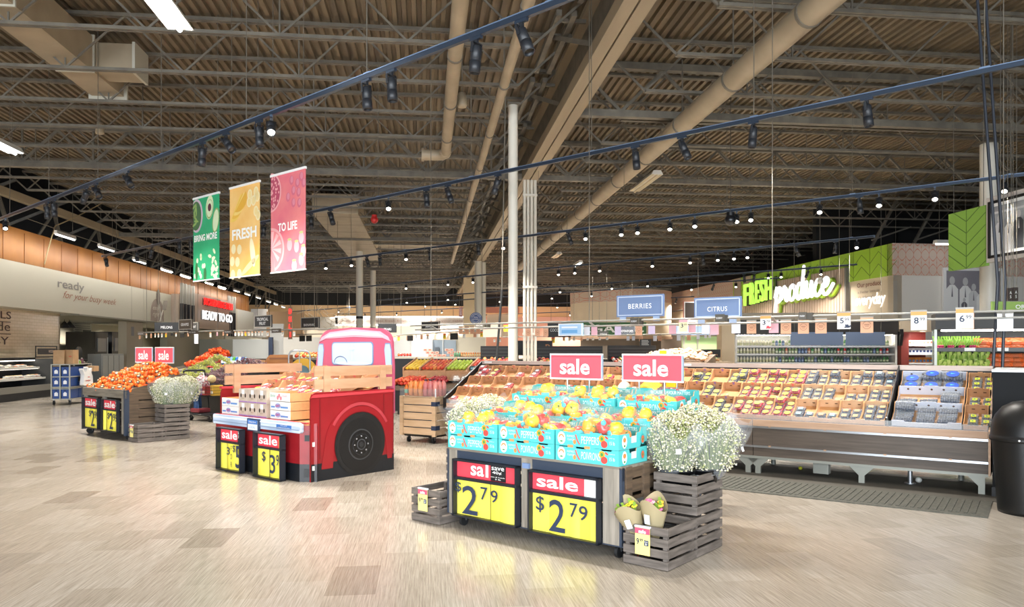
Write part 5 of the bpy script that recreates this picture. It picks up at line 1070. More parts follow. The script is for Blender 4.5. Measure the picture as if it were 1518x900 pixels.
# ================================================================== the truck display
TF = Frame(Vector((-3.82, 9.66, 0)), R_DISP); TW, TD = 1.98, 1.28
RED1 = MN('truck_print_red', '#7d1219', '#8f1b22', 2, (1, 1, 1), .35); RED2 = M('#741219', .35); RED3 = M('#b83a42', .35); PNK = M('#a54c64', .35); PNKL = M('#c795a4', .3); TIRE = M('#0d0d0e', .5); TIRE2 = M('#161617', .5); KICK = M('#14171c', .4); SILV = MN('bumper_print', '#aebfd6', '#dfe8f4', 3, (.5, 1, 8), .3)
t = thing('truck_display', 'red printed pickup truck display bin loaded with strawberry and mushroom boxes', 'display stand', TF.o, R_DISP)
mb = MB(); mb.box(.0, TW - .13, 0, .03, .2, .55, RED1); mb.build('front_panel', t)
mb = MB(); mb.box(.0, TW - .13, -.002, .03, 0, .2, KICK); mb.build('kick_plate', t)
mb = MB(); mb.X = Matrix.Translation((TW - .13, 0, 0)) @ Matrix.Rotation(math.radians(38), 4, 'Z'); mb.box(0, .2, 0, .03, .2, .66, RED1); mb.box(0, .2, -.002, .03, 0, .2, KICK); ch = mb.build('corner_panel', t)
mb = MB(); mb.X = Matrix.Translation((TW - .13, 0, 0)) @ Matrix.Rotation(math.radians(38), 4, 'Z'); mb.box(.05, .14, -.006, 0, .46, .58, RED2); mb.box(.06, .13, -.008, -.006, .46, .53, BLACK); mb.box(.05, .14, -.006, 0, .05, .15, BLACK); mb.build('hand_hole', ch)
mb = MB(); mb.prism([(-.02, .55), (TW - .1, .55), (TW - .08, .57), (TW - .08, .655), (TW - .1, .67), (-.02, .67), (-.035, .655), (-.035, .565)], -.02, .02, SILV); bu = mb.build('bumper', t, bevel=.006)
mb = MB(); mb.box(-.02, TW - .1, -.03, -.02, .58, .592, M('#93a4bd', .35)); mb.box(-.02, TW - .1, -.028, -.02, .63, .645, M('#f2f6fb', .3)); mb.build('bumper_ridge', bu)
mb = MB(); mb.box(.83, 1.08, -.05, -.022, .515, .665, M('#2c3a52', .4)); mb.box(.85, 1.06, -.052, -.05, .53, .65, M('#eaf0f6', .4)); mb.box(.85, 1.06, -.054, -.052, .6, .65, M('#3f76c0', .4)); mb.text('FRESH', .88, 1.03, .615, .635, -.056, WHITE); mb.text('LOCAL', .89, 1.02, .55, .58, -.056, M('#9fb2cc')); mb.build('small_placard', bu)
mb = MB(); mb.box(1.42, 1.72, -.024, -.021, .575, .635, M('#3f76c0', .4)); mb.text('WELCOME', 1.5, 1.64, .612, .626, -.026, WHITE); mb.text('HOME TO THE FARM', 1.45, 1.69, .585, .6, -.026, WHITE); mb.build('plate_print', bu)
mb = MB(); mb.box(0, TW, .0, .03, .66, .675, RED3); mb.box(.03, TW - .03, .03, TD, .64, .66, KRAFT); mb.build('bed_deck', t)
# printed side panels
def side(X, s, name):
    mb = MB(); mb.prism([(.06, .0), (TD, .0), (TD, 1.01), (.13, 1.01), (.08, .99), (.06, .94)], X, X + .025, RED1, ax='x'); p = mb.build(name, t)
    x1 = X + .025 + .001 if s > 0 else X - .001; dx = .003 * s
    def poly(pts, k, m, nm):
        mb = MB(); a, b_ = sorted((x1 + dx * k, x1 + dx * (k + 1))); mb.prism(pts, a, b_, m, ax='x'); mb.build(nm, p)
    if s > 0:
        poly([(.06, 0), (TD, 0), (TD, .2), (.06, .2)], 0, KICK, 'kick_print')
        poly([(.06, .95), (TD, .97), (TD, 1.0), (.09, .985)], 0, RED3, 'rim_print'); poly([(.17, .25), (.19, .25), (.19, .94), (.17, .94)], 0, RED2, 'seam_print'); poly([(TD - .17, .3), (TD - .15, .3), (TD - .15, .95), (TD - .17, .95)], 0, RED2, 'seam_print')
        cx, cz = .755, .375
        def arc(r1, r2, a0, a1, n=24): return [(cx + r1 * math.cos(a0 + (a1 - a0) * k / n), cz + r1 * math.sin(a0 + (a1 - a0) * k / n) * 1.04) for k in range(n + 1)] + [(cx + r2 * math.cos(a1 + (a0 - a1) * k / n), cz + r2 * math.sin(a1 + (a0 - a1) * k / n) * 1.04) for k in range(n + 1)]
        fen = [(.2, .13), (.2, .16)] + [(cx - .5 * math.cos(PI * k / 20) if k <= 10 else cx + .49 * math.cos(PI * (20 - k) / 20), cz + .08 + .37 * math.sin(PI * k / 20)) for k in range(1, 20)] + [(cx + .495, .2), (cx + .49, .15), (cx + .42, .15)] + [(cx + .385 * math.cos(PI * k / 20), cz + .385 * math.sin(PI * k / 20)) for k in range(1, 20)] + [(cx - .4, .13)]
        poly(fen, 1, M('#8a181f', .3), 'fender_print'); 
        poly(arc(.475, .44, .5, 2.6), 2, M('#a83a42', .3), 'fender_highlight')
        poly([(cx + .375 * math.cos(2 * PI * k / 40), cz + .375 * math.sin(2 * PI * k / 40)) for k in range(40)], 2, M('#141414', .5), 'wheel_well')
        poly([(cx + .362 * math.cos(2 * PI * k / 48) * (1.0 if k % 2 else .965), cz - .01 + .366 * math.sin(2 * PI * k / 48) * (1.0 if k % 2 else .97)) for k in range(48)], 3, TIRE2, 'tire_print')
        poly([(cx + .315 * math.cos(2 * PI * k / 40), cz - .01 + .32 * math.sin(2 * PI * k / 40)) for k in range(40)], 4, TIRE, 'tire_wall')
        mb = MB(); a = x1 + dx * 5
        def ring(r0, r1, m, h, n=36):
            mb.prism([(cx + r1 * math.cos(2 * PI * k / n), cz - .01 + r1 * math.sin(2 * PI * k / n)) for k in range(n)], a, a + h, m, ax='x')
        ring(0, .185, M('#3b3c3e', .3), .002); ring(0, .17, M('#101011', .3), .004); ring(0, .13, M('#26272a', .25), .006); ring(0, .12, M('#0e0e0f', .3), .007); ring(0, .065, M('#4a4b4e', .25), .009); ring(0, .055, M('#161617', .3), .01); ring(0, .03, M('#2a2b2d', .3), .012)
        for k in range(8): b_ = 2 * PI * k / 8; mb.cyl((a, cx + .1 * math.cos(b_), cz - .01 + .1 * math.sin(b_)), (a + .01, cx + .1 * math.cos(b_), cz - .01 + .1 * math.sin(b_)), .009, M('#8f9092', .3), n=8)
        mb.build('hub_print', p)
        for z in (.13, .4): poly([(.075, z), (.115, z), (.115, z + .05), (.075, z + .05)], 1, M('#d9dcd2', .5), 'sticker')
    else:
        mb = MB(); mb.box(X - .02, X + .045, .06, TD, .99, 1.02, RED3); mb.build('rim', p)
side(TW - .025, 1, 'side_panel'); side(0.0, -1, 'side_panel')
mb = MB(); mb.box(TW - .028, TW + .0, TD - .02, TD + .0, 0, 1.01, CHROME); mb.build('rear_trim', t)
PLY = MN('pale_plank', '#ad8564', '#c09b7c', 3, (4, .5, 4), .55)
def fence(X, y0, y1):
    for z in (1.04, 1.19):
        mb = MB(); mb.box(X, X + .02, y0, y1, z, z + .115, PLY); mb.build('fence_rail', t)
    for y in (y0 + .12, y1 - .2): mb = MB(); mb.box(X + .02, X + .035, y, y + .09, .93, 1.3, PLY); mb.box(X - .012, X, y, y + .09, .93, 1.3, PLY); mb.build('fence_post', t)
fence(TW - .05, .13, TD - .0); fence(.03, .1, TD - .02)
# printed cab back
CYB = TD + .01
def rr(x0, x1, z0, z1, r, n=6, top_r=None):
    tr = top_r or r; P_ = []
    for cx_, cz_, a0, q in ((x1 - r, z0 + r, -PI / 2, r), (x1 - tr, z1 - tr, 0, tr), (x0 + tr, z1 - tr, PI / 2, tr), (x0 + r, z0 + r, PI, r)):
        for k in range(n + 1): a = a0 + PI / 2 * k / n; P_.append((cx_ + q * math.cos(a), cz_ + q * math.sin(a)))
    return P_
cx0, cx1 = .36, TW - .02
out = [(cx0 - .06, .7), (cx1, .7), (cx1, 1.28), (cx1 - .02, 1.58)] + [(cx1 - .02 - .26 * (1 - math.cos(a)), 1.58 + .19 * math.sin(a)) for a in [PI / 2 * k / 8 for k in range(1, 9)]] + [((cx0 + cx1) / 2, 1.79)] + [(cx0 + .06 + .26 * (1 - math.cos(a)), 1.58 + .19 * math.sin(a)) for a in [PI / 2 * k / 8 for k in range(8, 0, -1)]] + [(cx0 + .04, 1.56), (cx0 - .03, 1.24), (cx0 - .07, 1.2)]
mb = MB(); mb.prism(out, CYB, CYB + .03, PNK); cab = mb.build('cab_panel', t)
def cabp(pts, k, m, nm): mb = MB(); mb.prism(pts, CYB - .003 * (k + 1), CYB - .003 * k, m); mb.build(nm, cab)
mid = (cx0 + cx1) / 2
hl = [(mid - .75, 1.6), (mid - .6, 1.645), (mid, 1.665), (mid + .6, 1.645), (mid + .75, 1.6), (mid + .7, 1.66), (mid + .55, 1.73), (mid, 1.768), (mid - .5, 1.735), (mid - .68, 1.67)]
cabp(hl, 0, PNKL, 'roof_highlight'); cabp([(mid - .62, 1.66), (mid, 1.69), (mid + .62, 1.66), (mid + .5, 1.71), (mid, 1.74), (mid - .5, 1.71)], 1, M('#d6b2bd', .3), 'roof_highlight')
wx0, wx1 = mid - .46, mid + .42
cabp(rr(wx0, wx1, 1.29, 1.6, .06), 0, M('#5f7698', .3), 'window_frame_print'); cabp(rr(wx0 + .02, wx1 - .02, 1.305, 1.585, .05), 1, M('#a3b4c9', .25), 'window_print')
mb = MB(); y = CYB - .0075
mb.add([(mid - .025, y, 1.36), (mid - .005, y, 1.36), (mid - .005, y, 1.57), (mid - .025, y, 1.57)], [(0, 1, 2, 3)], M('#9fb0c8', .3)); disc(mb, mid - .015, 1.515, .065, .02, M('#a9b8cd', .3), y - .001)
mb.tube([(wx0 + .2 + .14 * math.cos(a), y, 1.32 + .09 * math.sin(a)) for a in [PI * k / 10 for k in range(11)]], .004, M('#4f6180', .3), 5); disc(mb, mid, 1.315, .36, .025, M('#a9b8d2', .3), y - .0005); mb.build('window_detail', cab)
for s in (-1, 1):
    e = cx0 if s < 0 else cx1
    q = [(e - s * .13, 1.26), (e - s * .015, 1.26), (e - s * .03, 1.5), (e - s * .06, 1.58), (e - s * .15, 1.58), (e - s * .17, 1.5)]
    cabp(q, 0, M('#5f7698', .3), 'side_window_frame'); cabp([(mid + (a - mid) * 1.0 - s * (-.0) , b_) for a, b_ in [(e - s * .135, 1.275), (e - s * .03, 1.275), (e - s * .042, 1.495), (e - s * .066, 1.565), (e - s * .142, 1.565), (e - s * .158, 1.49)]], 1, M('#98abc4', .25), 'side_window_print')
cabp([(cx0 - .05, 1.17), (cx0 + .2, 1.17), (cx0 + .2, 1.19), (cx0 - .05, 1.19)], 0, PNKL, 'trim_print')
B3 = M('#15171b')
board(t, .27, .83, .005, .53, -.075, [('sale', .06, .74, .15, .88, CARDW), ('#', .76, 1, 0, 1, B3), ('save', .78, .97, .66, .88, CARDW), ('2.99', .78, .96, .34, .56, CARDW), ('3', .82, .9, .1, .26, CARDW)], ([(0, .28, .01), (.3, .58, .012), (.58, 1, 0)], [('3', .33, .47, .55, .84, NAVY), ('F\nO\nR', .5, .57, .1, .9, NAVY), ('$', .6, .71, .66, .95, NAVY), ('5', .73, .98, .1, .95, NAVY)]), dep=.075)
board(t, 1.12, 1.69, .005, .53, -.075, [('sale', .05, .76, .15, .88, CARDW), ('#', .82, 1, 0, .82, M('#e8d23c')), ('2 for', .84, .98, .4, .6, NAVY)], ([(0, .45, .012), (.48, .78, .015), (.78, 1, 0)], [('$', .22, .36, .5, .9, NAVY), ('3', .53, .73, .15, .82, NAVY), ('9', .77, .87, .45, .85, NAVY), ('9', .89, .995, .45, .85, NAVY)]), dep=.075)
# boxes in the truck bed
WB = M('#e6e4df', .55); KB = MN('mush_board', '#b9a796', '#c7b6a6', 8, (1, 1, 1), .65)
def flat_box(name, W_, D_, H_, front, end, holes, prints, label_cat='carton'):
    t = thing(name, 'box', 'carton'); th = .006
    mb = MB(); mb.box(0, W_, 0, th, 0, H_, front); mb.build('front_wall', t); mb = MB(); mb.box(0, W_, D_ - th, D_, 0, H_, end); mb.build('back_wall', t)
    for X in (0, W_ - th): mb = MB(); mb.box(X, X + th, th, D_ - th, 0, H_ - .0, end); mb.build('side_wall', t)
    mb = MB(); mb.box(th, W_ - th, th, D_ - th, 0, .006, end); mb.build('bottom', t)
    for x in holes: mb = MB(); disc(mb, W_ * x, H_ * .5, .016, .026, M('#2a1a12', .8), -.002, 16); mb.build('hand_hole', t)
    mb = MB(); prints(mb); mb.build('print', t)
    return t
def pr_straw(mb):
    y = -.002; mb.box(.02, .1, y, -.001, .025, .045, M('#5f8cc8')); mb.box(.22, .37, y, -.001, .025, .045, M('#5f8cc8')); disc(mb, .165, .05, .055, .03, M('#9aa8d2'), y - .001); mb.text('GIANT', .12, .21, .035, .066, y - .003, M('#b8487c'), off=.03)
def pr_mush(mb):
    y = -.002; mb.box(0, .2, y, -.001, 0, .014, M('#a878b4')); mb.box(.07, .13, y, -.001, .1, .155, M('#eef0f2')); mb.text('FRESH', .07, .13, .04, .055, y - .002, M('#8a7a5a'))
def pr_straw2(mb):
    y = -.002; mb.text('Berries', .02, .12, .045, .08, y, M('#8fb89a'), shear=.3); mb.text('fresh', .27, .36, .055, .075, y, M('#d98a98'))
    for x, z in ((.17, .04), (.2, .065), (.235, .035)): disc(mb, x, z, .02, .024, M('#e4808c'), y)
BXS = flat_box('strawberry_carton', .41, .5, .1, WB, KRAFT, (), pr_straw); PX = Proto(BXS)
BXM = flat_box('mushroom_box', .205, .3, .165, KB, KB, (.26, .74), pr_mush); PM = Proto(BXM)
BXW = flat_box('strawberry_carton', .41, .5, .1, WB, KRAFT, (), pr_straw2); PXW = Proto(BXW)
for i in range(2): PX.put(TF.w(.06, .05, .676 + i * .103), R_DISP, 'white strawberry carton in the left stack on the truck, %s of two' % ('lower', 'upper')[i], 'strawberry cartons on the truck')
for j in range(2):
    for i in range(3): PM.put(TF.w(.48 + i * .21, .045, .676 + j * .168), R_DISP, 'grey mushroom box with two hand holes on the truck, %s row, %s' % (('lower', 'upper')[j], ('left', 'middle', 'right')[i]), 'mushroom boxes on the truck')
for i in range(2): PX.put(TF.w(1.16, .06, .676 + i * .106), R_DISP, 'white strawberry carton in the right stack on the truck, %s' % ('bottom one', 'second one')[i], 'strawberry cartons on the truck')
PXW.put(TF.w(1.15, .06, .676 + .212), R_DISP, 'white strawberry carton with berry print topping the right stack', 'strawberry cartons on the truck')
t = thing('tier_shelf', 'hidden stepped board holding the strawberry trays on the truck', 'shelf', TF.w(.1, .57, .676), R_DISP)
mb = MB(); mb.box(0, 1.75, 0, .02, 0, .2, KRAFT); mb.build('riser_front', t); mb = MB(); mb.prism([(0, .2), (.66, .4), (.66, .42), (0, .22)], 0, 1.75, KRAFT, ax='x'); mb.build('sloped_board', t); t['label'] = 'sloped brown board under the open strawberry trays on the truck'
# ================================================================== punnets (clear clamshells)
SHELL = M('#dfe4e8', .1, alpha=.08)
def punnet(berry, label_m, oval=True, size=(.112, .1, .055), bm2=None, nb=(4, 4), mark=None, name='berry_punnet'):
    sx_, sy, sz = size; t = thing(name, 'punnet', 'punnet'); mb = MB(); r = random.Random(len(MATS))
    for i in range(nb[0]):
        for j in range(nb[1]):
            c = (sx_ * ((i + .5) / nb[0] - .5) * .9 + r.uniform(-.003, .003), sy * ((j + .5) / nb[1] - .5) * .9 + r.uniform(-.003, .003), sz * .5 + r.uniform(-.004, .006))
            mb.sphere(c, sx_ / nb[0] * .58, bm2 if (bm2 and r.random() < .25) else berry, 6, 4)
    o = mb.build('berries', t); o['kind'] = 'stuff'
    mb = MB(); a, b = .46, .5
    mb.add([(-sx_ * a, -sy * a, 0), (sx_ * a, -sy * a, 0), (sx_ * a, sy * a, 0), (-sx_ * a, sy * a, 0), (-sx_ * b, -sy * b, sz), (sx_ * b, -sy * b, sz), (sx_ * b, sy * b, sz), (-sx_ * b, sy * b, sz)], [(0, 3, 2, 1), (4, 5, 6, 7), (0, 1, 5, 4), (1, 2, 6, 5), (2, 3, 7, 6), (3, 0, 4, 7)], SHELL)
    mb.box(-sx_ * .52, sx_ * .52, -sy * .52, -sy * .48, sz * .86, sz * .94, SHELL); mb.box(-sx_ * .4, sx_ * .4, -sy * .4, sy * .4, sz, sz + .006, SHELL); mb.build('clear_shell', t)
    if label_m:
        mb = MB(); 
        if oval: mb.cyl((0, -.01, sz + .0065), (0, -.01, sz + .0085), sx_ * .33, label_m, n=14)
        else: mb.box(-sx_ * .24, sx_ * .24, -sy * .26, sy * .22, sz + .0065, sz + .0085, label_m)
        if mark: mb.add([(-sx_ * .1, -.015, sz + .0095), (sx_ * .12, -.005, sz + .0095), (-sx_ * .1, .012, sz + .0095)], [(0, 1, 2)], mark)
        mb.build('label', t)
    return Proto(t)
STRW = M('#c23040', .4); RASP = M('#a8233a', .5); BLKB = M('#26262c', .4); BLUB = M('#3a4254', .5); BLUB2 = M('#5a6478', .5)
YL = M('#f2d03a', .5); TL = M('#d9a878', .5); BL = M('#9ccfe2', .5); BLUEL = M('#3a5cc0', .4); WHL = M('#e8e8e6', .5)
PN = {'red': punnet(RASP, YL, bm2=STRW), 'straw': punnet(STRW, WHL, False, bm2=M('#d8564a', .4), nb=(3, 3)), 'strawy': punnet(STRW, YL, True, nb=(3, 3)), 'dark': punnet(BLKB, YL), 'tan': punnet(BLUB, TL, False, bm2=BLUB2, nb=(5, 5)), 'sky': punnet(BLUB, BL, False, nb=(5, 5)),
      'blue': punnet(BLUB, BLUEL, True, (.2, .16, .075), BLUB2, (6, 5), M('#58c0d8')), 'plain': punnet(BLUB, None, True, (.19, .15, .07), BLUB2, (7, 6)), 'green': punnet(M('#3c4036', .4), M('#c8c832', .5), False, (.1, .1, .055), bm2=M('#5c5848'), mark=M('#2c9a6a'))}
LW_ = {'red': 'raspberry punnet with yellow label', 'straw': 'strawberry punnet with white label', 'strawy': 'strawberry punnet with yellow label', 'dark': 'blackberry punnet with yellow label', 'tan': 'blueberry punnet with tan label', 'sky': 'blueberry punnet with sky-blue label', 'blue': 'large blueberry box with blue oval label', 'plain': 'plain blueberry box', 'green': 'small dark punnet with green and yellow label'}
# open trays
def tray(W_, D_, H_, m, inner, holes=False, peak=.05, redmark=False):
    t = thing('produce_tray', 'tray', 'carton'); th = .007
    mb = MB(); mb.prism([(0, 0), (W_, 0), (W_, H_ * .75), (W_ * .82, H_ * .75), (W_ * .8, H_ * .55), (W_ * .2, H_ * .55), (W_ * .18, H_ * .75), (0, H_ * .75)], 0, th, m); mb.build('front_wall', t)
    mb = MB(); mb.prism([(0, 0), (W_, 0), (W_, H_ + .015), (W_ * .62, H_ + .015), (W_ * .6, H_ + .025), (W_ * .4, H_ + .025), (W_ * .38, H_ + .015), (0, H_ + .015)], D_ - th, D_, m)
    mb.build('back_wall', t)
    if holes:
        mb = MB()
        for k in range(5): disc(mb, W_ * (.14 + .18 * k), H_ * .78, .012, .012, M('#4a2e1c', .8), D_ - th - .001, 12)
        mb.build('vent_hole', t)
    else:
        mb = MB()
        for k in (.28, .7): mb.box(W_ * k, W_ * k + .03, D_ - th - .001, D_ - th, H_ * .55, H_ * .68, M('#5a3a24', .8))
        if redmark: mb.box(W_ * .45, W_ * .55, D_ - th - .002, D_ - th, H_ * .8, H_ + .02, M(redmark, .5))
        mb.build('hand_slot', t)
    for X in (0, W_ - th): mb = MB(); mb.prism([(th, 0), (D_ - th, 0), (D_ - th, H_ + .02), (D_ * .86, H_ + .02), (D_ * .6, H_ * .62), (D_ * .3, H_ * .62), (th, H_ * .75)], X, X + th, m, side=inner, ax='x'); mb.build('side_wall', t)
    mb = MB(); mb.box(th, W_ - th, th, D_ - th, 0, .006, inner); mb.build('bottom', t)
    return Proto(t)
KRAFT2 = MN('kraft_tan', '#b98a62', '#c79870', 8, (1, 1, 1), .7)
TRY = {'k': tray(.248, .332, .09, KRAFT2, KRAFT, redmark='#8f6a9a'), 'r': tray(.248, .332, .09, KRAFT2, KRAFT, redmark='#d06a62'), 'p': tray(.248, .332, .09, MN('kraft_pale', '#d0a67e', '#dab48e', 8, (1, 1, 1), .7), KRAFT), 'l': tray(.264, .332, .09, KRAFT2, KRAFT, redmark='#c86a5e'), 'w': tray(.66, .332, .1, M('#c8cbd6', .6), KRAFT, True), 'g': tray(.215, .332, .09, KRAFT2, KRAFT)}
# ================================================================== the berry case
CL = 7.22; AL = math.radians(28); ZF, ZY = .655, .06; RL = .337
PANELW = MN('case_laminate', '#4a4037', '#5c5046', 5, (.4, 6, 6), .5); LIPW = MN('case_lip', '#b18f74', '#bf9d82', 5, (.5, 6, 6), .5); CAPW = MN('case_cap', '#b9a79c', '#c6b5aa', 5, (.5, 6, 6), .45); LEGM = M('#8f9189', .45, .3)
t = thing('berry_case', 'long sloped refrigerated berry case with brown panels on grey steel legs', 'display case', CASE.o, R_CASE)
for i in range(3):
    a, b = -CL + i * CL / 3 + .004, -CL + (i + 1) * CL / 3 - .004
    mb = MB(); mb.box(a, b, .0, .04, .345, .555, PANELW); mb.build('front_panel', t); mb = MB(); mb.box(a, b, .02, .06, .21, .325, PANELW); mb.build('lower_panel', t)
    mb = MB(); mb.box(a, b, -.01, .05, .58, .655, LIPW); mb.build('wood_lip', t)
for z, h, y in ((.556, .024, -.03), (.322, .024, -.02), (.185, .03, .01)): mb = MB(); mb.box(-CL, 0, y, y + .04, z, z + h, CHROME if z > .2 else LEGM); mb.build('bumper_rail', t)
for x in [-.35 - .62 * k for k in range(11)]:
    for z in (.565, .33): mb = MB(); mb.box(x, x + .03, -.036, -.028, z - .004 + .012, z + .024, LIPW); mb.build('rail_clip', t)
for x in (-.06, -2.35, -2.47, -1.2, -3.6, -4.8, -4.95, -6.1, -7.15):
    mb = MB(); mb.prism([(x - .03, 0), (x + .03, 0), (x + .03, .09), (x + .03 + (.1 if x < -.1 else 0), .19), (x - .03 - .1, .19), (x - .03, .09)], .02, .05, LEGM); mb.build('front_leg', t)
for x in (-.3, -2.4, -4.8, -7.0): mb = MB(); mb.cyl((x, .85, 0), (x, .85, .2), .03, LEGM, n=10); mb.build('rear_foot', t)
for x in (-.75,): mb = MB(); mb.cyl((x, .3, 0), (x, .3, .2), .025, CHROME, n=10); mb.cyl((x, .3, 0), (x, .3, .015), .06, CHROME, n=14); mb.build('leveling_foot', t)
mb = MB(); mb.box(-CL, 0, .05, 1.0, .19, .24, BLACK); mb.build('tub_bottom', t)
mb = MB(); mb.prism([(ZY - .01, .58), (.99, .6), (.99, 1.115), (ZY, ZF - .006)], -CL, 0, BLACK, ax='x'); mb.build('sloped_deck', t)
mb = MB(); mb.box(-CL, 0, .96, 1.0, 1.1, 1.27, BLACK); mb.build('back_panel', t); mb = MB(); mb.box(-CL - .03, .0, .93, 1.08, 1.255, 1.31, CAPW); mb.build('top_cap', t)
mb = MB(); mb.prism([(-.04, .56), (1.0, .2), (1.05, .2), (1.05, 1.3), (.92, 1.29), (-.04, .74)], -CL - .035, -CL, BLACK, ax='x'); mb.build('end_panel', t)
mb = MB(); mb.prism([(-.01, .2), (1.0, .2), (1.0, 1.27), (.93, 1.25), (-.01, .66)], 0, .02, LIPW, ax='x'); mb.build('end_panel', t)
mb = MB(); mb.box(-CL, 0, -.006, -.003, .62, .72, M('#dfe6ea', .08, alpha=.18)); mb.build('clear_guard', t)
mb = MB(); mb.box(-3.72, -3.55, .925, .93, 1.27, 1.3, WHITE); mb.box(-CL + .05, -CL + .2, .925, .93, 1.27, 1.3, WHITE); mb.build('sticker', t)
t = thing('case_end_cabinet', 'black end cabinet with pale top edge beside the berry case, behind the trash can', 'display case', CASE.o, R_CASE)
mb = MB(); mb.box(.035, 2.0, -.02, 1.05, .0, 1.27, MN('black_laminate', '#07090b', '#0b0d10', 3, (1, 1, 1), .6, spec=.2)); mb.build('body', t); mb = MB(); mb.box(.03, 2.0, -.04, 1.06, 1.27, 1.295, M('#d7dde0', .4)); mb.build('top_edge', t)
mb = MB(); mb.box(.03, 2.0, -.04, .03, 0, .1, BLACK); mb.build('kick_plate', t)
t = thing('floor_mat', 'long grey ribbed rubber mat on the floor before the berry case', 'mat', CASE.o, R_CASE)
MATM = MN('rubber_mat', '#43433c', '#56554c', 30, (1, 1, 1), .75)
mb = MB(); mb.box(-5.2, .05, -1.22, -.36, 0, .01, MATM); mb.build('mat_base', t)
mb = MB(); x = -5.1
while x < -.05: mb.box(x, x + .028, -1.14, -.44, .01, .016, MATM); x += .062
mb.build('ribs', t)
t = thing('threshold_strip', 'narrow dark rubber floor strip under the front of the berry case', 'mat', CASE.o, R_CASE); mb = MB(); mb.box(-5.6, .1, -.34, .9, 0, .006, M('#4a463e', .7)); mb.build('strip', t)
t = thing('junction_box', 'small grey metal box hanging under the berry case', 'box', CASE.w(-.02 - 1.72, .12, .05), R_CASE); mb = MB(); mb.box(0, .17, 0, .12, 0, .14, LEGM); mb.build('body', t, bevel=.004); mb = MB(); mb.cyl((.08, .06, .14), (.08, .06, .2), .015, LEGM, n=8); mb.build('conduit_stub', t)
for (x, y, m, r_, lab) in ((-2.95, .25, '#d8502c', .045, 'red tomato fallen on the floor under the berry case'), (-2.0, .6, '#c8c832', .025, 'small yellow-green fruit fallen under the berry case'), (-.68, .42, '#b9bab4', .035, 'pale round lid fallen under the berry case beside a foot')):
    t = thing('fallen_fruit', lab, 'fruit', CASE.w(x, y, r_)); mb = MB(); mb.sphere((0, 0, 0), r_, M(m, .4), 14, 9, (1, 1, .9)); mb.build('fruit_body', t); mb = MB(); mb.cyl((0, 0, r_ * .85), (0, 0, r_ * 1.05), r_ * .12, STEMG, n=6); mb.build('stem', t)
def on_slope(x, s, h=0): return CASE.w(x, ZY + s * math.cos(AL) - h * math.sin(AL), ZF + s * math.sin(AL) + h * math.cos(AL))
RN = ('bottom', 'middle', 'top')
def put_tray(kind, x, row, label): TRY[kind].put(on_slope(x, row * RL + .002, .004 + .006 * row), R_CASE, label, 'open trays in the berry case', rot=(AL, 0, R_CASE))
def packs(kind, x, row, cells, where, lift=0):
    """cells: (column, row, layer) of the punnets lying in one tray"""
    big = kind in ('blue', 'plain'); w_ = .205 if big else .121; dp = .155 if big else .104
    lab = {0: 'front', 1: 'middle', 2: 'back'}; sd = ('left', 'centre', 'right') if big else ('left', 'right', 'right')
    for i, j, l in cells:
        xx = x + .012 + w_ * (i + .5); s = row * RL + .012 + dp * (j + .5)
        PN[kind].put(on_slope(xx, s, .016 + l * .06), R_CASE, '%s, %s %s, %s' % (LW_[kind], lab[j], sd[i], where) + (', upper' if l else ''), 'punnets in the berry case', rot=(AL + random.uniform(-.06, .06), random.uniform(-.05, .05), R_CASE + random.uniform(-.08, .08)))
random.seed(33)
FULL = [(i, j, 0) for i in (0, 1) for j in (0, 1, 2)]
def some(n): return random.sample(FULL, n)
# right end: small green labelled punnets, big white blueberry trays
for row in range(3):
    put_tray('g', -.225, row, 'brown tray at the right end of the berry case, %s row' % RN[row]); packs('green', -.215, row, [(i, j, l) for i in (0, 1) for j in ((0, 1) if row < 2 else (0, 1, 2)) for l in (0,)], '%s tray at the right end' % RN[row])
    put_tray('w', -.9, row, 'wide white-lined tray with vent holes in the berry case, %s row' % RN[row])
packs('plain', -.9, 0, [(0, 0, 0), (1, 0, 0), (2, 0, 0), (0, 1, 0), (1, 1, 0), (2, 1, 0), (0, 1, 1)], 'wide white bottom tray'); packs('plain', -.9, 1, [(0, 0, 0), (1, 0, 0), (2, 0, 0), (2, 0, 1), (2, 1, 0)], 'wide white middle tray'); packs('blue', -.9, 2, [(0, 0, 0), (1, 0, 0), (2, 0, 0), (0, 1, 0), (1, 1, 0), (1, 1, 1), (2, 1, 1), (2, 1, 0)], 'wide white top tray')
t = thing('shelf_divider', 'black upright divider board with white vine print in the berry case', 'divider', on_slope(-.945, 0), R_CASE); t.rotation_euler = (AL, 0, R_CASE)
mb = MB(); mb.prism([(-.02, .0), (1.02, .0), (1.02, .2), (.9, .2), (-.02, .12)], 0, .014, BLACK, ax='x'); mb.build('board', t)
mb = MB(); rr_ = random.Random(2)
for k in range(16): y0 = .03 + k * .06; mb.tube([(-.002, y0 + .03 * math.cos(a) , .07 + .035 * math.sin(a * 1.5)) for a in [k + q * .8 for q in range(7)]], .003, M('#cfd2d4', .6), 4)
mb.build('vine_print', t); mb = MB(); mb.prism([(-.024, -.005), (-.016, -.005), (-.016, .125), (-.024, .125)], -.004, .018, CHROME, ax='x'); mb.build('edge_strip', t)
CO = ('first', 'second', 'third', 'fourth')
TAN = [[(4, 'tan', FULL[:3] + [(1, 1, 0), (1, 0, 0)]), (3, 'sky', [(0, 0, 0), (1, 0, 0), (0, 1, 0)])], ]
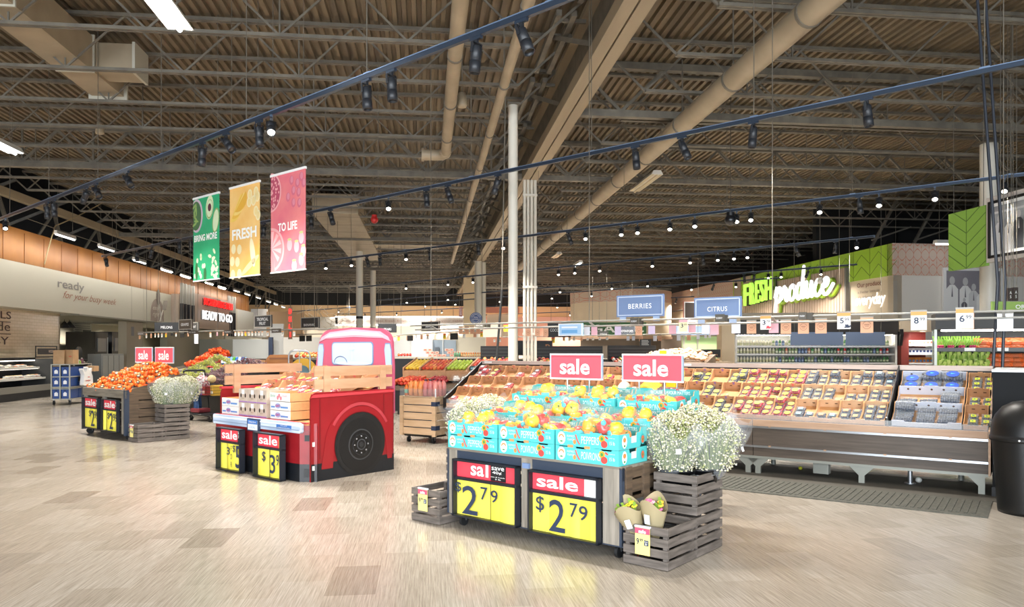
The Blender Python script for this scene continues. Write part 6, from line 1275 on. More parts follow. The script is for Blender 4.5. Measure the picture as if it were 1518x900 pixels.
for c in range(4):
    x = -.965 - .25 * (c + 1)
    for row in range(3):
        put_tray('p', x, row, 'pale tray of blueberries left of the black divider, %s from it, %s row' % (CO[c], RN[row]))
        wh = '%s tray from the divider, %s row' % (CO[c], RN[row])
        cells = {0: [FULL, [(0, 0, 0), (1, 0, 0), (1, 1, 0), (0, 1, 0)], [(0, 0, 0)], []][c], 1: [FULL, [(0, 0, 0), (1, 0, 0), (0, 1, 0), (1, 1, 0)], FULL[:4], FULL][c], 2: [[(0, 0, 0), (1, 0, 0), (0, 1, 0), (1, 2, 0), (1, 2, 1)], FULL + [(1, 2, 1)], FULL[:5] + [(0, 2, 1)], FULL + [(0, 0, 1), (0, 1, 1), (0, 2, 1)]][c]}[row]
        packs('tan', x, row, cells, wh)
        if c == 3 and row == 0: packs('sky', x, row, [(0, 0, 0), (1, 0, 0), (0, 1, 0)], wh)
        if c == 0 and row == 2: packs('sky', x, row, [(0, 2, 1), (1, 1, 0), (0, 2, 0)], wh)
        if c == 2 and row == 0: packs('sky', x, row, [(1, 0, 0)], wh)
for c in range(3):
    x = -1.965 - .25 * (c + 1)
    for row in range(3):
        put_tray('r', x, row, 'brown tray of raspberries in the berry case, %s of three from the right, %s row' % (CO[c], RN[row]))
        cells = {0: [FULL + [(0, 2, 1)], FULL + [(0, 1, 1)], FULL[1:] + [(0, 2, 0)]][c], 1: [FULL + [(1, 1, 1)], FULL[:3] + [(1, 0, 0), (1, 2, 0)], FULL][c], 2: [FULL + [(1, 2, 1), (1, 1, 1), (1, 0, 1)], FULL + [(0, 2, 1), (1, 2, 1)], FULL + [(0, 2, 1), (0, 2, 1)][:1]][c]}[row]
        packs('red', x, row, list(dict.fromkeys(cells)), '%s tray from the right, %s row' % (CO[c], RN[row]))
for c in range(3):
    x = -2.715 - .25 * (c + 1)
    for row in range(3):
        put_tray('k', x, row, 'brown tray of blackberries in the berry case, %s of three from the right, %s row' % (CO[c], RN[row]))
        cells = {0: [FULL[:5], [(0, 1, 0), (0, 0, 0)], []][c], 1: [[(0, 0, 0)], FULL[:5], []][c], 2: [FULL + [(1, 2, 1), (1, 1, 1)], [], FULL + [(0, 1, 1)]][c]}[row]
        packs('dark', x, row, cells, '%s tray from the right, %s row' % (CO[c], RN[row]))
n = 14; wv = (CL - 3.47 - .02) / n
for c in range(n):
    x = -CL + .01 + c * wv
    for row in range(3):
        put_tray('l', x, row, 'brown strawberry tray in the berry case, %s from its left end, %s row' % (NTH[c], RN[row]))
        k = {(0, 2): 6, (0, 1): 2, (1, 1): 1, (1, 2): 3, (3, 2): 2, (2, 2): 1, (0, 0): 1, (1, 0): 1, (4, 2): 3, (3, 1): 2}.get((c, row), 2 if c > 4 else 0)
        if k:
            cells = FULL[:k] if k < 6 else FULL + [(0, 2, 1), (1, 1, 1)]
            if (c, row) == (0, 1): cells = [(0, 0, 0), (1, 0, 0)]
            packs('strawy' if (c + row) % 4 == 3 else 'straw', x, row, cells, '%s tray from the left end, %s row' % (NTH[c], RN[row]))
# strawberry trays on the truck
TA = math.radians(17)
for j in range(3):
    for i in range(4 if j < 2 else 3):
        x = .12 + i * .43 + (0 if j < 2 else .3); y, z = .42 + j * .28, .9 + j * .088
        t_ = TRY['truck'] if 'truck' in TRY else TRY.setdefault('truck', tray(.42, .3, .1, KRAFT2, KRAFT, redmark='#d06a62'))
        t_.put(TF.w(x, y, z), R_DISP, 'open brown strawberry tray on the truck slope, %s row, %s from the left' % (NTH[j], NTH[i]), 'open strawberry trays on the truck', rot=(TA, 0, R_DISP))
        for q in range(3):
            for p_ in range(2):
                if random.random() < .6: PN['strawy' if random.random() < .5 else 'straw'].put(TF.w(x + .07 + q * .135, y + .08 + p_ * .125, z + .015 + (.08 + p_ * .125) * math.tan(TA)), R_DISP, 'strawberry punnet on the truck, %s tray of %s row, %s %s' % (NTH[i], NTH[j], ('front', 'back')[p_], ('left', 'centre', 'right')[q]), 'strawberry punnets on the truck', rot=(TA, 0, R_DISP + random.uniform(-.15, .15)))
# ================================================================== trash can
tc = CASE.w(.34, -.74, 0); t = thing('trash_can', 'black dome-topped plastic trash can at the right edge', 'trash can', tc, R_CASE - .2)
CANM = MN('black_plastic', '#0b0c0d', '#101112', 6, (1, 1, 1), .42)
mb = MB(); mb.lathe([(0, 0), (.235, 0), (.24, .03), (.285, .66), (.285, .665), (.0, .665)], CANM, n=40); mb.build('barrel', t)
mb = MB(); mb.lathe([(.0, .665), (.3, .66), (.305, .67), (.305, .70), (.298, .705), (.296, .72), (.288, .80), (.26, .89), (.2, .97), (.12, 1.015), (.05, 1.03), (0, 1.032)], CANM, n=40); mb.build('dome_lid', t)
mb = MB(); mb.X = Matrix.Rotation(math.radians(-4), 4, 'X'); mb.grid(lambda u, v: ((.302 - .0 * v) * math.sin(-.55 + 1.1 * u) * (1 if v < .4 else math.cos((v - .4) * 1.6)), -(.302) * math.cos(-.55 + 1.1 * u) * (1 if v < .4 else math.cos((v - .4) * 1.6)), .73 + .07 * v / .4 if v < .4 else .80 + .24 * math.sin((v - .4) * 1.6)), 12, 10, M('#0c0d0e', .5)); mb.build('flap', t)
mb = MB(); mb.sphere((-.0, -.312, .685), .009, WHITE, 8, 6); mb.build('rivet', t)
# ================================================================== small fruit display between the pepper stand and the case
t = thing('fruit_tray', 'pale blue-edged tray behind the pepper cartons under the sale signs', 'tray', PS.w(.72, 1.52, 1.06), R_DISP)
mb = MB(); mb.box(-.2, .62, 0, .35, 0, .012, M('#c9d6ea', .5)); mb.build('tray_bottom', t); mb = MB(); mb.box(-.2, .62, -.01, 0, 0, .06, M('#dfe8f4', .5)); mb.box(-.2, .62, .35, .36, 0, .06, M('#dfe8f4', .5)); mb.build('tray_rim', t)
for x in (-.1, .5): mb = MB(); mb.cyl((x, .17, -1.06), (x, .17, 0), .02, FRAMEB, n=8); mb.build('leg', t)
t = thing('banana_bunch', 'bunch of yellow bananas on the tray behind the pepper cartons', 'bananas', PS.w(.98, 1.66, 1.075), R_DISP)
for k in range(5):
    mb = MB(); a = -.4 + k * .2; mb.tube([(-.09 + .2 * s_, .03 * (k - 2), .03 + .012 * k + .05 * math.sin(PI * s_)) for s_ in (0, .2, .4, .6, .8, 1)], .017, M('#e3c63c', .5), 7); mb.build('banana', t)
t = thing('melon', 'pale green melon on the tray behind the pepper cartons', 'melon', PS.w(.72, 1.67, 1.13), 0); mb = MB(); mb.sphere((0, 0, 0), .062, M('#dfe3c8', .5), 16, 10); mb.build('rind', t); mb = MB(); mb.cyl((0, 0, .06), (0, 0, .07), .008, STEMG, n=6); mb.build('stem', t)
t = thing('apple', 'green apple on the tray behind the pepper cartons', 'apple', PS.w(.62, 1.65, 1.11), 0); mb = MB(); mb.sphere((0, 0, 0), .04, M('#b7cf4a', .4), 12, 8); mb.build('fruit_body', t); mb = MB(); mb.cyl((0, 0, .035), (0, 0, .05), .004, STEMG, n=5); mb.build('stem', t)
for k, x in enumerate((1.14, 1.27)):
    t = thing('grape_pack', 'clear pack of %s grapes behind the pepper cartons' % ('purple', 'red')[k], 'grapes', PS.w(x, 1.62, 1.075), R_DISP); mb = MB(); r = random.Random(k)
    for i in range(30): mb.sphere((r.uniform(-.06, .06), r.uniform(-.07, .07), .02 + r.uniform(0, .04)), .014, M(('#6a3a5c', '#a8414a')[k], .3), 6, 4)
    o = mb.build('grapes', t); o['kind'] = 'stuff'; mb = MB(); mb.box(-.07, .07, -.08, .08, .0, .075, SHELL); mb.build('clear_shell', t)
t = thing('lemon_sign', 'yellow printed sign in a pale frame seen between the two pink sale signs', 'sign', PS.w(.965, 1.9, 1.2), R_DISP)
mb = MB(); mb.box(0, .1, 0, .02, 0, .3, M('#c9d3e0', .4)); mb.build('frame', t); mb = MB(); mb.box(.01, .085, -.004, 0, .14, .29, M('#e8b81e', .5)); mb.box(.02, .075, -.006, -.004, .04, .14, M('#cfe0ee', .5)); mb.build('card', t); mb = MB(); mb.cyl((.05, .01, -1.2), (.05, .01, 0), .01, CHROME, n=6); mb.build('pole', t)
t = thing('plush_toy', 'yellow rounded fruit cut-out standing between the two pink sale signs', 'toy', PS.w(1.07, 1.92, 1.14), R_DISP)
t['label'] = 'rounded yellow display piece with a dark dot between the sale signs'; t['category'] = 'display'
mb = MB(); mb.sphere((.06, .03, .13), .085, M('#ecd873', .5), 14, 10, (1, .5, 1.1)); mb.build('body', t); mb = MB(); mb.sphere((.035, -.01, .16), .012, M('#6a5a2c'), 8, 6); mb.build('dot', t); mb = MB(); mb.box(-.02, .08, -.03, -.01, .0, .12, M('#e2b81e', .5)); mb.build('card', t)
mb = MB(); mb.cyl((.06, .03, -1.14), (.06, .03, .1), .012, CHROME, n=6); mb.build('pole', t)
# ================================================================== left: chilled meal case, tote cart, deli
FR = Frame(B.w(-11.9, 25.5, 0), R_BLD + PI / 2); FL = 11.5       # local x away from the viewer, -y into the shop
t = thing('chilled_case', 'long black open chilled meal case along the tiled wall at the left edge', 'display case', FR.w(-FL, 0, 0), FR.rz)
mb = MB(); mb.box(0, FL, 0, 1.0, 0, .22, BLACK); mb.build('kick_plate', t); mb = MB(); mb.box(0, FL, -.02, .08, .22, .4, M('#8f8d84', .35, .5)); mb.build('front_lip', t)
mb = MB(); mb.box(0, FL, .08, 1.0, .2, .3, BLACK); mb.box(0, FL, .9, 1.0, .3, 1.2, BLACK); mb.box(0, FL, .5, 1.0, 1.16, 1.24, BLACK); mb.build('body', t)
for z, y in ((.58, .2), (.9, .38)): mb = MB(); mb.box(0, FL, y, .95, z, z + .02, DARK); mb.build('shelf', t); mb = MB(); mb.box(0, FL, y - .015, y, z - .01, z + .05, M('#d8d6cc', .4)); mb.build('price_strip', t)
mb = MB(); mb.box(.05, FL - .05, .5, .54, 1.14, 1.16, M('#fff6e8', .4, em=7)); mb.box(.05, FL - .05, .4, .43, .885, .9, M('#fff6e8', .4, em=5)); mb.build('case_light', t)
mb = MB(); mb.box(FL - .03, FL, -.02, 1.0, 0, 1.2, M('#3a3a38', .4)); mb.build('end_panel', t)
def meal(m1, m2):
    t = thing('meal_tray', 'tray', 'food'); mb = MB(); mb.box(-.1, .1, -.075, .075, 0, .035, M('#f0eee8', .4)); mb.build('tray_base', t)
    mb = MB(); 
    for i in range(4): mb.sphere((-.06 + .04 * i, .01 * (i % 2), .04), .032, m1 if i % 2 else m2, 6, 4, (1, 1.4, .5))
    mb.build('filling', t); return Proto(t)
ML = [meal(M('#e8b08a'), M('#d98c5a')), meal(M('#ecd49a'), M('#e8e0c8')), meal(M('#d86a4a'), M('#efe6d2')), meal(M('#b9c48a'), M('#e6c9a0'))]
rm = random.Random(3); SHN = ('bottom', 'middle', 'upper')
for s_, (z, y) in enumerate(((.305, .2), (.605, .32), (.925, .5))):
    for i in range(20):
        x = FL - .25 - i * .235
        ML[rm.randrange(4)].put(FR.w(-FL + x, y, z), FR.rz, 'ready meal tray on the %s shelf of the chilled case, %s from its far end' % (SHN[s_], NTH[i]), 'meal trays in the chilled case')
        if s_ and rm.random() < .55: ML[rm.randrange(4)].put(FR.w(-FL + x - .02, y + .03, z + .06), FR.rz, 'ready meal tray stacked second on the %s chilled shelf, %s from its far end' % (SHN[s_], NTH[i]), 'meal trays in the chilled case')
q = B.hit_x(53, 533, -12.3); q2 = B.hit_x(85, 515, -12.3); t = thing('case_sign', 'black framed sign standing on the far end of the chilled case', 'sign', B.w(-12.3, q.y, 1.24), R_BLD + PI / 2); L = q2.y - q.y
mb = MB(); f = .035
for b in ((0, L, 0, f), (0, L, .34, .34 + f), (0, f, 0, .34), (L - f, L, 0, .34)): mb.box(b[0], b[1], 0, .02, b[2], b[3], BLACK)
mb.build('frame', t); mb = MB(); mb.box(.15, L - .1, 0, .02, .1, .29, M('#2b2a2a')); mb.build('panel', t); mb = MB(); mb.text('WOOD', .8, L - .3, .15, .24, -.006, M('#e2c8b4'), off=.02); mb.build('lettering', t)
# tote cart
CT_ = Frame(on(75, 601) , R_BLD); BLUE = M('#1f4486', .5); STL = M('#b3b2a8', .35, .6); BLUED = M('#17356b', .5)
t = thing('picking_cart', 'steel order picking cart loaded with blue totes near the left wall', 'cart', CT_.o, R_BLD)
for x in (0, .22, .46): mb = MB(); mb.box(x, x + .03, 0, .03, .15, 1.1, STL); mb.build('upright', t)
for x in (0, .46): mb = MB(); mb.box(x, x + .03, 1.3, 1.33, .15, 1.1, STL); mb.build('upright', t)
for z in (.15, .43, .47, .75, 1.08): mb = MB(); mb.box(0, .49, 0, 1.33, z, z + .022, STL); mb.build('shelf', t)
for x, y in ((.04, .1), (.45, .1), (.45, 1.0), (.04, 1.0)): caster(x, y, t, .06, .15)
for r_ in range(3):
    for c in range(2):
        tt = thing('tote_box', 'blue tote box with white printed mark in the cart, %s tier, %s column' % (('bottom', 'middle', 'top')[r_], ('left', 'right')[c]), 'tote', CT_.w(.035 + c * .225, .02, .175 + (.0, .32, .6)[r_]), R_BLD, 'blue totes in the picking cart')
        mb = MB(); mb.prism([(.012, 0), (.178, 0), (.19, .25), (0, .25)], 0, .56, BLUE); mb.build('tote_body', tt); mb = MB(); mb.box(-.003, .193, -.005, .57, .235, .255, BLUED); mb.build('rim', tt)
        mb = MB(); mb.prism([(.05, .07), (.14, .07), (.14, .15), (.095, .18), (.05, .15)], -.003, .001, M('#e8eaee')); mb.box(.075, .115, -.004, .0, .205, .225, BLACK); mb.build('print', tt)
        tt = thing('tote_box', 'long blue tote box at the back of the cart, %s tier, %s column' % (('bottom', 'middle', 'top')[r_], ('left', 'right')[c]), 'tote', CT_.w(.035 + c * .225, .62, .175 + (.0, .32, .6)[r_]), R_BLD, 'blue totes in the picking cart')
        hh = (.26, .1, .25)[r_]; mb = MB(); mb.prism([(.012, 0), (.178, 0), (.19, hh), (0, hh)], 0, .66, BLUE); mb.build('tote_body', tt); mb = MB(); mb.box(-.003, .193, -.005, .665, hh - .015, hh + .004, BLUED); mb.build('rim', tt)
def paperbag(loc, rz, w_, d_, h_, m, label, print_):
    t = thing('paper_bag', label, 'bag', loc, rz); mb = MB(); mb.box(-w_ / 2, w_ / 2, -d_ / 2, d_ / 2, 0, h_, m); mb.build('bag_body', t); mb = MB(); mb.box(-w_ * .47, w_ * .47, -d_ * .46, d_ * .46, h_ - .01, h_ + .002, M('#7d6248', .8)); mb.build('opening', t)
    if print_: mb = MB(); mb.text('meijer', w_ * .0, w_ * .38, h_ * .45, h_ * .6, -d_ / 2 - .003, M('#c0392b'), off=.02); mb.build('print', t)
KB2 = MN('paper_bag_kraft', '#a5825c', '#b8946c', 4, (1, 1, 1), .7)
paperbag(CT_.w(.15, .2, 1.105), R_BLD + .2, .26, .3, .37, KB2, 'tall brown paper bag on top of the picking cart, left of two', 0); paperbag(CT_.w(.38, .34, 1.105), R_BLD - .1, .22, .28, .38, KB2, 'brown paper bag with red print on top of the picking cart, right of two', 1)
t = thing('plastic_bag', 'white plastic shopping bag with red print hanging on the cart side', 'bag', CT_.w(.53, .45, .5), R_BLD + PI / 2)
mb = MB(); mb.prism([(.02, .02), (.1, 0), (.5, 0), (.62, .04), (.6, .25), (.5, .36), (.66, .5), (.6, .52), (.46, .42), (.36, .42), (.3, .52), (.24, .5), (.24, .4), (.12, .38), (0, .48), (-.03, .44), (.08, .3)], -.1, .0, M('#eceae6', .4)); mb.build('bag_body', t, bevel=.02)
mb = MB(); mb.text('meijer', .14, .46, .1, .16, -.104, M('#c0392b'), off=.02); mb.box(.28, .4, -.105, -.1, .22, .24, M('#d06a60')); mb.build('print', t)
for i, (y, m, h) in enumerate(((.5, '#f0f0ec', .16), (.62, '#e8ece6', .12), (.75, '#9cc04a', .08), (.9, '#7a4a5a', .13))):
    t = thing('grocery_item', ('white bottle', 'white jar', 'green packet', 'dark red packet')[i] + ' standing on top of the picking cart', 'groceries', CT_.w(.4, y, 1.105)); mb = MB(); mb.cyl((0, 0, 0), (0, 0, h), .045, M(m, .4), r1=.04, n=12); mb.build('pack_body', t); mb = MB(); mb.cyl((0, 0, h), (0, 0, h + .03), .02, M('#d8d8d4'), n=10); mb.build('cap', t)
t = thing('brown_box', 'small brown cardboard box on the rear of the picking cart', 'box', CT_.w(.49, 1.0, .88), R_BLD); mb = MB(); mb.box(-.2, .2, 0, .3, 0, .15, KB2); mb.build('box_body', t); mb = MB(); mb.box(-.02, .02, -.002, .302, .15, .153, M('#c9a67c')); mb.build('tape', t)
# deli: pendants, poster, ovens, slicer, counter
for i, u in enumerate((95.5, 103)):
    p = B.hit_x(u, 486, -14.6); q = B.w(-14.6, p.y, p.z); t = thing('pendant_lamp', 'black cone pendant lamp over the deli counter, %s of two' % ('left', 'right')[i], 'lamp', q); mb = MB(); mb.lathe([(.03, .26), (.05, .24), (.24, .0), (.22, 0), (.03, .22)], M('#141414', .5), n=20); mb.build('shade', t)
    mb = MB(); mb.cyl((0, 0, .26), (0, 0, h0 - q.z), .01, BLACK, n=6); mb.build('cord', t); mb = MB(); mb.sphere((0, 0, .06), .05, M('#ffe9b8', .5, em=12), 10, 8); mb.build('bulb', t); spot('pendant_bulb', q + Vector((0, 0, .02)), q + Vector((0, 0, -1)), 120, 130, 1, (1, .85, .62))
p = B.hit_x(109, 507, -15.95); q = B.hit_x(136, 472, -15.95); t = thing('wall_poster', 'large pale poster with text and a dark photo on the deli back wall', 'poster', B.w(-15.97, p.y, p.z), R_BLD + PI / 2); L, H = q.y - p.y, q.z - p.z
mb = MB(); mb.box(0, L, -.02, 0, 0, H, M('#cfcfc2', .5)); mb.build('board', t); mb = MB(); mb.box(L * .5, L * .95, -.025, -.02, H * .05, H * .5, M('#5f6560')); mb.text('Wall', L * .5, L * .9, H * .1, H * .4, -.03, M('#cfcfc2')); mb.build('photo_print', t); mb = MB(); mb.text('NORTHSIDE DELI', L * .1, L * .85, H * .84, H * .9, -.024, M('#b0504a'), off=.02)
for k in range(5): mb.box(L * .06, L * (.9 if k < 3 else .45), -.024, -.02, H * (.72 - .08 * k), H * (.75 - .08 * k), M('#8f9088'))
mb.build('lettering', t)
for i, (u0, u1) in enumerate(((141, 160), (166, 187))):
    p = B.hit_x(u0, 536, -14.2); q = B.hit_x(u1, 493, -14.2); t = thing('deli_oven', 'tall black oven cabinet in the deli, %s of two' % ('left', 'right')[i], 'oven', B.w(-14.2, p.y, 0), R_BLD + PI / 2); L = q.y - p.y
    mb = MB(); mb.box(0, L, 0, 1.2, 0, q.z, M('#17181a', .4)); mb.build('body', t); mb = MB(); mb.box(L * .15, L * .8, -.03, 0, q.z * .62, q.z * .88, M('#8f9298', .25)); mb.build('door_window', t); mb = MB(); mb.box(L * .15, L * .8, -.03, 0, q.z * .3, q.z * .55, M('#2c2d30', .25)); mb.build('door_window', t); mb = MB(); mb.cyl((L * .88, -.05, .5), (L * .88, -.05, q.z * .9), .02, STL, n=6); mb.build('handle', t)
t = thing('deli_counter', 'long grey deli counter with dark base under the header', 'counter', B.w(-13.3, yt + .2, 0), R_BLD + PI / 2); mb = MB(); mb.box(0, yc0 - yt - .4, 0, .9, 0, .95, M('#2b2c2c', .5)); mb.build('base', t); mb = MB(); mb.box(-.05, yc0 - yt - .3, -.08, .95, .95, 1.0, M('#9d9a8c', .4)); mb.build('worktop', t)
t = thing('food_slicer', 'black food slicer standing on the deli counter', 'slicer', B.w(-13.6, B.hit_x(122, 530, -13.6).y, 1.0), R_BLD + PI / 2); mb = MB(); mb.cyl((0, .1, .35), (0, .16, .35), .26, M('#1a1a1b', .35), n=20); mb.build('blade_guard', t); mb = MB(); mb.box(-.3, .5, 0, .5, .06, .12, M('#3a3b3b', .4)); mb.build('base', t)
for x in (-.25, .45): mb = MB(); mb.box(x, x + .04, .05, .09, 0, .3, BLACK); mb.build('leg', t)
t = thing('steel_cabinet', 'grey steel cabinet in front of the deli ovens behind the mandarins', 'cabinet', B.w(-12.6, B.hit_x(150, 530, -12.6).y, 0), R_BLD + PI / 2); mb = MB(); mb.box(0, 2.2, 0, .5, 0, 1.32, M('#8f9290', .35, .4)); mb.build('body', t)
for k in range(4): mb = MB(); mb.box(.1 + .53 * k, .58 + .53 * k, -.02, 0, .1, 1.25, M('#a2a5a2', .35, .4)); mb.build('door', t)
# ================================================================== left middle tables
def table(fr, W_, D_, zf, zbk, base, top, label, name='produce_table', cat='display table'):
    t = thing(name, label, cat, fr.o, fr.rz)
    mb = MB(); mb.box(.08, W_ - .08, .1, D_ - .06, .08, zf - .06, base); mb.build('base', t); mb = MB(); mb.box(.15, W_ - .15, .2, D_ - .1, 0, .08, BLACK); mb.build('plinth', t)
    mb = MB(); mb.prism([(0, zf - .06), (D_, zf - .06), (D_, zbk), (D_ - .04, zbk), (0.04, zf), (0, zf + .04)], 0, W_, top, ax='x'); mb.build('sloped_top', t)
    for X in (0, W_ - .03): mb = MB(); mb.prism([(-.005, zf - .07), (D_ + .005, zf - .07), (D_ + .005, zbk + .05), (-.005, zf + .08)], X, X + .03, top, ax='x'); mb.build('side_board', t)
    return t
def bagp(name, m1, m2, n, rad, sz, film, cat):
    t = thing(name, 'bag', cat); mb = MB(); r = random.Random(n)
    for i in range(n): mb.sphere((r.uniform(-sz, sz), r.uniform(-sz * .8, sz * .8), rad + r.random() * sz * .9), rad, m1 if r.random() < .6 else m2, 6, 4)
    o = mb.build(name.split('_')[0] + '_fill', t); o['kind'] = 'stuff'
    mb = MB(); mb.sphere((0, 0, sz * .6), sz * 1.25, film, 12, 8, (1, .9, .7), lambda a, p: 1 + .07 * math.sin(5 * a + 3 * p)); mb.build('clear_bag', t); return Proto(t)
GFILM = M('#ffffff', .12, alpha=.05)
GG = bagp('grape_bag', M('#bcc046', .35), M('#d0d062', .35), 46, .02, .11, GFILM, 'grapes'); GRD = bagp('grape_bag', M('#8a5a5c', .35), M('#6f4048', .35), 46, .02, .11, GFILM, 'grapes')
GT = Frame(on(256, 612) + Vector((-.75, .45, 0)), R_DISP); table(GT, 3.2, 1.5, .6, 1.0, BLACK, BLACK, 'black sloped table heaped with bagged grapes and mangoes')
rg = random.Random(5); zt_ = lambda y: .62 + y * .27
for j in range(5):
    for i in range(6):
        x, y = .25 + i * .21 + rg.uniform(-.03, .03), .25 + j * .27; GG.put(GT.w(x, y, zt_(y) + .02 + .06 * j * math.sin(PI * (i + .6) / 6.2)), 0, 'clear bag of green grapes in the heap, %s row, %s from the left' % (NTH[j], NTH[i]), 'bags of green grapes', rot=(rg.uniform(-.3, .4), rg.uniform(-.3, .3), rg.uniform(0, 6)))
for j in range(5):
    for i in range(6):
        x, y = 1.55 + i * .23 + rg.uniform(-.03, .03), .32 + j * .26; GRD.put(GT.w(x, y, zt_(y) + .01 + .04 * j * math.sin(PI * (i + .6) / 6.2)), 0, 'clear bag of red grapes in the heap, %s row, %s from the left' % (NTH[j], NTH[i]), 'bags of red grapes', rot=(rg.uniform(-.3, .4), rg.uniform(-.3, .3), rg.uniform(0, 6)))
# single round fruit ------------------------------------------------------
FM = {}
def fruit(m, rad, sc=(1, 1, .92), name='apple'):
    k = (m.name, rad, sc, name)
    if k not in FM:
        t = thing(name, 'fruit', name.replace('_', ' ')); mb = MB(); mb.sphere((0, 0, 0), rad, m, 10, 7, sc, lambda a, p: 1 - .18 * max(0, math.sin(p)) ** 8); mb.build('fruit_body', t); mb = MB(); mb.cyl((0, 0, rad * .7 * sc[2]), (0, 0, rad * 1.1 * sc[2]), rad * .07, M('#5a4426', .8), n=4); mb.build('stem', t); FM[k] = Proto(t)
    return FM[k]
def heap(fr, x0, x1, y0, y1, z0, z1, ms, rad, name, label, group, layers=1, seed=1, sc=(1, 1, .92), skip=0):
    r = random.Random(seed); st = rad * 2.02; nx, ny = max(1, int((x1 - x0) / st)), max(1, int((y1 - y0) / st))
    for l in range(layers):
        for j in range(l // 2, ny - (l + 1) // 2):
            for i in range(l // 2, nx - (l + 1) // 2):
                if r.random() < skip: continue
                x, y = x0 + (i + .5 + .5 * (l % 2)) * st, y0 + (j + .5 + .5 * (l % 2)) * st; z = z0 + (z1 - z0) * (y - y0) / (y1 - y0) + rad + l * rad * 1.4
                fruit(ms[r.randrange(len(ms))], rad, sc, name).put(fr.w(x + r.uniform(-.004, .004), y, z), 0, label, group, rot=(r.uniform(-.6, .6), r.uniform(-.6, .6), r.uniform(0, 6)))
MNG = [M('#d98a3a', .35), M('#c9562e', .35), M('#d8b03e', .35), M('#b9452e', .35)]
heap(GT, 1.35, 2.3, .04, .3, .64, .7, MNG, .05, 'mango', 'round red and yellow mango in the heap at the front of the grape table', 'mangoes on the grape table', 2, 4, (1, 1.1, .9))
# shopping cart with a draped blue cloth
SC = Frame(on(273, 623), math.radians(-33)); WIRE = M('#26282b', .4, .4)
t = thing('shopping_cart', 'black shopping cart with groceries standing before the grape table', 'shopping cart', SC.o, SC.rz)
mb = MB()
x0, x1, zb_, zt2 = .12, .92, .5, .95
for i in range(17): x = x0 + (x1 - x0) * i / 16; [mb.beam((x, y, zb_ + .03), (x + .03 * (i - 8) / 8, y, zt2 - .12 * i / 16), .005, .005, WIRE) for y in (.0, .5)]; mb.beam((x, 0, zb_ + .03), (x, .5, zb_ + .03), .005, .005, WIRE)
for k in range(6): f = k / 5; [mb.beam((x0, y, zb_ + .03 + f * .42), (x1, y, zb_ + .03 + f * .3), .006, .006, WIRE) for y in (0, .5)]; mb.beam((x1, 0, zb_ + .03 + f * .3), (x1, .5, zb_ + .03 + f * .3), .006, .006, WIRE); mb.beam((x0, 0, zb_ + .03 + f * .42), (x0, .5, zb_ + .03 + f * .42), .006, .006, WIRE)
mb.build('basket', t)
mb = MB(); mb.tube([(-.02, 0, 1.03), (-.04, .04, 1.05), (-.04, .46, 1.05), (-.02, .5, 1.03)], .022, WIRE, 8); mb.build('handle', t)
for y in (0, .5): mb = MB(); mb.tube([(-.02, y, 1.03), (.06, y, .7), (.1, y, .48), (.14, y, .14), (.9, y, .14)], .014, WIRE, 7); mb.build('side_frame', t)
mb = MB(); mb.box(.16, .92, .02, .48, .15, .165, WIRE); mb.beam((.14, 0, .14), (.14, .5, .14), .02, .02, WIRE); mb.beam((.9, 0, .14), (.9, .5, .14), .02, .02, WIRE); mb.build('lower_tray', t)
for x, y in ((.2, .02), (.2, .48), (.86, .02), (.86, .48)): caster(x, y, t, .06, .14)
t = thing('cantaloupe', 'pale round cantaloupe sitting in the shopping cart', 'melon', SC.w(.66, .2, .88)); mb = MB(); mb.sphere((0, 0, 0), .085, MN('melon_rind', '#cdb583', '#dcc99c', 40, (1, 1, 1), .7), 18, 12); mb.build('rind', t); mb = MB(); mb.cyl((0, 0, .08), (0, 0, .09), .015, M('#8a7a4a'), n=8); mb.build('stem_scar', t)
t = thing('carrier_bag', 'patterned white and red bag in the shopping cart beside the handle', 'bag', SC.w(.25, .25, .6), SC.rz); mb = MB(); mb.sphere((0, 0, .17), .17, MN('print_cloth', '#d8d4d2', '#a8505a', 26, (1, 1, 1), .7, lo=.48, hi=.56), 14, 10, (1, .9, 1.05), lambda a, p: 1 + .06 * math.sin(4 * a + 5 * p)); mb.build('bag_body', t); mb = MB(); mb.tube([(-.08, 0, .3), (-.05, 0, .4), (.05, 0, .4), (.08, 0, .3)], .012, M('#d8d4d2'), 6); mb.build('handle', t)
t = thing('denim_cloth', 'blue denim cloth hanging down under the shopping cart basket', 'cloth', SC.w(.18, .06, .14), SC.rz); mb = MB(); mb.grid(lambda u, v: (.17 * u + .02 * math.sin(6 * v), .06 * math.sin(9 * u) * .4 + .03 * math.sin(5 * v), .62 * v), 10, 10, MN('denim', '#2c4a78', '#3d5f92', 12, (1, 1, 1), .8)); mb.grid(lambda u, v: (.17 * (1 - u) + .02 * math.sin(6 * v), .1 + .06 * math.sin(9 * u) * .4, .62 * v), 10, 10, MATS['denim']); mb.build('cloth_fold', t)
for i, (x, c) in enumerate(((.42, '#7d5a96'), (.52, '#a83a3a'), (.8, '#caa23c'))): 
    t = thing('grocery_pack', '%s packet lying in the shopping cart' % ('purple', 'red', 'yellow')[i], 'groceries', SC.w(x, .22, .535), SC.rz); mb = MB(); mb.box(-.05, .05, -.12, .12, 0, .16 + .03 * i, M(c, .4)); mb.build('pack_body', t, bevel=.012); mb = MB(); mb.box(-.035, .035, -.122, -.12, .04, .1, M('#e8e2da')); mb.build('label', t)
t = thing('meat_tray', 'dark red wrapped pack on the lower tray of the shopping cart', 'groceries', SC.w(.3, .1, .17), SC.rz); mb = MB(); mb.box(-.12, .18, -.08, .2, 0, .09, M('#7a2a34', .3)); mb.build('pack_body', t, bevel=.02); mb = MB(); mb.box(-.05, .08, -.0, .12, .09, .093, M('#d8c8c4')); mb.build('label', t)
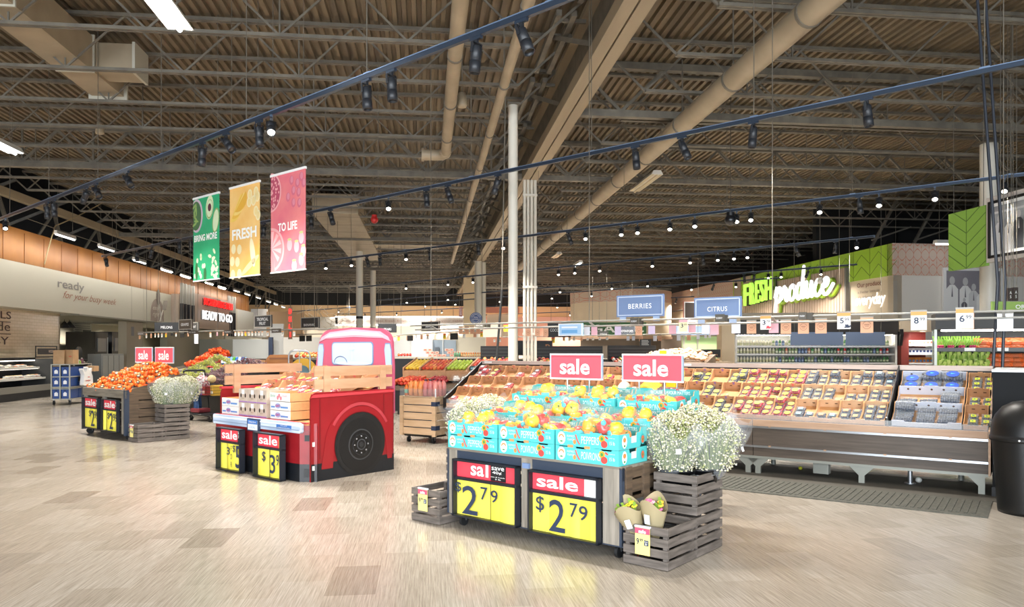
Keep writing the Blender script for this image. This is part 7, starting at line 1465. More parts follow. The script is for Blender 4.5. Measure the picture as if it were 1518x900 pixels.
# orange bag table, crates and carts further back
OT = Frame(at(252, 575, 22.5) * 1, R_DISP); OT.o.z = 0
table(OT, 3.6, 1.4, .85, 1.15, DWOOD, GWOOD, 'brown table of orange bags and boxed tomatoes behind the grape table')
OBG = bagp('orange_bag', M('#e8571e', .35), M('#f0742a', .35), 26, .038, .13, M('#e2401a', .3, alpha=.35), 'oranges')
for j in range(3):
    for i in range(5): OBG.put(OT.w(.3 + i * .26, .5 + j * .28, .98 + j * .1 + .1 * math.sin(PI * (i + .5) / 5) * j), 0, 'red-orange net bag of oranges behind the grapes, %s row, %s from the left' % (NTH[j], NTH[i]), 'net bags of oranges', rot=(rg.uniform(-.3, .3), rg.uniform(-.3, .3), rg.uniform(0, 6)))
TOM = [M('#e2452a', .3), M('#e8602e', .3), M('#d83a2e', .3)]
heap(OT, 1.55, 3.5, .1, .42, .95, 1.0, TOM, .045, 'tomato', 'red tomato in the white tray row behind the grapes', 'tomatoes behind the grapes', 1, 6)
t = thing('tomato_tray', 'long white tray of tomatoes behind the red grapes', 'tray', OT.w(1.5, .08, .9), R_DISP); mb = MB(); mb.box(0, 2.05, 0, .4, 0, .03, WHITE); mb.build('tray_bottom', t); mb = MB(); mb.box(0, 2.05, -.012, 0, 0, .07, WHITE); mb.build('tray_front', t)
for i in range(9):
    t = thing('snack_bag', 'upright shiny %s packet behind the red grapes, %s from the left' % (('blue', 'white', 'blue', 'pale blue', 'green')[i % 5], NTH[i]), 'packet', OT.w(1.75 + i * .15, .75, 1.02), R_DISP + .2, 'shiny packets behind the grapes'); c = ('#3c7ac4', '#d8e6ee', '#2a64b4', '#8fc0dc', '#5aa83c')[i % 5]
    mb = MB(); mb.sphere((0, 0, .13), .13, M(c, .25), 10, 8, (.62, .35, 1.1)); mb.build('packet_body', t); mb = MB(); mb.box(-.05, .05, -.05, -.044, .08, .16, M('#e8f0f0', .3)); mb.build('label', t)
for i in range(6): 
    t = thing('orange_carton', 'brown open carton edge behind the orange bags, %s from the left' % NTH[i], 'carton', OT.w(1.5 + i * .36, 1.0, 1.07), R_DISP, 'cartons behind the orange bags'); mb = MB(); mb.box(0, .34, 0, .01, 0, .13, KRAFT2); mb.box(0, .34, .3, .31, 0, .13, KRAFT2); mb.build('long_wall', t); mb = MB(); mb.box(0, .01, .01, .3, 0, .13, KRAFT2); mb.box(.33, .34, .01, .3, 0, .13, KRAFT2); mb.box(.01, .33, .01, .3, 0, .01, KRAFT2); mb.build('end_wall', t)
    heap(Frame(OT.w(1.5 + i * .36, 1.0, 0), R_DISP), .03, .32, .03, .29, 1.1, 1.1, TOM, .04, 'tomato', 'red-orange tomato in the brown cartons behind the orange bags', 'tomatoes in the brown cartons', 1, i)
p = at(400, 541, 19); t = thing('wooden_box', 'orange-brown wooden box between the truck fence and the tables', 'box', Vector((p.x, p.y, 0)), R_BLD); mb = MB(); WDO = MN('orange_wood', '#a8662c', '#bd7a3a', 4, (.5, 4, 4), .5); mb.box(0, .5, 0, .4, 0, 1.36, WDO); mb.build('box_body', t); mb = MB(); mb.prism([(-.22, 1.0), (0, 1.0), (0, 1.36), (-.06, 1.3)], 0, .4, WDO); mb.build('side_flap', t); mb = MB(); mb.box(-.01, .51, -.01, .41, 1.25, 1.29, M('#8a5222')); mb.build('band', t)
p = at(428, 541, 18); t = thing('hand_cart', 'steel arched cart handle standing behind the truck fence', 'cart', Vector((p.x, p.y, 0)), R_BLD); mb = MB(); mb.tube([(0, 0, .2), (0, 0, 1.35), (.04, 0, 1.44), (.12, 0, 1.47), (.38, 0, 1.47), (.46, 0, 1.44), (.5, 0, 1.35), (.5, 0, .2)], .02, CHROME, 8); mb.build('handle', t); mb = MB(); mb.cyl((.25, 0, .2), (.25, 0, 1.47), .012, CHROME, n=6); mb.cyl((0, 0, .9), (.5, 0, .9), .012, CHROME, n=6); mb.build('brace', t); mb = MB(); mb.box(-.05, .55, 0, .6, .12, .2, STL); mb.build('platform', t)
for x in (0, .5): caster(x, .1, t, .06, .12)
t = thing('yellow_disc', 'round ochre cushion leaning on the steel hand cart', 'cushion', Vector((p.x + .15, p.y + .3, .0))); mb = MB(); mb.cyl((.1, 0, .95), (.1, .1, .95), .33, M('#c99a2c', .6), n=24); mb.cyl((.1, .05, 0), (.1, .05, .7), .03, STL, n=6); mb.build('cushion_body', t); mb = MB(); mb.cyl((.1, -.01, .95), (.1, 0, .95), .16, M('#5f7a84', .6), n=20); mb.build('centre_patch', t)
# ================================================================== juice cart
JC = Frame(on(593, 655), math.radians(-31)); PLYB = MN('ply_slats', '#b99c7c', '#c9ad8e', 4, (.5, 5, 5), .55); JW, JD = .72, .75
t = thing('juice_cart', 'pale slatted wooden cart on casters holding juice bottles', 'cart', JC.o, JC.rz)
for i in range(5): mb = MB(); mb.box(.06, JW - .06, 0, .02, .14 + i * .12, .14 + i * .12 + .105, PLYB); mb.build('front_slat', t)
for x in (0, JW - .07): mb = MB(); mb.box(x, x + .07, -.012, .02, .12, .75, PLYB); mb.build('corner_post', t)
mb = MB(); mb.box(.02, JW - .02, .02, .03, .14, .72, NAVY); mb.build('backing_board', t)
for X in (0, JW - .02):
    for i in range(5): mb = MB(); mb.box(X, X + .02, .03, JD, .14 + i * .12, .14 + i * .12 + .105, PLYB); mb.build('side_slat', t)
for z in (.22, .6): mb = MB(); mb.box(JW - .08, JW + .006, -.014, .1, z, z + .07, NAVY); mb.build('corner_bracket', t)
mb = MB(); mb.box(0, JW, 0, JD, .73, .75, PLYB); mb.box(.05, JW - .05, .05, JD - .05, .1, .14, BLACK); mb.build('top_board', t)
mb = MB(); mb.box(0, JW, -.004, 0, .74, .87, SHELL); mb.box(0, .004, 0, JD, .74, .87, SHELL); mb.box(JW - .004, JW, 0, JD, .74, .87, SHELL); mb.build('clear_guard', t); mb = MB(); mb.box(JW - .012, JW + .006, -.008, .006, .74, .88, M('#dfe6ec', .3)); mb.build('guard_post', t)
for x, y in ((.12, .08), (JW - .1, .08), (.12, JD - .1), (JW - .1, JD - .1)): caster(x, y, t, .045, .12)
def bottle(m, cap, h=.27, r_=.042, lab=None):
    t = thing('juice_bottle', 'bottle', 'bottle'); mb = MB(); mb.lathe([(0, 0), (r_, 0), (r_, h * .68), (r_ * .8, h * .78), (r_ * .4, h * .88), (r_ * .4, h * .93), (0, h * .93)], m, n=14); mb.build('bottle_body', t); mb = MB(); mb.cyl((0, 0, h * .92), (0, 0, h), r_ * .5, cap, n=12); mb.build('cap', t)
    if lab: mb = MB(); mb.cyl((0, 0, h * .2), (0, 0, h * .5), r_ * 1.02, lab, n=14, caps=False); mb.build('label', t)
    return Proto(t)
OJ = bottle(M('#e8995a', .2), M('#d83a3a', .4)); PJ = bottle(M('#c97a7a', .2), M('#2a2c32', .4)); SJ = bottle(M('#e2803a', .2), M('#d83a3a', .4), .2, .03, M('#7ac0a4', .4)); PJR = bottle(M('#d98e86', .2), M('#b8303a', .4))
for j in range(3):
    for i in range(7):
        pr = SJ if (i == 0 and j < 2) else (OJ if i < 4 else (PJ if i < 6 else PJR)); nm = {id(SJ): 'small orange juice bottle', id(OJ): 'orange juice bottle with red cap', id(PJ): 'pink juice bottle with dark cap', id(PJR): 'pink juice bottle with red cap'}[id(pr)]
        pr.put(JC.w(.06 + i * .098, .09 + j * .11, .751), JC.rz, '%s on the wooden cart, %s row, %s from the left' % (nm, ('front', 'middle', 'back')[j], NTH[i]), 'juice bottles on the wooden cart')
# ================================================================== apple table and what is behind it
AT = Frame(at(582, 600, 17.2), math.radians(-12)); AT.o.z = 0; AT.o.x -= .1
table(AT, 2.6, 1.9, .62, .78, BLACK, DWOOD, 'dark stepped table of apples beyond the truck and juice cart')
t = thing('apple_riser', 'sloped brown upper rack holding the top rows of apples', 'rack', AT.w(0, .95, 0), AT.rz); mb = MB(); mb.prism([(0, .75), (.98, .75), (.98, 1.2), (0, .98)], 0, 2.6, KRAFT2, ax='x'); mb.build('rack_body', t)
for x in (.0, .42, 1.05, 1.62, 2.57): mb = MB(); mb.prism([(-.01, .9), (.98, 1.0), (.98, 1.3), (-.01, 1.06)], x, x + .03, KRAFT2, ax='x'); mb.build('divider', t)
RA = [M('#c8412e', .3), M('#d9633a', .3), M('#e0904a', .3)]; DR = [M('#8f2430', .3), M('#a82f34', .3)]; GA = [M('#a9c23a', .3), M('#bcd04e', .3)]; YA = [M('#e8be3a', .3), M('#f0cc52', .3)]; TA_ = [M('#d8402e', .3), M('#e25a40', .3)]
heap(AT, .04, .42, 1.0, 1.85, .99, 1.19, YA, .045, 'lemon', 'yellow lemon on the left of the apple rack', 'lemons on the apple rack', 1, 1, (1.15, .9, .9))
heap(AT, .46, 1.05, 1.0, 1.85, .99, 1.19, RA, .045, 'apple', 'red and gold apple on the upper rack between lemons and green apples', 'red and gold apples on the rack', 1, 2)
heap(AT, 1.08, 1.62, 1.0, 1.85, .99, 1.19, GA, .047, 'apple', 'green apple on the upper rack beside the red tomatoes', 'green apples on the rack', 1, 3)
heap(AT, 1.66, 2.55, 1.2, 1.85, 1.05, 1.19, TA_, .045, 'tomato', 'red tomato on the right of the apple rack', 'tomatoes on the apple rack', 1, 4)
heap(AT, .05, .75, .08, .9, .66, .74, RA[:2], .045, 'apple', 'red apple on the lower table at the left end', 'red apples on the lower table', 2, 5, skip=.15)
heap(AT, .8, 1.3, .3, .9, .68, .76, DR, .045, 'apple', 'dark red apple on the lower table between the red apples and the bags', 'dark red apples on the lower table', 2, 6, skip=.15)
for i in range(6):
    t = thing('produce_bag', 'clear bag of pale produce on the lower apple table, %s from the left' % NTH[i], 'bag', AT.w(1.45 + .19 * i, .55 + .1 * (i % 2), .72), AT.rz, 'clear bags on the apple table'); mb = MB(); r = random.Random(i)
    for k in range(10): mb.sphere((r.uniform(-.07, .07), r.uniform(-.08, .08), .05 + r.uniform(0, .07)), .045, M(('#d8d2cc', '#b9a08e', '#e6e2de')[k % 3], .5), 7, 5)
    o = mb.build('produce_fill', t); o['kind'] = 'stuff'; mb = MB(); mb.sphere((0, 0, .09), .14, GFILM, 12, 8, (1, 1, .75), lambda a, p: 1 + .08 * math.sin(6 * a + 4 * p)); mb.build('clear_bag', t)
for i in range(5):
    t = thing('dark_punnet', 'dark green wrapped tray above the clear bags on the apple table, %s from the left' % NTH[i], 'tray', AT.w(1.66 + .18 * i, 1.0, 1.0), AT.rz, 'dark trays on the apple table'); mb = MB(); mb.box(0, .15, 0, .16, 0, .1, M('#2c4a4c', .25)); mb.build('tray_body', t, bevel=.015); mb = MB(); mb.box(.03, .12, -.003, 0, .03, .07, M('#7fa8b4', .3)); mb.build('label', t)
SH = Frame(at(575, 528, 24), R_BLD); SH.o.z = 0
t = thing('produce_shelf', 'long dark rear shelf with stacked pink cartons behind the apple table', 'shelf', SH.o, R_BLD); mb = MB(); mb.box(0, 3.2, 0, .8, 0, 1.2, BLACK); mb.build('base', t); mb = MB(); mb.box(-.03, 3.23, -.05, .85, 1.2, 1.26, M('#b9b3a4', .5)); mb.build('worktop', t)
heap(SH, .3, .8, .05, .3, 1.27, 1.3, TOM, .045, 'tomato', 'red tomato on the rear shelf left of the pink cartons', 'tomatoes on the rear shelf', 1, 9)
for q, x in enumerate((1.2, 1.9)):
    k = 0
    for l, n in enumerate((4, 3, 2)):
        for i in range(n - (q and 1 if l == 0 else 0)):
            t = thing('egg_carton', 'pale pink carton in the %s pyramid on the rear shelf, %s layer, %s from left' % (('left', 'right')[q], ('bottom', 'middle', 'top')[l], NTH[i]), 'carton', SH.w(x - .08 * (3 - n) * 1.0 + i * .15 + l * 0, .2, 1.26 + l * .09), R_BLD, 'pink cartons on the rear shelf'); mb = MB(); mb.box(0, .14, 0, .2, 0, .085, MN('pink_carton', '#d0a896', '#dab6a4', 30, (1, 1, 1), .7)); mb.build('carton_body', t, bevel=.01); mb = MB(); mb.box(.04, .1, -.003, 0, .03, .06, M('#c8604e')); mb.build('label', t)
for i in range(14): bottle.__call__ if 0 else None
SBOT = bottle(M('#d88a4a', .25), M('#e8e2d4', .4), .16, .03, M('#e2c48a', .4)); SBG = bottle(M('#7ab08a', .25), M('#e8e2d4', .4), .16, .03)
for i in range(13): (SBG if i < 3 else SBOT).put(SH.w(2.15 + i * .075, .15, 1.261), R_BLD, 'small %s bottle on the rear shelf behind the apples' % ('green' if i < 3 else 'orange'), 'small bottles on the rear shelf %s' % ('green' if i < 3 else 'orange'))
# ================================================================== distant vegetable tables (middle)
VT = Frame(at(715, 535, 22), R_BLD); VT.o.z = 0
def dshelf(fr, W_, H_, label):
    t = thing('dark_display', label, 'display', fr.o, fr.rz); mb = MB(); mb.box(0, W_, 0, .9, 0, 1.05, BLACK); mb.build('base', t); mb = MB(); mb.box(0, W_, .6, .7, 1.05, H_, M('#1c1d1f', .5)); mb.build('back_board', t)
    mb = MB()
    for k in range(5): mb.box(.02, W_ - .02, .585, .6, 1.1 + k * (H_ - 1.1) / 5, 1.1 + k * (H_ - 1.1) / 5 + .03, M('#3a3b3c', .5))
    mb.build('back_slat', t); return t
dshelf(VT, 1.15, 1.6, 'dark slatted display wall of vegetables left of the white column'); VT2 = Frame(VT.w(1.55, 0, 0), R_BLD); dshelf(VT2, 2.2, 1.6, 'dark slatted display wall of vegetables behind the left sale sign'); VT3 = Frame(VT.w(3.85, -.3, 0), R_BLD); dshelf(VT3, 1.5, 1.62, 'dark slatted display wall of vegetables behind the right sale sign')
VEG = [M('#e2954e', .4), M('#d8432e', .4), M('#e8e6dc', .5), M('#6f8f3c', .5), M('#7a3a4a', .4), M('#c9b08a', .5)]
for k, f in enumerate((VT, VT2, VT3)): heap(f, .05, (1.1, 2.15, 1.45)[k], .05, .55, 1.06, 1.2, VEG, .055, 'vegetable', 'round mixed vegetable heaped on the dark display, %s of three from the left' % NTH[k], 'vegetables on the dark display %s' % NTH[k], 1, k + 20, skip=.2)
dark_sign('Ho', 766, 793, 505, 527, 24, 'black board with copper lettering left of the pipe column', CHAR2, None, R_BLD, M('#c98a5a'), (.5, .95, .5, .8), up=False); dark_sign('p', 793, 819, 505, 527, 24.1, 'black board with a copper letter right of the pipe column', CHAR2, None, R_BLD, M('#c98a5a'), (.6, .85, .4, .75), up=False)
for lab in (): pass
t = dark_sign('ORGANIC', 832, 958, 477.5, 497, 30, 'long dark green hanging sign reading ORGANIC', M('#2e5a34', .5), None, R_BLD, WHITE, (.06, .97, .22, .8), off=.02)
dark_sign('COCONUTS', 812, 846, 479, 500, 25, 'dark hanging sign left of the pale blue card', CHAR2, None, R_BLD, tx=(.1, .8, .4, .6), off=0); dark_sign('POTATOES', 916, 941, 484, 497, 25, 'dark hanging sign reading POTATOES', M('#454b54'), None, R_BLD, tx=(.12, .9, .35, .6), off=0); dark_sign('ONIONS', 886, 902, 491, 499, 26, 'small dark hanging sign before the green sign', M('#4a4a46'), None, R_BLD, tx=(.2, .85, .35, .65), off=0)
t = dark_sign(None, 949, 965, 503, 513, 22, 'small chalkboard with white handwritten lines above the vegetables', CHAR2, None, R_BLD, up=False); mb = MB()
for k in range(4): mb.box(.04, .26 - .02 * (k % 2), -.004, 0, .03 + .042 * k, .045 + .042 * k, M('#d8d8d4'))
mb.build('chalk_lines', t)
# ginger heap, nuts, black counter sign
GS_ = Frame(at(945, 530, 17.5), R_DISP + .2); GS_.o.z = 0; t = thing('produce_stand', 'dark stand heaped with pale ginger behind the right sale sign', 'display stand', GS_.o, GS_.rz); mb = MB(); mb.box(0, 1.6, 0, .9, 0, 1.2, DWOOD); mb.build('base', t); mb = MB(); mb.prism([(0, 1.2), (.9, 1.2), (.9, 1.38)], 0, 1.6, DWOOD, ax='x'); mb.build('sloped_top', t)
GIN = [M('#d8b48c', .6), M('#e6c8a4', .6), M('#c99a76', .6)]
def ging(m):
    t = thing('ginger_root', 'root', 'ginger'); mb = MB(); mb.sphere((0, 0, 0), .05, m, 8, 6, (1.6, 1, .8)); mb.sphere((.06, .02, .01), .034, m, 8, 6, (1, 1.4, .9)); mb.sphere((-.05, -.03, .01), .03, m, 8, 6); mb.build('root_body', t); mb = MB(); mb.sphere((.02, -.045, 0), .018, M('#efdcc0', .6), 6, 4); mb.build('cut_end', t); return Proto(t)
GP_ = [ging(m) for m in GIN]
for j in range(4):
    for i in range(12): GP_[rg.randrange(3)].put(GS_.w(.1 + i * .125 + rg.uniform(-.02, .02), .12 + j * .2, 1.25 + j * .045 + .1 * math.sin(PI * (i + .5) / 12)), 0, 'knobbly pale ginger root in the heap behind the right sale sign', 'ginger roots in the heap', rot=(rg.uniform(-.4, .4), rg.uniform(-.4, .4), rg.uniform(0, 6)))
NS = Frame(at(1018, 538, 19), R_BLD); NS.o.z = 0; t = thing('nut_counter', 'pale counter of loose nuts with a black sign behind the berry case', 'counter', NS.o, R_BLD); mb = MB(); mb.box(0, 1.2, 0, .7, 0, 1.15, M('#8a7a66', .6)); mb.build('base', t); mb = MB(); mb.box(-.03, 1.23, -.03, .73, 1.15, 1.19, M('#b9a68c', .5)); mb.build('worktop', t)
heap(NS, .05, .9, .05, .4, 1.19, 1.22, [M('#c89a66', .6), M('#e2c49a', .6), M('#a8744a', .6)], .035, 'walnut', 'tan walnut on the counter below the black sign', 'walnuts on the counter', 1, 8)
dark_sign('LARGE VARIETY', 1035, 1068, 518, 530, 19.3, 'black counter sign with pale lettering behind the berry case', CHAR2, None, R_BLD, M('#d8a27a'), (.12, .88, .2, .4), off=0, up=False)
# beige tower and square column, green backed booth
t = thing('round_tower', 'round cream tower wall behind the BERRIES sign', 'tower', B.w(11.6, 44, 0)); mb = MB(); mb.cyl((0, 0, 2.2), (0, 0, 4.3), 3.0, M('#e6d6bc', .5), n=48); mb.build('tower_wall', t); mb = MB(); mb.cyl((0, 0, 2.1), (0, 0, 2.25), 3.06, M('#c9a890', .5), n=48); mb.build('lower_band', t); mb = MB(); mb.cyl((0, 0, 4.2), (0, 0, 4.9), 3.02, LEAF, n=48); mb.build('leaf_band', t); mb = MB(); mb.cyl((0, 0, 0), (0, 0, 2.1), 2.4, M('#6a6258', .6), n=32); mb.build('base', t)
t = thing('wall_picture', 'dark picture in a white and red frame between the two blue signs', 'picture', at(1013, 474, 34), R_BLD); mb = MB(); mb.box(0, .75, 0, .05, 0, .85, M('#b0624e', .5)); mb.box(.03, .75, -.01, 0, .03, .82, WHITE); mb.build('frame', t); mb = MB(); mb.box(.08, .72, -.015, -.01, .08, .77, M('#3c3430', .4)); mb.build('photo_print', t); mb = MB(); mb.cyl((.35, .05, .5), (.35, 2.4, .5), .03, STEEL, n=6); mb.build('wall_bracket', t)
p = at(1070, 535, 20.5); t = thing('square_column', 'plain beige square column left of the white drinks case', 'column', Vector((p.x, p.y, 0)), R_BLD); mb = MB(); mb.box(0, .36, 0, .36, 0, 2.15, M('#cbb798', .5)); mb.build('shaft', t); mb = MB(); mb.box(-.25, .5, -.06, .42, 2.15, 2.45, M('#d8c6a8', .5)); mb.build('capital', t)
t = thing('glass_booth', 'pale green glass backed booth left of the beige square column', 'booth', at(1012, 536, 26), R_BLD); t.location.z = 0; mb = MB(); mb.box(0, 1.5, 0, .1, .0, 1.95, M('#b5d49a', .3)); mb.build('green_wall', t)
for x in (.0, .5, 1.45): mb = MB(); mb.box(x, x + .06, -.04, .0, 0, 2.0, STL); mb.build('mullion', t)
mb = MB(); mb.box(-.3, 1.9, -.3, .3, 2.0, 2.3, M('#7d94b4', .5)); mb.build('awning', t)
# ================================================================== white drinks case, red shelf, vegetable case (right)
DC = Frame(Vector(at(1090, 538, 20.6)), R_BLD - math.radians(9)); DC.o.z = 0; DWD = DC.hit_y(1330, 538, 0).x
t = thing('drinks_case', 'long white open drinks case with shelves of bottles behind the berry case', 'display case', DC.o, DC.rz); WC = M('#e8e6df', .45)
mb = MB(); mb.box(0, DWD, 0, .9, 0, 1.0, WC); mb.box(0, DWD, .7, .9, 1.0, 1.95, M('#cfcdc4', .5)); mb.build('body', t)
for X in (0, DWD - .05): mb = MB(); mb.box(X, X + .05, .0, .9, 1.0, 1.95, WC); mb.build('side_panel', t)
SZ = [1.13, 1.37, 1.59]
for z in SZ: mb = MB(); mb.box(.05, DWD - .05, .05, .7, z - .025, z, WC); mb.box(.05, DWD - .05, .03, .05, z - .035, z + .012, M('#f4f2ec', .4)); mb.build('shelf', t)
mb = MB(); mb.box(0, DWD, -.05, .9, 1.9, 2.3, M('#2b2623', .5)); mb.build('canopy', t); mb = MB(); mb.box(0, DWD, -.06, .9, 2.3, 2.5, M('#8d8474', .5)); mb.build('canopy_top', t)
mb = MB(); mb.box(.06, DWD - .06, .1, .16, 1.88, 1.9, M('#fff6e6', .4, em=22)); mb.build('case_light', t)
BC = [bottle(M(c, .3), M(k, .4), .175, .036, M(l, .4)) for c, k, l in (('#e8e2c8', '#d8d4c4', '#c8c89a'), ('#4a8a4e', '#2c5a34', '#d8e0c0'), ('#d88a6a', '#c8402e', '#f0d8c0'), ('#5a6a8a', '#e8e6e0', '#9ab0d0'), ('#8aa06a', '#e8e6e0', '#e8e8d0'), ('#3c5a44', '#1c2a20', '#b8c8a8'), ('#c83c34', '#e8d8d0', '#f0e8e0'))]
BN = ('cream', 'green', 'orange', 'blue', 'pale green', 'dark green', 'red'); rb = random.Random(12); nb_ = int((DWD - .15) / .088)
for s_, z in enumerate(SZ):
    for i in range(nb_):
        fx = i / nb_; k = 0 if fx < .22 else rb.choice((1, 2, 4, 0, 3)) if fx < .6 else rb.choice((1, 5, 3, 6, 4, 5)); 
        if s_ == 0 and fx > .3: k = rb.choice((5, 4, 1, 5, 3))
        BC[k].put(DC.w(.1 + i * .088, .11, z), DC.rz, 'small %s bottle on the %s shelf of the white drinks case' % (BN[k], ('lower', 'middle', 'upper')[s_]), '%s bottles on the %s drinks shelf' % (BN[k], ('lower', 'middle', 'upper')[s_]))
for i, (u0, u1) in enumerate(((1172, 1250), (1254, 1312))):
    x0, x1 = DC.hit_y(u0, 500, -.12).x, DC.hit_y(u1, 500, -.12).x; t = thing('blank_sign', 'slate blue blank panel hung before the drinks case, %s of two' % ('left', 'right')[i], 'sign', DC.w(x0, -.12, 0), DC.rz); z0, z1 = 1.61, 1.97; mb = MB(); mb.box(0, x1 - x0, 0, .03, z0, z1, M('#7283a0', .5)); mb.build('panel', t)
    for x in (.1, x1 - x0 - .1): mb = MB(); mb.cyl((x, .015, z1), (x, .015, 7.3), .006, STEEL, n=5); mb.build('hanger_cable', t)
RS = Frame(DC.w(DWD + .03, 0, 0), DC.rz); t = thing('red_shelf', 'dark red shelf unit with white racks right of the drinks case', 'shelf', RS.o, RS.rz); RDK = M('#8f3c34', .5)
mb = MB(); mb.box(.08, .28, 0, .6, 0, 1.95, RDK); mb.build('side_panel', t); mb = MB(); mb.box(.08, 1.0, .55, .6, 0, 2.0, M('#8a3028', .5)); mb.build('back_panel', t); mb = MB(); mb.prism([(-.06, 1.6), (.1, 1.6), (.1, 2.05), (-.12, 2.05), (-.14, 1.9)], .0, .08, BLACK, ax='x'); mb.build('end_bracket', t); mb = MB(); mb.box(0, 1.0, -.1, .6, 1.98, 2.3, M('#d8c4a8', .5)); mb.build('canopy', t)
for z in (1.12, 1.38, 1.62): mb = MB(); mb.box(.3, 1.0, .05, .55, z - .02, z, WHITE); mb.box(.3, 1.0, .03, .05, z - .03, z + .015, WHITE); mb.build('shelf', t)
spot('added_shelf_fill', RS.w(.6, -.15, 1.95), RS.w(.6, .3, 1.2), 60, 150, 1)  # fill light added to brighten the red shelf unit
for s_, z in enumerate((1.12, 1.38, 1.62)):
    for i in range(7):
        t = thing('food_box', '%s food box on the red shelf unit, %s shelf, %s from the left' % (('orange', 'striped blue', 'white')[s_], ('lower', 'middle', 'upper')[s_], NTH[i]), 'box', RS.w(.32 + i * .095, .1, z), RS.rz, 'food boxes on the red shelf'); c = ('#d88a3a', '#e2e4ea', '#eceae4')[s_]; mb = MB(); mb.box(0, .085, 0, .2, 0, .16 - .03 * (s_ == 2), M(c, .45)); mb.build('box_body', t); mb = MB(); mb.box(.015, .07, -.003, 0, .04, .1, M(('#5a8ac0', '#2c3a6a', '#c86a5a')[s_], .45)); mb.build('label', t)
# vegetable case at the right edge
VC = Frame(Vector(at(1388, 548, 13.6)), math.radians(-26)); VC.o.z = 0; VW = 3.2
t = thing('vegetable_case', 'dark two tier vegetable case with shelves of greens and carrots at the right', 'display case', VC.o, VC.rz)
mb = MB(); mb.box(0, VW, 0, 1.1, 0, 1.0, BLACK); mb.box(0, VW, .85, 1.1, 1.0, 2.0, M('#141513', .5)); mb.build('body', t); mb = MB(); mb.box(.0, VW, .15, .85, 1.475, 1.5, DARK); mb.box(.0, VW, .13, .15, 1.46, 1.53, M('#3a3a36', .4)); mb.build('shelf', t); mb = MB(); mb.box(-.02, VW, -.1, 1.1, 1.86, 2.16, M('#1d1a18', .5)); mb.build('canopy', t); mb = MB(); mb.box(.1, VW - .1, .3, .36, 1.83, 1.86, M('#fff8ea', .4, em=16)); mb.build('case_light', t)
mb = MB(); mb.box(-.02, .0, 0, .9, .95, 1.86, M('#cfe4dc', .05, alpha=.3)); mb.build('glass_end', t); mb = MB(); mb.box(-.03, .01, -.02, .02, .95, 1.86, M('#dfe6e2', .3)); mb.build('glass_post', t)
mb = MB(); mb.prism([(.02, 1.0), (.85, 1.0), (.85, 1.2), (.02, 1.08)], 0, VW, DARK, ax='x'); mb.build('lower_deck', t)
for x in (.45, .95, 2.1, 2.6): mb = MB(); mb.box(x, x + .17, .12, .13, 1.47, 1.53, WHITE); mb.build('price_label', t)
def veg(name, kind, m1, m2):
    t = thing(name, 'veg', 'vegetable'); mb = MB()
    if kind == 'carrot':
        for i in range(7): mb.cyl((-.12, .016 * (i - 3), .02 + .022 * (i % 3)), (.1, .02 * (i - 3), .02 + .02 * ((i + 1) % 3)), .014, m1, r1=.02, n=7)
        mb.build('carrots', t); mb = MB(); mb.sphere((0, 0, .035), .15, M('#f0a070', .2, alpha=.3), 10, 6, (1, .55, .35)); mb.build('clear_bag', t)
    elif kind == 'radish':
        for i in range(6): mb.sphere((.035 * (i % 3) - .03, -.03 + .03 * (i // 3), .03 + .03 * (i // 3)), .024, m1, 7, 5)
        mb.build('bulbs', t); mb = MB(); [mb.beam((.02 * (i - 2), 0, .04), (.05 * (i - 2), .1, .16), .03, .006, m2) for i in range(6)]; mb.build('leaf_stalks', t)
    else:
        for i in range(12): a = i * .52; mb.beam((.02 * math.cos(a), .02 * math.sin(a), 0), (.08 * math.cos(a), .07 * math.sin(a), .16 + .03 * (i % 3)), .05, .006, m1 if i % 2 else m2)
        mb.build('leaves', t); mb = MB(); mb.cyl((0, 0, -.01), (0, 0, .06), .03, M('#dfe6c0', .5), n=10); mb.build('stalk', t)
    return Proto(t)
CRT = veg('carrot_bag', 'carrot', M('#e8682a', .4), None); RDS = veg('radish_bunch', 'radish', M('#c83a6a', .4), M('#7fae3c', .5)); GRN = veg('green_bunch', 'leaf', M('#8fb04a', .5), M('#b4c86a', .5)); WHT = veg('lettuce_head', 'leaf', M('#c8d8a0', .5), M('#e6ecd0', .5))
WN = {id(CRT): 'bag of orange carrots', id(RDS): 'bunch of pink radishes', id(GRN): 'bunch of leafy greens', id(WHT): 'pale lettuce head'}
def vput(pr, x, y, z, where, i, rx=0): pr.put(VC.w(x, y, z), VC.rz, '%s, vegetable case %s, %s from left' % (WN[id(pr)], where, NTH[i]), 'vegetables in the right case', rot=(rx, 0, VC.rz + rg.uniform(-.3, .3)))
for j in range(2):
    for i in range(18):
        x = .08 + i * .17; pr = RDS if x < .75 else (CRT if x < 2.2 else WHT); vput(pr, x, .28 + j * .22, 1.5 + j * .06, 'upper shelf %s row' % ('front', 'back')[j], i, .3)
        if pr is CRT: vput(pr, x, .34 + j * .2, 1.58 + j * .05, 'upper shelf over %s pile' % ('front', 'back')[j], i, .3)
        pr = GRN if x < .85 else (CRT if x < 2.3 else WHT); vput(pr, x, .12 + j * .25, 1.1 + j * .05, 'lower deck %s row' % ('front', 'back')[j], i, .2)
        if pr is CRT: vput(pr, x, .2 + j * .22, 1.2 + j * .07, 'lower deck over %s pile' % ('front', 'back')[j], i, .3); vput(pr, x, .28 + j * .2, 1.28 + j * .07, 'lower deck atop the %s pile' % ('front', 'back')[j], i, .3)
        elif pr is GRN and j: vput(pr, x, .3, 1.25, 'lower deck heaped', i, .2)
t = dark_sign('ORGANIC', 1471, 1560, 447, 462.5, 12.6, 'green hanging sign beginning ORG at the right edge', M('#8fae5a', .5), None, R_BLD - .07, WHITE, (.38, .9, .3, .7))
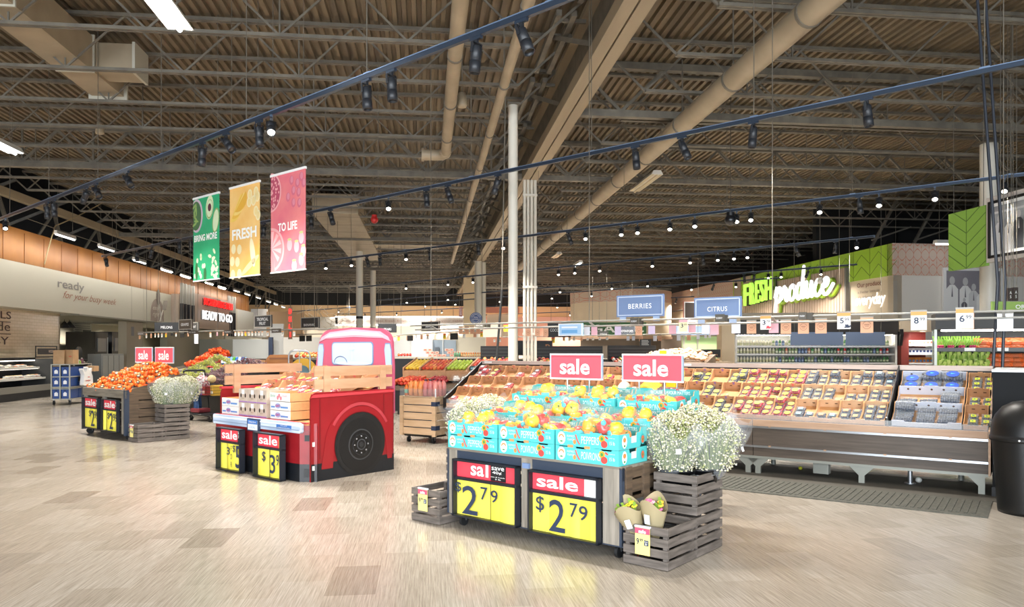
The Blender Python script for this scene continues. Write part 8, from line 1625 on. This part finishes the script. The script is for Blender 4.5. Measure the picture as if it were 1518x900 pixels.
for i, u in enumerate((1494, 1502)): dark_sign('A\n5', u, u + 7.5, 427 + i * -1, 446, 13, 'small dark aisle marker above the green sign, %s of two' % ('left', 'right')[i], M('#3a302e'), None, R_BLD, tx=(.3, .7, .2, .75), off=0)
# ================================================================== partitions and distant shop fronts
def wallpx(name, u0, u1, v0, v1, d, m, th=.15):
    a = at(u0, v1, d); b = at(u1, v0, d); mb = MB(); mb.box(a.x, b.x, 0, th, a.z, b.z, m); o = mb.build(name, loc=(0, d, 0)); o['kind'] = 'structure'; return o
wallpx('wall_partition_left', 345, 400, 503, 620, 40, M('#c9ccc8', .5)); wallpx('wall_partition_left', 400, 420, 480, 620, 40.5, M('#dcdcd8', .5)); wallpx('wall_partition_left', 420, 480, 500, 620, 40, M('#d5d2ca', .5)); wallpx('wall_partition_left', 398, 404, 500, 530, 39.8, M('#2c3a55', .5))
wallpx('wall_partition_middle', 560, 613, 503, 560, 36, M('#c4c6c4', .5)); wallpx('wall_partition_middle', 610, 641, 503, 560, 35.8, M('#dfe2e2', .4)); wallpx('wall_partition_middle', 641, 676, 504, 560, 36, M('#7c8a96', .4)); wallpx('wall_partition_middle', 656, 657, 504, 530, 35.9, M('#c4c6c4', .4)); wallpx('wall_partition_middle', 676, 720, 500, 560, 36.2, M('#c2bba8', .5)); wallpx('wall_partition_middle', 645, 651, 515, 522, 35.8, M('#3c4650', .5))
wallpx('wall_partition_front_left', 254, 345, 503, 560, 43, M('#a9a898', .5))
for u, d in ((360, 37), (400, 37), (450, 37), (590, 33), (630, 33), (670, 33)): p = at(u, 470, d); spot('added_partition_fill', p, p + Vector((0, 1.2, -2)), 190, 140, 1)  # fill spots added because the partition walls were too dark
for u in (420, 520, 620, 740, 860, 960): p = at(u, 452, 54); spot('added_back_wall_fill', p, p + Vector((0, 6, -2)), 650, 130, 1)  # spots added to lighten the distant back wall, no fixtures there
wallpx('wall_shop_front', 455, 700, 482, 503, 58, M('#e0d2bc', .5)); wallpx('wall_shop_front', 690, 1000, 470, 520, 62, M('#c98a72', .5)); wallpx('wall_shop_front', 722, 760, 466, 500, 52, M('#dccbb4', .5)); wallpx('wall_shop_front', 720, 770, 455.5, 464, 51.8, M('#c9806a', .5)); wallpx('wall_shop_front', 940, 1010, 458, 500, 50, M('#c9876f', .5))
wallpx('wall_shop_front', 395, 450, 462, 500, 52, M('#d8b48c', .5)); wallpx('wall_shop_front', 372, 396, 458, 500, 55, M('#eceae6', .5)); wallpx('wall_shop_front', 470, 500, 470, 490, 55, M('#ece8de', .5))
t = thing('light_fascia', 'long white edge-lit fascia with faint lettering in the distance behind the truck cab', 'sign', at(497, 481, 55), 0); W_ = (692 - 497) / F * 55; mb = MB(); mb.box(0, W_, 0, .3, 0, .52, M('#cfc4ba', .5)); mb.build('panel', t)
for z in (.52, -.08): mb = MB(); mb.box(0, W_, -.05, .2, z, z + .07, M('#f4f8ff', .4, em=4)); mb.build('light_edge', t)
mb = MB(); mb.text('savor every moment fresh from our kitchen to your table', .3, W_ - .3, .15, .33, -.01, M('#b08a7c'), off=.0); mb.build('lettering', t)
for x in (1, W_ - 1): mb = MB(); mb.cyl((x, .1, .5), (x, .1, 7.3 - t.location.z), .02, STEEL, n=5); mb.build('hanger_rod', t)
t = thing('wall_lettering', 'pale pink lettering CAFE on the distant cream wall', 'lettering', at(646, 496, 57.5), 0); mb = MB(); mb.text('CAFE', 0, 2.1, 0, .6, -.02, M('#e2b8a4', .5), off=.03); mb.build('letters', t)
t = dark_sign('SALE', 680.5, 685.5, 455, 470, 30, 'small pinkish vertical sign high before the square cream column', M('#b98a84'), None, R_BLD, WHITE, (.3, .7, .2, .8), off=0)
t = thing('hanging_plant', 'pale tangle of hanging branches above the banana sign', 'plant', at(486, 470, 27)); mb = MB(); r = random.Random(4)
for i in range(90): a, b_ = r.uniform(-.9, .9), r.uniform(-.5, .35); mb.beam((a, r.uniform(-.2, .2), b_), (a + r.uniform(-.3, .3), r.uniform(-.2, .2), b_ + r.uniform(-.25, .15)), .012, .012, M(('#e6dcc4', '#cfc3a4')[i % 2], .6))
o = mb.build('branches', t); o['kind'] = 'stuff'; mb = MB(); mb.cyl((0, 0, .3), (0, 0, 7.3 - t.location.z), .008, STEEL, n=5); mb.build('hanger_cable', t)
p = at(447, 540, 25); t = thing('flower_stall', 'dark shelving bin of fruit behind the truck cab', 'stall', Vector((p.x, p.y, 0)), R_BLD); mb = MB(); mb.box(-.3, 1.0, 0, .8, 0, 1.15, BLACK); mb.build('base', t); mb = MB(); mb.box(-.33, 1.03, -.03, .83, 1.15, 1.2, GWOOD); mb.build('worktop', t)
heap(Frame(Vector((p.x, p.y, 0)), R_BLD), -.25, .95, .05, .7, 1.2, 1.32, [M('#e2502c', .4), M('#e8923a', .4), M('#d8b86a', .4)], .06, 'orange', 'orange fruit on the dark stall behind the truck cab', 'oranges on the dark stall', 1, 7)
# low fronts that close the far floor: dark freezer cases
for i, (u0, u1, d) in enumerate(((350, 480, 32), (590, 720, 30), (745, 1010, 33))):
    a, b = at(u0, 540, d), at(u1, 540, d); t = thing('low_case', 'low dark distant cabinet %s' % ('behind the grape tables', 'behind the apple table', 'behind the vegetable displays')[i], 'cabinet', Vector((a.x, a.y, 0))); mb = MB(); mb.box(0, b.x - a.x, 0, .8, 0, 1.05, M('#2a2b2c', .5)); mb.build('base', t); mb = MB(); mb.box(0, b.x - a.x, -.05, .85, 1.05, 1.1, M('#9d978a', .5)); mb.build('worktop', t)
